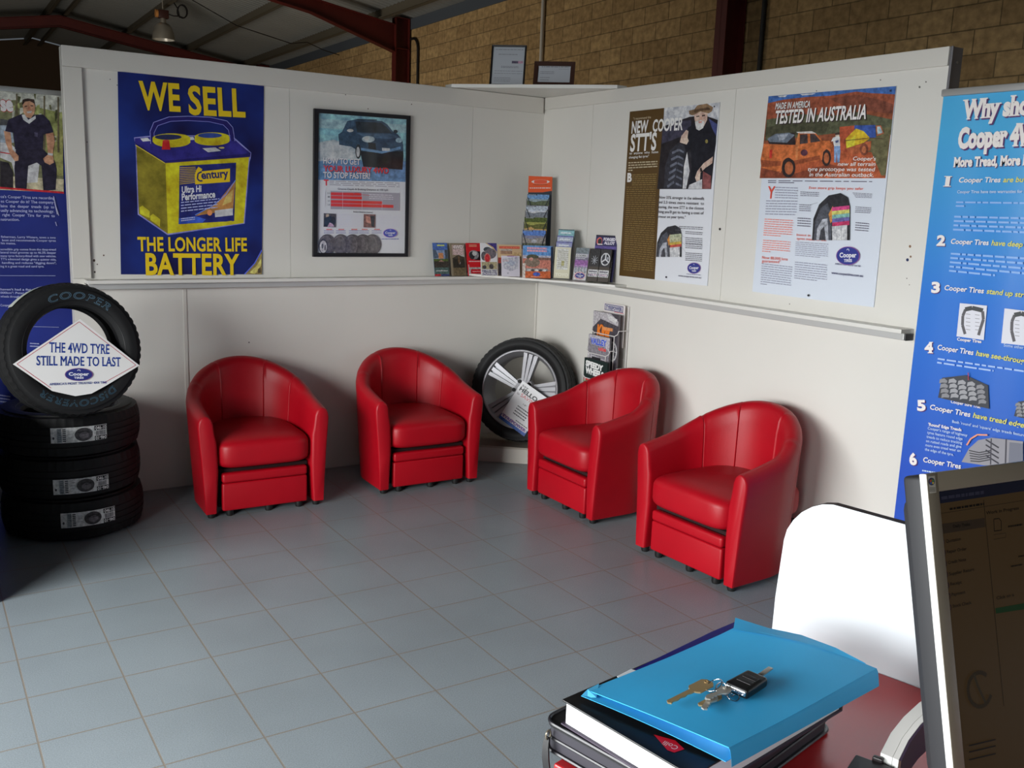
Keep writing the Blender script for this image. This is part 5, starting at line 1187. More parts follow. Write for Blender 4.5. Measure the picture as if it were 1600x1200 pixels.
# 3 red leaflet
f = card_sheet('brochure', 'bright red leaflet with a silver cylinder picture on the shelf', 'brochure', MA, [(645, 92), (862, 92), (862, 560), (672, 560)], C8, KS, ink((176, 24, 34), KS), 0.005, G1)
a = Art(f); a.rect(0.55, 0.25, 1, 0.52, (30, 20, 24)); a.ell(0.5, 0.36, 0.36, 0.14, (120, 118, 122)); a.ell(0.36, 0.38, 0.2, 0.12, (40, 38, 42)); a.ell(0.55, 0.32, 0.16, 0.07, (176, 174, 178)); a.lines(0.2, 0.04, 0.75, 0.12, 2, (226, 160, 130), 0.6); a.lines(0.1, 0.54, 0.95, 0.58, 1, (226, 200, 200), 0.7); a.rect(0.04, 0.66, 0.1, 1, (190, 180, 180)); a.rect(0.1, 0.74, 1, 0.98, (150, 140, 140)); a.rect(0.2, 0.8, 1, 0.94, (176, 24, 34)); a.lines(0.3, 0.85, 0.95, 0.89, 1, (226, 180, 180), 0.6); a.done('cover_picture')
# 4 tractor leaflet on the corner board
def on_shelf(px, py): return onZ(px, py, ZB)
def base9(crop, p, q): 
    x = crop[0]+(p[0]+q[0])/2/crop[2]; y = crop[1]+(p[1]+q[1])/2/crop[2]; return on_shelf(x, y)
M4 = card_frame(base9(C8, (848, 575), (1075, 580)), (-0.12, -1), 10)
f = card_sheet('brochure', 'white leaflet with a red wheeled tractor on the cover, next to the red leaflet', 'brochure', M4, [(872, 85), (1118, 100), (1080, 580), (848, 575)], C8, KS, ink((196, 194, 196), KS), 0.006, G1)
a = Art(f); a.poly([(0.35, 0), (1, 0), (1, 0.3), (0.75, 0.12)], (60, 50, 110)); a.poly([(0.3, 0), (0.38, 0), (0.78, 0.12), (1, 0.28), (1, 0.32), (0.7, 0.14)], (206, 160, 110)); a.ell(0.42, 0.2, 0.24, 0.08, (60, 66, 70)); a.ell(0.6, 0.32, 0.36, 0.16, (96, 90, 96)); a.ell(0.2, 0.4, 0.18, 0.14, (80, 76, 80)); a.ell(0.4, 0.46, 0.2, 0.15, (160, 110, 100)); a.ell(0.4, 0.46, 0.15, 0.12, (176, 40, 46)); a.rect(0.02, 0.58, 0.98, 0.8, (150, 140, 110)); a.ell(0.2, 0.74, 0.12, 0.06, (60, 56, 60)); a.ell(0.62, 0.72, 0.14, 0.08, (66, 60, 60)); a.rect(0, 0.8, 1, 1, (206, 204, 206)); a.done('cover_picture')
a = Art(f); a.text('HELLO TO', (0.04, 0.885), (0.92, 0.885), 0.055, (56, 50, 92), bold=0.04); a.rect(0.08, 0.90, 0.94, 0.98, (56, 50, 92)); a.text('POWER!', (0.12, 0.97), (0.9, 0.97), 0.055, (216, 214, 216), bold=0.04); a.done('title')
# 5 two booklets
M5 = card_frame(base9(C8, (1165, 584), (1425, 594))+Vector((0.05, 0.045, 0)), (-0.25, -1), 9)
f = card_sheet('brochure', 'orange and brown brochure behind the pale map leaflet', 'brochure', M5, [(1125, 110), (1468, 125), (1450, 585), (1100, 565)], C8, KS, ink((176, 150, 118), KS), 0.008, G1)
a = Art(f); a.rect(0.06, 0.05, 0.92, 0.13, (190, 66, 50)); a.rect(0.1, 0.14, 0.6, 0.2, (160, 150, 140)); a.rect(0.1, 0.2, 0.6, 0.3, (140, 110, 90)); a.rect(0, 0.42, 0.2, 0.6, (130, 50, 44)); a.rect(0, 0.6, 0.25, 1, (50, 46, 50)); a.rect(0.6, 0.25, 1, 0.4, (196, 150, 110)); a.lines(0.1, 0.06, 0.9, 0.12, 1, (206, 110, 90), 0.7); a.done('cover_picture')
M5b = card_frame(base9(C8, (1165, 584), (1425, 594)), (-0.25, -1), 9)
f = card_sheet('brochure', 'pale white leaflet with a faint lilac map in front of the orange brochure', 'brochure', M5b, [(1168, 275), (1442, 285), (1420, 594), (1165, 584)], C8, KS, ink((200, 196, 206), KS), 0.006, G1)
a = Art(f); a.poly([(0.04, 0.15), (0.5, 0.08), (0.95, 0.05), (0.9, 0.6), (0.5, 0.75), (0.1, 0.6)], (172, 172, 200)); a.poly([(0.1, 0.3), (0.5, 0.2), (0.8, 0.3), (0.6, 0.5)], (160, 166, 200)); a.rect(0.05, 0.2, 0.4, 0.28, (206, 170, 176)); a.rect(0.3, -0.0, 0.7, 0.03, (130, 60, 140)); a.ell(0.34, 0.84, 0.05, 0.04, (150, 150, 160)); a.rect(0.72, 0.02, 0.9, 0.08, (190, 160, 196)); a.done('cover_picture')
# 6 outback brochure
M6 = card_frame(base9(C7, (778, 876), (1000, 882)), (-0.5, -1), 10)
f = card_sheet('brochure', 'outback brochure with blue sky and red earth, in front of the tall photo rack', 'brochure', M6, [(792, 615), (1010, 625), (995, 882), (775, 876)], C7, KS, ink((150, 110, 96), KS), 0.016, G1)
a = Art(f); a.rect(0, 0, 1, 0.34, (84, 124, 190)); a.rect(0, 0.3, 1, 0.42, (150, 150, 170)); a.ell(0.35, 0.36, 0.22, 0.09, (70, 70, 56)); a.rect(0.0, 0.4, 1, 0.72, (170, 104, 90)); a.rect(0.55, 0.36, 1, 0.44, (110, 84, 76)); a.ell(0.34, 0.52, 0.28, 0.14, (110, 96, 84)); a.ell(0.3, 0.42, 0.07, 0.05, (200, 130, 120)); a.rect(0.12, 0.7, 0.9, 0.82, (130, 126, 124)); a.poly([(0.1, 0.8), (1, 0.78), (1, 1), (0.1, 1)], (176, 84, 50)); a.rect(0, 0.55, 0.1, 1, (196, 170, 160)); a.ell(0.5, 0.88, 0.13, 0.06, (60, 80, 150)); a.lines(0.3, 0.95, 0.7, 0.97, 1, (226, 190, 170), 0.6)
for i in range(5): a.ell(0.22+i*0.14, 0.76, 0.06, 0.035, ((190, 190, 186), (70, 66, 66))[i % 2])
a.done('cover_picture'); a = Art(f); a.lines(0.15, 0.04, 0.85, 0.2, 2, (196, 140, 150), 0.7, 3); a.done('title')
M6b = card_frame(base9(C7, (778, 876), (1000, 882))+Vector((0.04, 0.045, 0)), (-0.5, -1), 10)
f = card_sheet('brochure', 'pale blue booklet peeking out behind the outback brochure', 'brochure', M6b, [(880, 618), (1029, 624), (1012, 880), (870, 876)], C7, KS, ink((130, 156, 206), KS), 0.012, G1)
# 7 tall photo rack in the corner
GREY = mat('charcoal_rack_board', (62, 66, 74), 0.5); OR = ink((222, 92, 52), KS)
nb = Vector((-0.55, -1, 0)).normalized(); bx = nb.cross(Vector((0, 0, 1)))*-1
M7 = card_frame(Vector((-0.175, -0.235, ZB+0.0012)), nb, 6); b7 = Board(M7, None, KS).crop(*C7)
hd = [b7.loc(*p) for p in ((832, 75), (1018, 78), (1008, 205), (826, 198))]
rk = empty('brochure_rack', 'tall brochure rack with an orange header standing in the shelf corner', 'rack', M7)
w7 = abs(hd[1][0]-hd[0][0]); cx7 = (hd[0][0]+hd[1][0]+hd[2][0]+hd[3][0])/4; top7 = hd[0][1]; hy = hd[3][1]
b7.root = rk
mb = MB(); mb.box(cx7-w7/2, cx7+w7/2, 0.0, top7, -0.004, 0.0, GREY); mb.build('back_board', rk)
mb = MB(); mb.prism([(cx7-w7/2, hy-0.004), (cx7+w7*0.1, hy+0.000), (cx7+w7/2, hy+0.012), (cx7+w7/2, top7), (cx7-w7/2, top7)], 0.0003, 0.002, OR); mb.build('header', rk)
b7.z0 = 0.0024; a = Art(b7); a.ell(922, 121, 72, 18, (190, 120, 100)); a.ell(922, 121, 54, 15, (206, 84, 60)); a.poly([(850, 120), (872, 108), (872, 132)], (222, 216, 214)); a.poly([(996, 120), (974, 108), (974, 132)], (222, 216, 214)); a.lines(866, 140, 976, 148, 1, (140, 70, 50), 0.6, 1); a.lines(838, 163, 1000, 175, 1, (232, 214, 206), 0.6, 4); a.done('header_logo')
tiers = [((820, 216), (992, 222), 305, ((96, 130, 180), (120, 134, 140), (78, 86, 66), (110, 100, 120))), ((810, 308), (980, 310), 392, ((150, 158, 180), (176, 180, 192), (104, 108, 116), (120, 122, 126))), ((798, 398), (974, 400), 488, ((70, 80, 40), (130, 130, 70), (84, 84, 44), (206, 150, 96))), ((784, 494), (964, 502), 606, ((80, 110, 180), (110, 110, 130), (126, 120, 116), (80, 84, 70)))]
PG = 'leaflets in the tall corner rack'
for i, (p, q, yb, cs) in enumerate(tiers):
    Mt = M7 @ Matrix.Translation((0, 0, 0.018+0.016*i)); bt = Board(Mt, None, KS).crop(*C7)
    l0 = bt.loc(*p); l1 = bt.loc(*q); lb = bt.loc(p[0]-8, yb)[1]
    x0, x1, yt = l0[0], l1[0], (l0[1]+l1[1])/2
    dep = 0.018+0.016*i
    mb = MB(); mb.box(x0-0.004, x1+0.004, lb-0.030, lb-0.027, -0.013, 0.004, GREY); mb.box(x1+0.002, x1+0.004, lb-0.03, yt-0.02, -0.013, 0.004, GREY); mb.box(x0-0.004, x0-0.002, lb-0.03, yt-0.03, -0.013, 0.004, GREY)
    for s_, xx in ((1, x0), (-1, x1)): mb.tube([(xx+s_*0.002, yt-0.022, 0.004), (xx+s_*0.022, lb+0.004, 0.0045), (xx+s_*0.022, lb-0.028, 0.0045)], 0.0022, GREY, n=6)
    o = mb.build('pocket', rk); o.matrix_local = Matrix.Translation((0, 0, dep))
    Mx = Mt @ Matrix.Translation(((x0+x1)/2, (yt+lb-0.026)/2, 0)); h_ = yt-lb+0.026
    mb = MB(); mb.box(-(x1-x0)/2, (x1-x0)/2, -h_/2+0.0005, h_/2, -0.006, -0.0005, ink(cs[1], KS))
    lf = tag(mb.build('leaflet'), ('leaflet with a blue lake photo in the uppermost rack pocket', 'leaflet with a pale cloudy sky photo in the second rack pocket', 'leaflet with a green forest track photo in the third rack pocket', 'leaflet with a blue sky and rock photo in the lowest rack pocket')[i], 'leaflet', PG); lf.matrix_world = Mx
    ff = Flat(Mx, lf, x1-x0, h_, KS, z0=-0.0003); a = Art(ff); a.rect(0, 0, 1, 0.3, cs[0]); a.poly([(0, 0.25), (0.3, 0.42), (0.5, 0.3), (0.8, 0.4), (1, 0.2), (1, 0.6), (0, 0.6)], cs[1]); a.poly([(0, 0.4), (0.35, 0.5), (0.6, 0.42), (1, 0.38), (1, 0.75), (0, 0.75)], cs[2]); a.rect(0, 0.72, 1, 1, cs[3]); a.rect(0.02, 0.01, 0.45, 0.07, (40, 42, 50)); a.lines(0.06, 0.03, 0.4, 0.055, 1, (200, 204, 206), 0.8, i)
    if i == 2: a.poly([(0.0, 0.75), (0.3, 0.6), (0.8, 0.98), (0, 1)], (206, 150, 96))
    if i == 3: a.ell(0.5, 0.6, 0.12, 0.1, (150, 150, 156))
    a.done('photo')
# 8 tiered tyre leaflet holder
n8 = Vector((-0.75, -0.75, 0)).normalized(); B8 = base9(C7, (1015, 882), (1148, 886))
M8 = card_frame(B8+Vector((0, 0, 0.0012)), n8, 8); T8 = math.tan(radians(8)); T12 = math.tan(radians(12)); rk = empty('leaflet_holder', 'stepped dark leaflet holder with a cream tyre leaflet at the front', 'holder', M8)
b8 = Board(M8, None, KS).crop(*C7); q = [b8.loc(*p) for p in ((1040, 628), (1162, 634), (1150, 886), (1014, 882))]
x0, x1 = (q[0][0]+q[3][0])/2, (q[1][0]+q[2][0])/2; yt = q[0][1]
SMOKE = mat('smoked_plastic', (70, 68, 62), 0.3)
tops = [(1050, 586), (1062, 540), (1072, 490)]
mb = MB(); mb.add([(x, y+(-z)*T8, z) for x in (x0-0.003, x1+0.003) for y in (0.0, 0.003) for z in (-0.085, 0.004)], [(0, 1, 3, 2), (4, 6, 7, 5), (0, 4, 5, 1), (2, 3, 7, 6), (0, 2, 6, 4), (1, 5, 7, 3)], SMOKE); mb.build('base_tray', rk)
mb = MB(); mb.prism([(-0.0865, 0.0155), (0.002, 0.003), (0.002, yt*0.5), (-0.02, yt*0.98), (-0.0865, yt*1.45)], 0, 0.002, SMOKE); o = mb.build('side_panel', rk); o.matrix_local = Matrix.Translation((x1+0.003, 0, 0)) @ Matrix(((0, 0, 1, 0), (0, 1, 0, 0), (1, 0, 0, 0), (0, 0, 0, 1)))
mb = MB(); mb.prism([(-0.0865, 0.0155), (0.002, 0.003), (0.002, yt*0.5), (-0.02, yt*0.98), (-0.0865, yt*1.45)], 0, 0.002, SMOKE); o = mb.build('side_panel', rk); o.matrix_local = Matrix.Translation((x0-0.005, 0, 0)) @ Matrix(((0, 0, 1, 0), (0, 1, 0, 0), (1, 0, 0, 0), (0, 0, 0, 1)))
TG = 'leaflets in the stepped holder'
for i, (tp, c, c2, lab) in enumerate([((1040, 628), (176, 172, 150), (150, 146, 110), 'cream tyre leaflet with pale capitals along its foot, front of the stepped holder'), ((1050, 586), (120, 124, 156), (76, 76, 130), 'purple grey leaflet in the second step of the holder'), ((1062, 540), (140, 146, 166), (84, 88, 140), 'pale lilac leaflet in the third step of the holder'), ((1072, 490), (110, 150, 156), (40, 66, 72), 'teal leaflet in the back step of the holder')]):
    Mt = M8 @ Matrix.Translation((0, 0, -0.004-0.026*i)); bt = Board(Mt, None, KS).crop(*C7); yt_ = bt.loc(*tp)[1]
    y8 = 0.0045+(0.018+0.026*i)*T8; h_ = yt_-y8; Mx = Mt @ Matrix.Translation(((x0+x1)/2, y8+h_/2, 0)); w_ = x1-x0-0.004
    mb = MB(); mb.box(-w_/2, w_/2, -h_/2, h_/2, -0.014, 0, ink(c, KS)); lf = tag(mb.build('leaflet'), lab, 'leaflet', TG); lf.matrix_world = Mx
    ff = Flat(Mx, lf, w_, h_, KS); a = Art(ff)
    if i == 0:
        a.rect(0.15, 0.05, 0.85, 0.72, (196, 194, 180)); a.lines(0.2, 0.1, 0.85, 0.66, 9, (130, 126, 110), 0.35, 3); a.text('TOYO', (0.1, 0.93), (0.92, 0.93), 0.09, (200, 198, 182), bold=0.04); a.text('TOYO', (0.62, 0.62), (0.62, 0.42), 0.10, (120, 116, 60), 0.02) if False else None; a.rect(0.45, 0.44, 0.62, 0.6, (140, 136, 90)); a.rect(0.45, 0.0, 0.62, 0.02, (220, 220, 220))
    else:
        e = (0.16, 0.14, 0.12)[i-1]; a.rect(0, 0, 1, 0.03 if i < 3 else 0.02, c2); a.rect(0.04, e*0.35, 0.96, e*0.9, c); a.lines(0.15, e*0.45, 0.8, e*0.8, 1, (206, 210, 214), 0.7, i)
    a.done('cover_picture')
# 9 purple leaflet
n9 = Vector((-0.85, -0.55, 0)).normalized()
M9 = card_frame(base9(C9, (380, 1115), (635, 1132)), n9, 13)
f = card_sheet('brochure', 'grey and purple tyre leaflet with an oval emblem, right of the stepped holder', 'brochure', M9, [(482, 535), (697, 547), (632, 1132), (382, 1112)], C9, 0.7, ink((150, 146, 160), 0.7), 0.006, G1)
a = Art(f); a.rect(0, 0, 1, 0.18, (104, 112, 116)); a.rect(0.02, 0.2, 0.9, 0.29, (206, 206, 210)); a.rect(0, 0.29, 1, 0.38, (110, 104, 120)); a.rect(0, 0.38, 1, 0.56, (130, 84, 140)); a.rect(0, 0.54, 1, 0.62, (150, 120, 160)); a.rect(0, 0.62, 1, 1, (196, 186, 190))
for i in range(4): a.ell(0.15+i*0.24, 0.68, 0.10, 0.11, (104, 108, 118)); a.ell(0.17+i*0.24, 0.68, 0.055, 0.09, (150, 154, 162))
a.ell(0.5, 0.86, 0.42, 0.12, (206, 150, 150)); a.done('cover_picture')
a = Art(f); a.text('COOPER', (0.08, 0.272), (0.84, 0.272), 0.05, (80, 80, 90), 0.03); a.lines(0.05, 0.315, 0.75, 0.34, 1, (210, 210, 216), 0.6); a.done('title'); emblem(f, 0.52, 0.86, 0.34, 0.078)
# 10 acrylic holder with black leaflets
n10 = Vector((-0.85, -0.52, 0)).normalized(); BB = base9(C9, (640, 1150), (1020, 1190))
M10 = card_frame(BB+Vector((0, 0, 0.0012)), n10, 12); b10 = Board(M10, None, 0.7).crop(*C9); q = [b10.loc(*p) for p in ((722, 560), (1090, 572), (1015, 1188), (650, 1150))]
x0, x1 = (q[0][0]+q[3][0])/2, (q[1][0]+q[2][0])/2; yt = (q[0][1]+q[1][1])/2; wd = x1-x0
ac = bpy.data.materials.new('clear_acrylic'); ac.use_nodes = True; nt = ac.node_tree; nt.nodes.remove(nt.nodes['Principled BSDF']); t = nt.nodes.new('ShaderNodeBsdfTransparent'); t.inputs[0].default_value = (0.88, 0.88, 0.84, 1); g = nt.nodes.new('ShaderNodeBsdfGlossy'); g.inputs[1].default_value = 0.08; mx = nt.nodes.new('ShaderNodeMixShader'); mx.inputs[0].default_value = 0.10
nt.links.new(t.outputs[0], mx.inputs[1]); nt.links.new(g.outputs[0], mx.inputs[2]); nt.links.new(mx.outputs[0], nt.nodes['Material Output'].inputs[0])
rk = empty('leaflet_holder', 'clear acrylic leaflet holder at the right end of the shelf row', 'holder', M10)
mb = MB(); mb.add([(x, y+(-z)*T12, z) for x in (x0-0.004, x1+0.006) for y in (0.0, 0.003) for z in (-0.038, 0.004)], [(0, 1, 3, 2), (4, 6, 7, 5), (0, 4, 5, 1), (2, 3, 7, 6), (0, 2, 6, 4), (1, 5, 7, 3)], ac); mb.box(x0-0.004, x1+0.006, 0.012, yt*1.05, -0.039, -0.037, ac); mb.build('back_panel', rk)
mb = MB(); mb.prism([(-0.037, 0.012), (0.004, 0.003), (0.004, yt*0.35), (-0.037, yt*1.05)], 0, 0.002, ac); o = mb.build('side_panel', rk); o.matrix_local = Matrix.Translation((x1+0.004, 0, 0)) @ Matrix(((0, 0, 1, 0), (0, 1, 0, 0), (1, 0, 0, 0), (0, 0, 0, 1)))
K10 = 0.7; BK = (34, 32, 34)
for i, (u0, u1) in enumerate(((0.0, 0.48), (0.5, 1.0))):
    xa, xb = x0+wd*u0, x0+wd*u1; h_ = yt-0.009; Mx = M10 @ Matrix.Translation(((xa+xb)/2, 0.009+h_/2, -0.002-0.0005*i)); w_ = xb-xa-0.001
    mb = MB(); mb.box(-w_/2, w_/2, -h_/2, h_/2, -0.02, 0, ink((58, 50, 44), K10)); lf = tag(mb.build('leaflet'), ('black leaflet with a splash shaped wheel picture in the acrylic holder', 'black leaflet with a silver wheel picture in the acrylic holder')[i], 'leaflet', 'black wheel leaflets in the acrylic holder'); lf.matrix_world = Mx
    ff = Flat(Mx, lf, w_, h_, K10); a = Art(ff); a.rect(0, 0, 1, 0.54, BK)
    if i == 0:
        for j in range(9): a.line([(0.5, 0.36), (0.5+0.34*cos(j*0.7), 0.34+0.14*sin(j*0.7))], 0.0035, (130, 132, 138))
    else:
        a.ell(0.52, 0.30, 0.46, 0.2, (170, 170, 174)); a.ell(0.52, 0.30, 0.36, 0.16, (36, 36, 44))
        for j in range(3): a.line([(0.52, 0.30), (0.52+0.4*cos(-pi/2+j*2.09), 0.30+0.18*sin(-pi/2+j*2.09))], 0.008, (176, 176, 180))
        a.ell(0.72, 0.27, 0.1, 0.05, (130, 132, 138))
    a.rect(0.0, 0.64, 1, 0.86, (206, 204, 204)); a.rect(0.05, 0.76, 0.95, 0.84, (60, 56, 84)); a.lines(0.08, 0.67, 0.92, 0.73, 1, (80, 76, 90), 0.8, i)
    a.text(('TYRE', 'POWER')[i], (0.1, 0.83), (0.92, 0.83), 0.055, (206, 190, 196), bold=0.04); a.done('cover_picture')
Mc = M10 @ Matrix.Translation((0, 0.0135, -0.046)); f = card_sheet('show_card', 'dark blue card reading FORGED ALLOY standing behind the black wheel leaflets', 'card', Mc, [(800, 300), (1207, 332), (1180, 572), (812, 552)], C9, K10, ink((40, 36, 78), K10), 0.004, None, foot=True)
a = Art(f); H_ = f.h; hh = 0.26*0.98
a.rect(0.0, 0.0, 1, 0.035, (30, 30, 50)); a.ell(0.18, 0.135, 0.13, 0.085, (196, 84, 80)); a.ell(0.2, 0.14, 0.09, 0.065, (30, 30, 36)); a.line([(0.1, 0.2), (0.34, 0.2)], 0.006, (196, 190, 190)); a.rect(0, 0.235, 1, 0.30, (80, 66, 130)); a.done('emblem')
a = Art(f); a.text('FORGED', (0.36, 0.115), (0.9, 0.115), 0.058, (200, 196, 206), bold=0.05); a.text('ALLOY', (0.40, 0.195), (0.9, 0.195), 0.058, (200, 196, 206), bold=0.05); a.done('title')

# ---- wire magazine rack behind the third chair
WIRE = mat('white_coated_wire', (226, 222, 220), rough=0.35); CR = (900, 465, 7.744); KR = 0.62
wr_ = empty('magazine_rack', 'wire magazine rack against the right wall behind a red chair', 'rack', Matrix.Translation((0, 0, 0)))
def Bx(x): return frame((x, 0, 0), (0, -1, 0), (0, 0, 1))
hb = Board(Bx(-0.03), None, KR).crop(*CR); hq = [hb.loc(*p) for p in ((335, 66), (595, 88), (590, 205), (345, 172))]
Mh = Bx(-0.03) @ Matrix.Translation((sum(p[0] for p in hq)/4, sum(p[1] for p in hq)/4, 0)); hw = (hq[1][0]-hq[0][0]+hq[2][0]-hq[3][0])/2; hh = (hq[0][1]-hq[3][1]+hq[1][1]-hq[2][1])/2
hc = MB(); hc.box(-hw/2, hw/2, -hh/2-0.2, hh/2, -0.003, 0, ink((190, 184, 182), KR)); hcard = hc.build('header_card', wr_); hcard.matrix_world = Mh
ff = Flat(Mh, hcard, hw, hh, KR); a = Art(ff); a.rect(0.03, 0.12, 0.92, 0.82, (60, 60, 100)); a.rect(0.06, 0.2, 0.89, 0.74, (196, 186, 196)); a.text('TYREPOWER', (0.09, 0.66), (0.86, 0.66), 0.36, (56, 58, 104), bold=0.04); a.rect(0.5, 0.84, 0.95, 0.9, (200, 60, 66)); a.done('logo')
mags = [(-0.085, [(222, 168), (525, 205), (500, 485), (190, 455)], (84, 80, 84), 'car styling magazine in the top tier of the wire rack'), (-0.125, [(155, 447), (415, 484), (392, 790), (140, 740)], (80, 78, 82), 'vehicle accessories magazine in the middle tier of the wire rack'), (-0.165, [(112, 735), (387, 782), (362, 1040), (82, 1000)], (24, 36, 34), 'dark green magazine with big white title in the lower tier of the wire rack')]
yl0 = None
for i, (xx, cor, c, lab) in enumerate(mags):
    bb = Board(Bx(xx), None, KR).crop(*CR); q = [bb.loc(*p) for p in cor]
    w_ = ((q[1][0]-q[0][0])+(q[2][0]-q[3][0]))/2; cxm = sum(p[0] for p in q)/4; yt = (q[0][1]+q[1][1])/2; h_ = w_*1.38
    Mx = Bx(xx) @ Matrix.Translation((cxm, yt-h_/2, 0))
    mb = MB(); mb.box(-w_/2, w_/2, -h_/2, h_/2, -0.014, 0, ink(c, KR)); mg = tag(mb.build('magazine'), lab, 'magazine', 'magazines in the wire rack'); mg.matrix_world = Mx
    mv = MB(); ff = Flat(Mx, mg, w_, h_, KR); a = Art(ff)
    if i == 0:
        a.rect(0, 0, 1, 1, (60, 56, 62)); a.poly([(0, 0), (0.7, 0), (1, 0.12), (1, 0.2), (0.3, 0.12), (0, 0.3)], (150, 146, 150)); a.poly([(0.55, 0.02), (0.95, 0.08), (0.9, 0.16), (0.6, 0.1)], (196, 192, 194)); a.ell(0.82, 0.66, 0.19, 0.18, (170, 168, 172)); a.ell(0.82, 0.66, 0.15, 0.145, (60, 58, 62)); 
        for j in range(8): a.line([(0.82, 0.66), (0.82+0.14*cos(j*pi/4), 0.66+0.135*sin(j*pi/4))], 0.004, (170, 168, 172))
        a.ell(0.34, 0.85, 0.22, 0.25, (140, 138, 142)); a.ell(0.34, 0.88, 0.17, 0.22, (50, 48, 52)); a.text('King', (0.18, 0.44), (0.72, 0.40), 0.19, (222, 120, 40), bold=0.06, shear=0.2, outline=(60, 30, 20)); a.lines(0.4, 0.24, 0.8, 0.32, 1, (196, 130, 80), 0.7)
    elif i == 1:
        a.rect(0, 0, 1, 0.5, (150, 146, 152)); a.poly([(0, 0.1), (0.5, 0.05), (1, 0.3), (1, 0.5), (0, 0.4)], (110, 106, 112)); a.text('VALLEY', (0.1, 0.19), (0.86, 0.19), 0.12, (60, 80, 170), bold=0.05, outline=(190, 190, 206)); a.text('ute', (0.5, 0.30), (0.85, 0.30), 0.08, (190, 60, 60), bold=0.03); a.rect(0.2, 0.46, 0.62, 1, (36, 34, 38)); a.rect(0.3, 0.52, 0.58, 0.62, (196, 192, 196)); a.rect(0.3, 0.64, 0.58, 0.72, (130, 128, 134)); a.poly([(0.62, 0.5), (1, 0.62), (1, 0.9), (0.62, 0.8)], (206, 204, 208)); a.rect(0.26, 0.82, 0.6, 0.9, (190, 50, 56))
    else:
        a.text('SPEEDY', (0.06, 0.15), (0.82, 0.18), 0.10, (214, 214, 212), bold=0.06, shadow=(90, 96, 96)); a.text('WHEELS', (0.06, 0.29), (0.86, 0.32), 0.11, (214, 214, 212), bold=0.06, shadow=(90, 96, 96)); a.rect(0.02, 0.4, 0.98, 0.44, (170, 50, 50)); a.rect(0.02, 0.44, 0.98, 0.9, (90, 120, 60)); a.ell(0.7, 0.55, 0.25, 0.1, (170, 176, 120)); a.ell(0.4, 0.78, 0.25, 0.16, (170, 130, 150))
    a.done('cover_picture')
    # wire basket of this tier
    wb = MB(); y0, y1 = cxm-w_/2-0.006, cxm+w_/2+0.006; zb = yt-h_; zm = zb+h_*0.66
    for z_ in (zb-0.004, zm):
        xs_ = -0.006 if i == 0 else xx+0.034
        wb.tube([(xs_, -y1-0.0, z_+0.02), (xx+0.0, -y1, z_+0.02), (xx-0.007, -y1, z_), (xx-0.007, -y1+0.03, z_-0.015), (xx-0.007, -y0-0.03, z_-0.015), (xx-0.007, -y0, z_), (xx, -y0, z_+0.02), (xs_, -y0, z_+0.02)], 0.0030, WIRE, n=6)
    for yy in (-y1+0.03, -y0-0.03): wb.tube([(xx-0.007, yy, zm-0.015), (xx-0.007, yy, zb-0.019), (xx+0.016, yy, zb-0.019)], 0.0030, WIRE, n=6)
    wb.build('wire_basket', wr_)
    if i == 0: ya, yb_ = -y1+0.01, -y0-0.01
wb = MB()
for yy in (ya, yb_): wb.tube([(-0.008, yy, 1.075), (-0.008, yy, 0.13), (-0.02, yy, 0.1105), (-0.16, yy, 0.1105)], 0.003, WIRE, n=8)
for z_ in (1.07, 0.75, 0.45, 0.2): wb.tube([(-0.008, ya, z_), (-0.008, yb_, z_)], 0.0025, WIRE, n=6)
wb.build('wire_frame', wr_)

# ---- certificates on top of the partition
def certificate(cor, label, border, bw, cat, seed, lean, nh):
    ZT_ = H+0.0245; p = onZ((cor[2][0]+cor[3][0])/2, (cor[2][1]+cor[3][1])/2, ZT_)
    M0 = card_frame(p+Vector((0, 0, 0.007)), nh, lean); b = Board(M0, None, 0.42); q = [b.loc(*c) for c in cor]
    w_ = ((q[1][0]-q[0][0])+(q[2][0]-q[3][0]))/2; h_ = (q[0][1]+q[1][1])/2
    M = M0 @ Matrix.Translation((0, h_/2, 0)); root = empty('certificate_frame', label, 'framed certificate', M, 'certificates on the corner shelf')
    mb = MB(); o = [(-w_/2, h_/2), (w_/2, h_/2), (w_/2, -h_/2), (-w_/2, -h_/2)]; i = [(-w_/2+bw, h_/2-bw), (w_/2-bw, h_/2-bw), (w_/2-bw, -h_/2+bw), (-w_/2+bw, -h_/2+bw)]
    for k in range(4):
        c = (k+1) % 4
        mb.add([(*o[k], -0.014), (*o[c], -0.014), (*i[c], -0.014), (*i[k], -0.014), (*o[k], 0.004), (*o[c], 0.004), (*i[c], 0.001), (*i[k], 0.001)], [(3, 2, 1, 0), (4, 5, 6, 7), (0, 1, 5, 4), (2, 3, 7, 6), (1, 2, 6, 5), (3, 0, 4, 7)], border)
    mb.build('frame', root)
    mb = MB(); mb.box(-w_/2+bw, w_/2-bw, -h_/2+bw, h_/2-bw, -0.012, -0.006, ink((140, 143, 148), 0.42)); pp = mb.build('paper', root)
    mb = MB(); mb.add([(-0.03, -h_/2+0.01, -0.014), (0.03, -h_/2+0.01, -0.014), (0.03, h_*0.25, -0.014), (-0.03, h_*0.25, -0.014)], [(0, 1, 2, 3)], mat('easel_back', (40, 36, 34), 0.7)); 
    mb.box(-0.02, 0.02, -h_/2+0.0, h_*0.2, -0.022, -0.015, mat('easel_back', (40, 36, 34), 0.7)); mb.build('easel_back', root)
    mb = MB(); mb.add([(*i[3], -0.0035), (*i[2], -0.0035), (*i[1], -0.0035), (*i[0], -0.0035)], [(0, 1, 2, 3)], glass_mat()); mb.build('glass', root)
    return root, Flat(M, root, w_, h_, 0.42, z0=-0.0058)
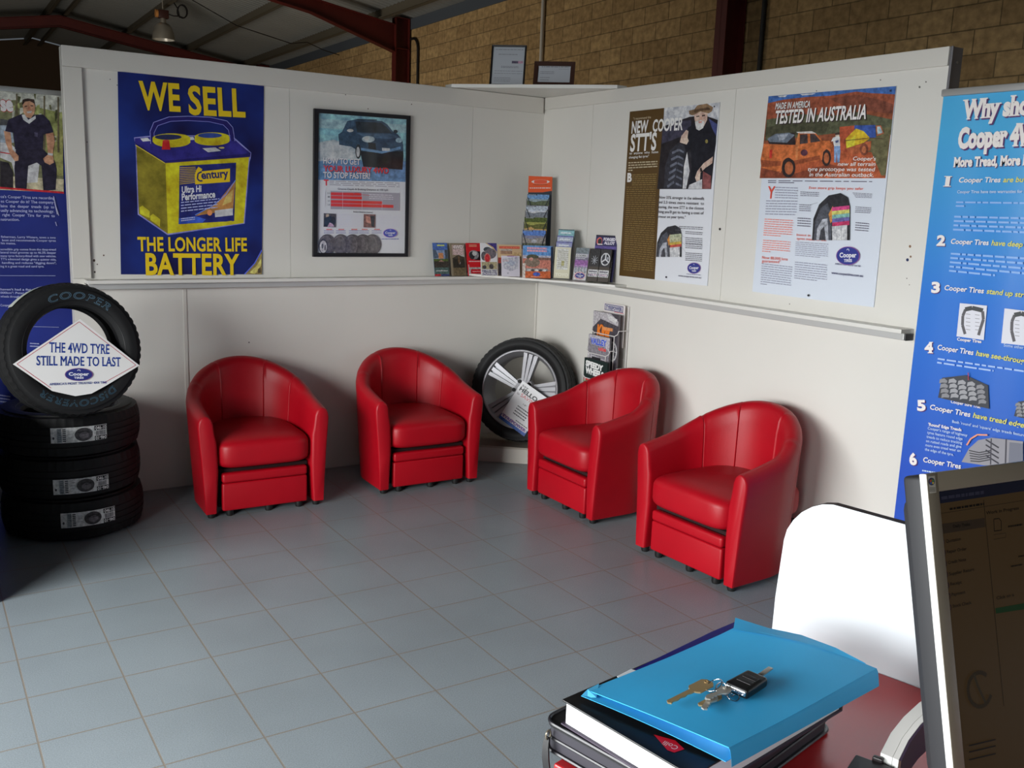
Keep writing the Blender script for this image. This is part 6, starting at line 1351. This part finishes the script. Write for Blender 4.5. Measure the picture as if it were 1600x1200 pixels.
c1, f = certificate([(772.5, 70.3), (826, 71), (819, 136), (763.7, 135.4)], 'upright certificate in a slim black frame on the partition corner', mat('black_frame', (24, 22, 26)), 0.010, 'c', 1, 14, (-0.62, -0.72))
a = Art(f); D_ = (104, 104, 112)
a.lines(0.12, 0.08, 0.9, 0.12, 1, D_, 0.4, 1); a.lines(0.2, 0.2, 0.75, 0.24, 1, D_, 0.4, 2); a.rect(0.60, 0.38, 0.78, 0.44, (66, 60, 76)); a.rect(0.78, 0.38, 0.92, 0.44, (190, 130, 150)); a.lines(0.3, 0.5, 0.8, 0.56, 2, (90, 90, 98), 0.4, 3); a.lines(0.12, 0.6, 0.92, 0.72, 2, D_, 0.2, 4); a.lines(0.12, 0.78, 0.6, 0.9, 3, D_, 0.3, 5); a.done('print')
c2, f = certificate([(840.6, 96), (903, 97), (896.4, 137), (831.5, 136.5)], 'lower wide certificate on a brown plaque on the partition corner', mat('brown_plaque', (66, 38, 28), 0.4), 0.026, 'c', 2, 16, (-0.64, -0.70))
a = Art(f); a.lines(0.18, 0.12, 0.86, 0.22, 2, (80, 80, 88), 0.5, 1); a.lines(0.6, 0.26, 0.85, 0.3, 1, D_, 0.4, 2); a.lines(0.16, 0.36, 0.5, 0.5, 2, D_, 0.4, 3); a.lines(0.16, 0.6, 0.4, 0.66, 1, D_, 0.4, 4); a.lines(0.16, 0.7, 0.38, 0.76, 1, D_, 0.4, 5); a.lines(0.12, 0.82, 0.8, 0.87, 1, D_, 0.3, 6); a.done('print')

# ================================================================== RECEPTION DESK AND WHAT LIES ON IT
DO = Vector((-2.266, -4.472, 0)); DU = Vector((0.972, 0.235, 0)).normalized(); DV = Vector((-DU.y, DU.x, 0))     # DV away from the operator
MDK = Matrix(((DU.x, DV.x, 0, DO.x), (DU.y, DV.y, 0, DO.y), (0, 0, 1, 0), (0, 0, 0, 1))); MDI = MDK.inverted()
ZD = 0.88
def dl(px, py, z):
    q = MDI @ onZ(px, py, z); return q
REDL = mat('red_laminate', (176, 34, 38), rough=0.28, spec=0.5, var=(5, 0.05)); WML = mat('white_melamine', (212, 219, 224), rough=0.4); EDGE = mat('brown_edge_band', (64, 44, 36), 0.5)
desk = empty('reception_desk', 'red topped reception desk with a white rounded end panel', 'desk', MDK)
mb = MB(); mb.rbox(-0.620, -0.0005, -1.30, 0.232, ZD-0.028, ZD, REDL, 0.003); mb.build('desk_top', desk)
pts = [(-1.30, 0.001), (0.236, 0.001), (0.231, 0.95), (0.2245, 1.066), (0.2205, 1.087), (0.210, 1.108), (0.195, 1.127), (0.176, 1.142), (0.158, 1.151), (0.138, 1.1555), (0.0, 1.1525), (-1.30, 1.135)]
mb = MB(); mb.prism(pts, 0.0, 0.018, WML, EDGE); o = mb.build('end_panel', desk); o['label'] = 'white panel with a rounded top corner and dark edge'
o.matrix_local = Matrix(((0, 0, 1, 0), (1, 0, 0, 0), (0, 1, 0, 0), (0, 0, 0, 1)))
mb = MB(); mb.box(-0.60, -0.582, -1.28, 0.20, 0.001, ZD-0.0285, WML); mb.build('side_panel', desk)
mb = MB(); mb.box(-0.58, -0.002, 0.18, 0.196, 0.05, ZD-0.0285, WML); mb.build('front_panel', desk)

# zipped binder
BLK = mat('black_leatherette', (22, 21, 23), rough=0.42, bump=(220, 0.3, 0.0006)); BLKE = mat('black_binding', (34, 33, 38), rough=0.35); ZIPM = mat('dark_zip_tape', (52, 50, 58), 0.6)
def rounded(x0, x1, y0, y1, r, n=6):
    o = []
    for cx, cy, a0 in ((x1-r, y1-r, 0), (x0+r, y1-r, pi/2), (x0+r, y0+r, pi), (x1-r, y0+r, 3*pi/2)):
        for i in range(n+1): a = a0+pi/2*i/n; o.append((cx+r*cos(a), cy+r*sin(a)))
    return o
bl = dl(848, 1127, 0.925); X0 = bl.x+0.004; Y1 = bl.y+0.004
bind = empty('zip_binder', 'black zipped binder at the bottom of the desk pile, overhanging the desk edge', 'binder', MDK @ Matrix.Translation((X0, Y1, ZD+0.001)) @ Matrix.Rotation(radians(-1.5), 4, 'Z'))
BW, BH = 0.372, 0.262
P = rounded(0, BW, -BH, 0, 0.022)
mb = MB(); mb.prism(P, 0.0, 0.005, BLK); mb.build('bottom_cover', bind, 40)
mb = MB(); mb.prism(P, 0.0395, 0.0445, BLK); mb.build('top_cover', bind, 40)
P2 = rounded(0.003, BW-0.003, -BH+0.003, -0.003, 0.02)
mb = MB(); mb.prism(P2, 0.005, 0.0395, ZIPM); zz = [(x, y, 0.022) for x, y in rounded(0.002, BW-0.002, -BH+0.002, -0.002, 0.02)]
mb.tube(zz, 0.0022, BLKE, n=6, closed=True); mb.build('zip_gusset', bind, 40)
mb = MB(); mb.tube([(x, y, 0.0445) for x, y in rounded(0.001, BW-0.001, -BH+0.001, -0.001, 0.021)], 0.0026, BLKE, n=6, closed=True); mb.tube([(x, y, 0.0035) for x, y in rounded(0.000, BW, -BH, 0, 0.022)], 0.0026, BLKE, n=6, closed=True); mb.build('piping', bind, 50)
mb = MB(); mb.tube([(0.004-0.006+0.005*cos(a)-0.004, -0.018, 0.030+0.007*sin(a)) for a in [i*pi/6 for i in range(12)]], 0.0014, mat('zip_ring_metal', (170, 160, 140), 0.3, 0.8), n=6, closed=True)
mb.build('puller_ring', bind, 50)
mb = MB(); pp = [(-0.006, -0.016, 0.026), (-0.010, -0.018, 0.012), (-0.0125, -0.021, -0.004), (-0.012, -0.024, -0.020)]; vs = []; fs = []
for i, (x, y, z) in enumerate(pp):
    w_ = (0.0045, 0.0055, 0.0065, 0.0065)[i]
    vs += [(x-0.0012, y-w_, z), (x-0.0012, y+w_, z), (x+0.0012, y+w_, z), (x+0.0012, y-w_, z)]
for i in range(3):
    for j in range(4): fs.append((i*4+j, i*4+(j+1) % 4, i*4+4+(j+1) % 4, i*4+4+j))
fs += [(0, 1, 2, 3), (15, 14, 13, 12)]; mb.add(vs, fs, BLK); mb.build('puller_strap', bind, 30)

# hard cover book
ZBK = ZD+0.0475
bk0 = dl(878, 1092, ZBK+0.040); 
book = empty('hardcover_book', 'thick black hard cover book with white pages under the blue folder', 'book', MDK @ Matrix.Translation((bk0.x, bk0.y, ZBK)) @ Matrix.Rotation(radians(-5.0), 4, 'Z'))
KW, KH = 0.362, 0.232; BKC = mat('black_book_cloth', (14, 13, 14), rough=0.4)
mb = MB(); mb.rbox(0, KW, -KH, 0, 0.0365, 0.0395, BKC, 0.001); mb.build('front_cover', book)
mb = MB(); mb.rbox(0, KW, -KH, 0, 0.0002, 0.0030, mat('purple_black_cloth', (52, 40, 58), 0.5), 0.001); mb.build('back_cover', book)
mb = MB(); mb.box(0.005, KW-0.004, -KH+0.004, -0.005, 0.0032, 0.0362, mat('white_paper', (240, 242, 244), 0.7)); mb.build('pages', book)
mb = MB(); mb.rbox(KW-0.004, KW, -KH, 0, 0.0002, 0.0395, BKC, 0.001); mb.build('spine', book)
bmx = book.matrix_world.copy()
Mcv = MDK @ Matrix.Translation((bk0.x, bk0.y, ZBK)) @ Matrix.Rotation(radians(-5.0), 4, 'Z') @ Matrix.Translation((0, 0, 0.0396))
cvb = Board(Mcv, book, 1.0).crop(830, 940, 2.623)
a = Art(cvb); a.poly([(502, 546), (590, 570), (628, 606), (586, 620), (558, 610)], (196, 20, 40)); a.text('Colli', (606, 596), (548, 572), 17, (216, 190, 190), bold=0.0, slab=0.03)
o = a.done('cover_label'); o.matrix_local = Matrix.Translation((0, 0, 0.0396)); o['label'] = 'red label with white lettering'

# plastic sleeve and loose paper under the folder
ZS = ZBK+0.0402
SLV = mat('dark_blue_plastic', (34, 34, 120), rough=0.25)
q = [dl(*p, ZS) for p in ((972, 1056), (1112, 988), (1150, 972), (1300, 1030), (1200, 1100), (1010, 1110))]
mb = MB(); mb.prism([(p.x, p.y) for p in q], 0, 0.0012, SLV); o = tag(mb.build('plastic_sleeve'), 'dark blue plastic sleeve showing along the far edge of the blue folder', 'sleeve'); o.matrix_world = MDK @ Matrix.Translation((0, 0, ZS))
q = [dl(*p, ZS+0.0014) for p in ((964, 1057), (986, 1046), (1030, 1060), (990, 1090))]
mb = MB(); mb.prism([(p.x, p.y) for p in q], 0, 0.0008, mat('white_paper', (240, 242, 244))); o = tag(mb.build('paper_sheet'), 'white paper sheet peeking out at the left of the blue folder', 'paper'); o.matrix_world = MDK @ Matrix.Translation((0, 0, ZS+0.0014))

# blue manila folder
FB = mat('blue_manila_card', (52, 170, 226), rough=0.6, bump=(900, 0.15, 0.0003), var=(9, 0.035)); FBD = mat('blue_manila_edge', (84, 184, 232), rough=0.6)
folder = empty('document_folder', 'bright blue card document folder on top of the desk pile', 'folder', MDK @ Matrix.Translation((0, 0, 0)))
zb = ZS+0.0026
def V(px, py, z): p = dl(px, py, z); return Vector((p.x, p.y, z))
FL, FR, NR, NL = V(918, 1078, zb+0.008), V(1150, 978, zb+0.014), V(1370, 1046, zb+0.024), V(1139, 1168, zb+0.024)
def topf(u, v):
    a_ = FL*(1-u)+FR*u; b_ = NL*(1-u)+NR*u; p = a_*(1-v)+b_*v
    p.z += 0.007*u**3*sin(pi*v)+0.004*sin(pi*u)*sin(pi*v)-0.008*(1-v)**2*sin(pi*u)*0.6+0.0015*sin(5*u+3*v)
    return p
def thick(fn, nu, nv, t, m):
    mb = MB(); mb.grid(fn, nu, nv, m); n = len(mb.v); mb.v += [(x, y, z-t) for x, y, z in mb.v[:n]]; fs = list(mb.f); mm = list(mb.m)
    for f_ in fs: mb.f.append(tuple(n+i for i in f_[::-1])); mb.m.append(0)
    w_ = nv+1; border = [(i*w_, (i+1)*w_) for i in range(nu)]+[((i+1)*w_+nv, i*w_+nv) for i in range(nu)]+[(j+1, j) for j in range(nv)]+[(nu*w_+j, nu*w_+j+1) for j in range(nv)]
    for i, j in border: mb.f.append((i, j, n+j, n+i)); mb.m.append(0)
    return mb
thick(topf, 24, 16, 0.0012, FB).build('front_leaf', folder, 40)
# spine folded down along the near right edge
def spinef(u, v):
    p = topf(u, 1.0); d = (NL-FL).normalized()*0.006*v**0.7; q_ = p+d; q_.z = p.z-0.001+(zb+0.0012-p.z)*(v**1.3); return q_
thick(spinef, 24, 6, 0.0008, FB).build('spine', folder, 40)
# lower leaf, larger on the left, its edge lifting
LL = [V(908, 1087, zb+0.004), V(1140, 985, zb+0.001), V(1372, 1062, zb+0.001), V(1134, 1190, zb+0.001)]
def lowf(u, v):
    p = (LL[0]*(1-u)+LL[1]*u)*(1-v)+(LL[3]*(1-u)+LL[2]*u)*v
    p.z += 0.003*sin(pi*v)*(1-u)**3
    return p
thick(lowf, 20, 12, 0.0008, FB).build('back_leaf', folder, 40)
# crumpled flap at the left tip and raised flap at the far corner
mb = MB(); A_ = topf(0, 0); t1 = V(909, 1086, zb+0.005); t2 = V(918, 1090, zb+0.003); t3 = V(932, 1090, zb+0.006); t4 = V(936, 1068, zb+0.010)
mb.add([tuple(A_+Vector((0, 0, 0.001))), tuple(t1), tuple(t2), tuple(t3), tuple(t4)], [(0, 1, 2), (0, 2, 3), (0, 3, 4)], FBD); mb.build('torn_tip', folder)
mb = MB(); f0, f1 = topf(0.93, 0.0), topf(1.0, 0.5)
r1 = V(1149, 965, f0.z+0.004); r2 = V(1200, 981, f0.z+0.006); r3 = V(1252, 992, f0.z+0.006); r4 = V(1306, 1012, f1.z+0.005); r5 = V(1352, 1036, topf(1.0, 0.92).z+0.001)
b1 = topf(0.96, 0.02); b2 = topf(0.97, 0.2); b3 = topf(0.985, 0.42); b4 = topf(0.985, 0.68); b5 = topf(1.0, 0.93)
U2 = Vector((0, 0, 0.0008)); mb.add([tuple(r1), tuple(r2), tuple(r3), tuple(r4), tuple(r5), tuple(b5+U2), tuple(b4+U2), tuple(b3+U2), tuple(b2+U2), tuple(b1+U2)], [(0, 1, 8, 9), (1, 2, 7, 8), (2, 3, 6, 7), (3, 4, 5, 6)], FB)
n = len(mb.v); mb.v += [(x, y, z-0.0008) for x, y, z in mb.v[:n]]; mb.f += [tuple(n+i for i in f_[::-1]) for f_ in mb.f[:4]]; mb.m += [0, 0, 0, 0]; mb.build('folded_flap', folder, 60)
# papers inside
mb = MB(); 
def fill(u, v):
    p = topf(0.10+0.86*u, 0.04+0.86*v); p.z -= 0.0026; return p
mb.grid(fill, 10, 8, mat('white_paper', (240, 242, 244)))
n = len(mb.v); mb.v += [(x, y, zb+0.0035) for x, y, z in mb.v[:n]]; fs = list(mb.f)
for f_ in fs: mb.f.append(tuple(n+i for i in f_[::-1])); mb.m.append(0)
w_ = 9; border = [(i*w_, (i+1)*w_) for i in range(10)]+[((i+1)*w_+8, i*w_+8) for i in range(10)]+[(j+1, j) for j in range(8)]+[(10*w_+j, 10*w_+j+1) for j in range(8)]
for i, j in border: mb.f.append((i, j, n+j, n+i)); mb.m.append(0)
mb.build('papers', folder)

# bunch of keys on the folder
ZK = zb+0.0265
def K(px, py, z=0.0): 
    """point above the folder seen at this spot of the enlarged keys view"""
    return V(1000+px/6.957, 1020+py/6.957, ZK+z)
NICK = mat('nickel_key', (200, 196, 186), rough=0.32, metal=0.6); BRS = mat('worn_brass_key', (186, 160, 116), rough=0.38, metal=0.55); FOB = mat('black_key_fob', (16, 16, 17), rough=0.35); CHR = mat('chrome', (206, 206, 210), 0.12, 1.0)
keys = empty('key_bunch', 'bunch of keys with a black car key fob lying on the blue folder', 'keys', MDK)
fa, fbp = K(1040, 440), K(1275, 300); ax_ = (fbp-fa); ax_.z = 0; flen = ax_.length*1.02; ax_.normalize(); pr_ = Vector((-ax_.y, ax_.x, 0)); fc_ = (fa+fbp)/2; 
Mf = Matrix(((ax_.x, pr_.x, 0, fc_.x), (ax_.y, pr_.y, 0, fc_.y), (0, 0, 1, ZK-0.004), (0, 0, 0, 1)))
def keyed(mb, name, label=None, smooth=40, M=Mf):
    o = mb.build(name, keys, smooth); o.matrix_local = M
    if label: o['label'] = label
    return o
hl = flen/2; hwid = 0.0185
mb = MB(); bm = bmesh.new(); bmesh.ops.create_cube(bm, size=1)
for v_ in bm.verts: v_.co = Vector((v_.co.x*2*hl, v_.co.y*2*hwid*(1.0 if v_.co.x < 0 else 0.92), 0.008+v_.co.z*0.015))
bmesh.ops.bevel(bm, geom=list(bm.edges), offset=0.0055, segments=4, affect='EDGES', profile=0.6); mb.bm(bm, FOB); keyed(mb, 'fob_case')
mb = MB()
for x_ in (-0.012, 0.002): mb.rbox(x_, x_+0.011, -0.012, 0.010, 0.0150, 0.0163, mat('fob_buttons', (30, 30, 32), 0.5), 0.0006)
keyed(mb, 'fob_buttons')
mb = MB(); mb.rbox(-hl-0.0018, -hl+0.0025, -0.016, 0.015, 0.005, 0.0125, CHR, 0.0015); keyed(mb, 'chrome_band', 'chrome end band')
bl_ = (K(1462, 152, 0.008)-K(1285, 262, 0.002)).length
mb = MB(); mb.rbox(hl-0.003, hl+bl_, -0.0038, 0.0038, 0.006, 0.0082, NICK, 0.0006); o = keyed(mb, 'key_blade', 'steel flip blade', 30, Mf @ Matrix.Rotation(radians(-4), 4, 'Y'))
def flatkey(tip, bow, m, wbow, wblade, z0, name, tilt=0.0, holeside=1):
    a_, b_ = K(*tip), K(*bow); d = b_-a_; d.z = 0; L_ = d.length; d.normalize(); pd = Vector((-d.y, d.x, 0))
    M = Matrix(((d.x, pd.x, 0, a_.x), (d.y, pd.y, 0, a_.y), (0, 0, 1, ZK-0.004+z0), (0, 0, 0, 1))) @ Matrix.Rotation(tilt, 4, 'Y')
    lb = L_*0.56; mb = MB(); w2 = wblade/2
    pts = [(0, 0), (0.003, -w2)]
    n_ = 6
    for i in range(n_): x_ = 0.004+(lb-0.006)*i/n_; pts += [(x_, -w2+(0.0016 if i % 2 else 0.0004)), (x_+(lb-0.006)/n_*0.6, -w2+(0.0003 if i % 2 else 0.0018))]
    pts += [(lb, -w2), (lb+0.002, -wbow/2*0.7), (lb+0.006, -wbow/2), (L_-0.006, -wbow/2), (L_, -wbow/2*0.5), (L_, wbow/2*0.5), (L_-0.006, wbow/2), (lb+0.006, wbow/2), (lb+0.002, wbow/2*0.7), (lb, w2), (0.003, w2)]
    mb.prism(pts, 0, 0.0022, m); mb.lathe([(0.0021, 0.00225), (0.0032, 0.0024), (0.0032, 0.0030), (0.0021, 0.0030)], m, 14, closed=True)
    nv = 14*4
    for i in range(len(mb.v)-nv, len(mb.v)): x_, y_, z_ = mb.v[i]; mb.v[i] = (x_+L_-0.006, y_+0.002*holeside, z_)
    o = mb.build(name, keys, 30); o.matrix_local = M; return o
flatkey((300, 550), (760, 350), BRS, 0.022, 0.0085, 0.0035, 'house_key', radians(-3))['label'] = 'brass house key'
flatkey((640, 560), (860, 440), BRS, 0.018, 0.0075, 0.001, 'small_key')
flatkey((690, 640), (800, 470), NICK, 0.016, 0.0085, 0.006, 'small_key', radians(2))['label'] = 'nickel small key'
flatkey((720, 545), (960, 420), NICK, 0.017, 0.008, 0.0085, 'small_key')
c_ = K(1010, 470, 0.0); mb = MB(); mb.tube([(c_.x+0.0085*cos(a), c_.y+0.0085*sin(a), ZK+0.001+0.004*sin(a+0.6)) for a in [i*2*pi/24 for i in range(24)]], 0.0010, CHR, n=6, closed=True); o = mb.build('split_ring', keys, 60)
c_ = K(800, 410, 0.0); mb = MB(); mb.tube([(c_.x+0.0115*cos(a), c_.y+0.0105*sin(a), ZK+0.008+0.006*sin(a+2.2)) for a in [i*2*pi/28 for i in range(28)]], 0.0009, CHR, n=6, closed=True); mb.build('split_ring', keys, 60)
c_ = K(880, 430, 0.0); mb = MB(); mb.tube([(c_.x+0.008*cos(a), c_.y+0.007*sin(a), ZK+0.006+0.005*sin(a+1.0)) for a in [i*2*pi/24 for i in range(24)]], 0.0009, CHR, n=6, closed=True); mb.build('split_ring', keys, 60)
p0 = K(905, 400, 0.006); p1 = K(1010, 440, 0.004); mb = MB()
for i in range(4):
    c = p0.lerp(p1, i/3); mb.tube([(c.x+0.003*cos(a), c.y+0.0022*sin(a), c.z-0.004+0.002*sin(a+i)) for a in [j*2*pi/12 for j in range(12)]], 0.0007, CHR, n=5, closed=True)
mb.build('chain', keys, 60)

# monitor ------------------------------------------------------------------
dep = 1.00; TLm = CAM+ray(1447, 741)*dep; wv = Vector((0.993, -0.115, 0)).normalized()
lo = CAM+ray(1485, 1150)*((TLm-CAM).dot(wv)/ray(1485, 1150).dot(wv)); dn = (lo-TLm).normalized()
MM = frame(TLm, wv, -dn)            # x right, y up along the screen, z out of the screen; origin at the top left front corner
MWd, MHt = 0.385, 0.375
mon = empty('computer_monitor', 'computer monitor with silver bezel seen at an angle at the right of the desk', 'monitor', MM)
SILV = mat('silver_bezel_shaded', (104, 96, 82), rough=0.45, spec=0.5); DGR = mat('dark_grey_housing', (38, 38, 41), rough=0.6); RIMS = mat('silver_bezel_lit', (226, 226, 224), rough=0.3)  # one silver bezel: front coloured darker as shaded, rim lighter as lit
mbd = Board(MM, mon, 1.0); sx, sy = mbd.loc(1400+405/6.0, 700+410/6.0)
mb = MB(); bz = 0.0095
def fr(x0, x1, y0, y1): mb.rbox(x0, x1, y0, y1, -bz, 0, SILV, 0.0015)
mb.rbox(0, 0.006, -MHt, 0, -bz, -0.0004, RIMS, 0.0012); mb.rbox(MWd-0.006, MWd, -MHt, 0, -bz, -0.0004, RIMS, 0.0012); mb.rbox(0.0006, sx, -MHt, 0, -0.004, 0, SILV, 0.0004); mb.rbox(MWd-sx, MWd-0.0006, -MHt, 0, -0.004, 0, SILV, 0.0004); mb.rbox(sx-0.002, MWd-sx+0.002, sy, 0, -bz, -0.00005, SILV, 0.0012); mb.rbox(sx-0.002, MWd-sx+0.002, -MHt, -MHt+0.03, -bz, -0.00005, SILV, 0.0012); mb.build('bezel', mon, 40)
mb = MB(); mb.rbox(0.0045, MWd-0.0045, -MHt+0.004, -0.003, -0.037, -bz-0.0002, DGR, 0.005, 3); mb.rbox(0.03, MWd-0.03, -MHt+0.03, -0.03, -0.070, -0.036, DGR, 0.015, 3); mb.build('housing', mon, 40)
def glow(name, c, st=1.0):
    m = bpy.data.materials.new(name); m.use_nodes = True; b_ = m.node_tree.nodes['Principled BSDF']; b_.inputs['Base Color'].default_value = (0.004, 0.0038, 0.0035, 1); b_.inputs['Roughness'].default_value = 0.4; b_.inputs['Specular IOR Level'].default_value = 0.04
    b_.inputs['Emission Color'].default_value = (*[lin(v) for v in c], 1); b_.inputs['Emission Strength'].default_value = st; return m
SCR = glow('screen_glow', (62, 47, 28), 0.5)
mb = MB(); mb.box(sx-0.0015, MWd-sx+0.0015, -MHt+0.029, sy+0.001, -0.006, -0.0032, SCR); screen = mb.build('screen', mon)
_gl = {}
class GArt(Art):
    def paint(self, c): pass
_ink_keep = ink
def screen_ink(c, k=1.0, rough=0.45, grain=0):
    key = tuple(c)
    if key not in _gl: _gl[key] = glow('screen_print_%d_%d_%d' % key, c, 0.5)
    return _gl[key]
ink = screen_ink
mbd.root = mon; mbd.z0 = -0.0030; mbd.dz = 0.00004; mbd.crop(1440, 740, 5.217)
DKT = (10, 7, 4)
a = Art(mbd); a.poly([(143, 148), (835, 45), (1400, -40), (1400, 62), (835, 146), (152, 248)], (18, 20, 34)); a.poly([(178, 412), (532, 362), (540, 436), (186, 494)], (42, 33, 24)); a.poly([(620, 1100), (835, 1062), (1200, 1000), (1200, 1055), (835, 1112), (625, 1145)], (16, 44, 20)); a.done('screen_windows')
a = Art(mbd); a.line([(524, 215), (545, 440), (620, 1200), (690, 1900)], 0.0008, DKT); a.line([(150, 330), (530, 270), (835, 222), (1300, 150)], 0.0006, (34, 26, 16))
for s, p, q in (('Work in Progress', (545, 335), (812, 292)), ('Quotation', (216, 566), (338, 544)), ('Repair Order', (224, 652), (386, 624)), ('Credit Note', (234, 740), (380, 712)), ('Supplier Return', (242, 834), (446, 792)), ('Receipt', (252, 915), (344, 898)), ('Payment', (262, 1002), (372, 978)), ('Stock Check', (270, 1096), (424, 1064)), ('Click on a', (628, 1030), (770, 1000)), ('Daily Tasks', (274, 444), (412, 424))):
    a.text(s, p, q, 25, DKT, bold=0.022)
for i, (x, y) in enumerate(((190, 560), (200, 648), (209, 738), (218, 826), (228, 914), (238, 1002), (246, 1094))): a.line([(x+9*cos(t), y+22*sin(t)) for t in [j*pi/5 for j in range(11)]], 0.0010, (24, 10, 30))
a.line([(602, 372), (645, 366), (662, 388), (664, 462), (606, 470), (602, 372)], 0.0010, DKT); a.line([(600, 500), (700, 485), (700, 520), (600, 538)], 0.0006, (36, 28, 18)); a.lines(0, 0, 0, 0, 1, DKT, 0.6, 4, quad=[(718, 420), (835, 402), (835, 428), (718, 446)]); a.lines(0, 0, 0, 0, 1, (40, 40, 54), 0.6, 6, quad=[(170, 180), (520, 130), (520, 175), (176, 222)])
a.lines(0, 0, 0, 0, 1, DKT, 0.6, 7, quad=[(240, 275), (520, 232), (522, 262), (242, 305)]); a.lines(0, 0, 0, 0, 1, DKT, 0.5, 8, quad=[(740, 745), (835, 728), (835, 754), (740, 772)]); a.lines(0, 0, 0, 0, 1, DKT, 0.5, 9, quad=[(800, 665), (860, 655), (862, 680), (802, 690)])
mbd.crop(1470, 960, 5.0); a.line([(316+92*cos(t), 590+135*sin(t)) for t in [j*pi/10+0.3 for j in range(17)]], 0.0045, (40, 32, 21)); a.line([(270, 470), (300, 560), (360, 690)], 0.003, (44, 38, 28))
for y in (1040, 1090, 1150): a.line([(230, y-10), (440, y-60)], 0.0016, (20, 18, 16))
a.done('screen_text')
ink = _ink_keep
mbd.z0 = 0.0003; mbd.layer = 0; mbd.crop(1400, 700, 6.0)
a = Art(mbd); a.poly([(298, 268), (362, 260), (376, 418), (312, 428)], (150, 146, 136)); a.ell(331, 314, 30, 36, (44, 52, 70)); a.poly([(312, 306), (330, 292), (332, 312), (316, 322)], (150, 60, 40)); a.poly([(334, 294), (352, 300), (350, 318), (334, 314)], (70, 120, 60)); a.poly([(316, 326), (332, 316), (334, 336), (322, 342)], (50, 80, 150)); a.poly([(336, 318), (352, 322), (346, 338), (338, 336)], (190, 160, 60)); a.lines(310, 366, 366, 410, 3, (96, 92, 84), 0.5, 3); a.done('corner_sticker')
# stand
foot = TLm+wv*MWd/2; Mst = frame((0, 0, 0), wv, Vector((-wv.y, wv.x, 0))); cpt = MM @ Vector((MWd/2, -MHt*0.55, -0.07))
mb = MB(); mb.rbox(-0.12, 0.12, -0.10, 0.09, 0, 0.014, DGR, 0.006, 3); b_ = mb.build('stand_base', mon, 40); b_.matrix_world = Matrix.Translation((cpt.x, cpt.y, ZD+0.0006)) @ Mst
mb = MB(); mb.rbox(-0.03, 0.03, 0.0, 0.035, 0.010, cpt.z-ZD+0.02, DGR, 0.006, 3); b_ = mb.build('stand_neck', mon, 40); b_.matrix_world = Matrix.Translation((cpt.x, cpt.y, ZD)) @ Mst

# black holder with a bent notepad, half hidden by the monitor
hz = ZD
HK = mat('black_holder_plastic', (30, 24, 26), 0.4)
ha = V(1338, 1176, hz+0.05); hb_ = V(1394, 1196, hz+0.05); hd_ = (hb_-ha); hd_.z = 0; hl_ = hd_.length; hd_.normalize(); hp = Vector((-hd_.y, hd_.x, 0))
Mh_ = MDK @ Matrix(((hd_.x, hp.x, 0, ha.x), (hd_.y, hp.y, 0, ha.y), (0, 0, 1, hz+0.001), (0, 0, 0, 1)))
hold = empty('desk_holder', 'small black desk holder beside the monitor with a notepad leaning in it', 'holder', Mh_)
mb = MB(); mb.rbox(0, hl_+0.004, -0.045, -0.002, 0, 0.048, HK, 0.002); mb.build('tray', hold)
mb = MB(); mb.rbox(hl_*0.45, hl_*0.75, -0.002, 0.006, 0.03, 0.053, HK, 0.002); mb.build('clip', hold)
# notepad: pages bent in an arc rising behind the monitor
npd = empty('notepad', 'thick bent notepad of white pages wedged between the black holder and the monitor', 'notepad', MDK)
PAGE = mat('notepad_pages', (206, 204, 200), 0.6); PGE = mat('notepad_page_edge', (226, 228, 224), 0.6)
c0 = V(1376, 1176, hz+0.058); c1 = V(1392, 1145, hz+0.075); c2 = V(1412, 1120, hz+0.088); c3 = V(1436, 1098, hz+0.098); c4 = V(1466, 1078, hz+0.104)
cur = [c0, c1, c2, c3, c4]
def strip_mb(off0, off1, m, mcap):
    vs = []; fs = []
    n = len(cur)
    for i, p in enumerate(cur):
        t = (cur[min(i+1, n-1)]-cur[max(i-1, 0)]).normalized(); s_ = Vector((t.y, -t.x, 0)).normalized()
        dnv = Vector((0, 0, -1))
        for oo, dz in ((off0, 0), (off1, 0), (off1, -0.05), (off0, -0.05)): q_ = p+s_*oo+dnv*(-dz); vs.append(tuple(q_))
    for i in range(n-1):
        for j in range(4): fs.append((i*4+j, i*4+(j+1) % 4, i*4+4+(j+1) % 4, i*4+4+j))
    mb = MB(); mb.add(vs, fs, m); mb.add(vs[:4], [(0, 1, 2, 3)], mcap); mb.add(vs[-4:], [(3, 2, 1, 0)], mcap); return mb
strip_mb(0.0, 0.016, PAGE, PGE).build('page_block', npd, 40)
strip_mb(0.0165, 0.0245, PAGE, PGE).build('page_block', npd, 40)
strip_mb(0.025, 0.028, mat('purple_black_cloth', (52, 40, 58)), EDGE).build('back_cover', npd, 40)
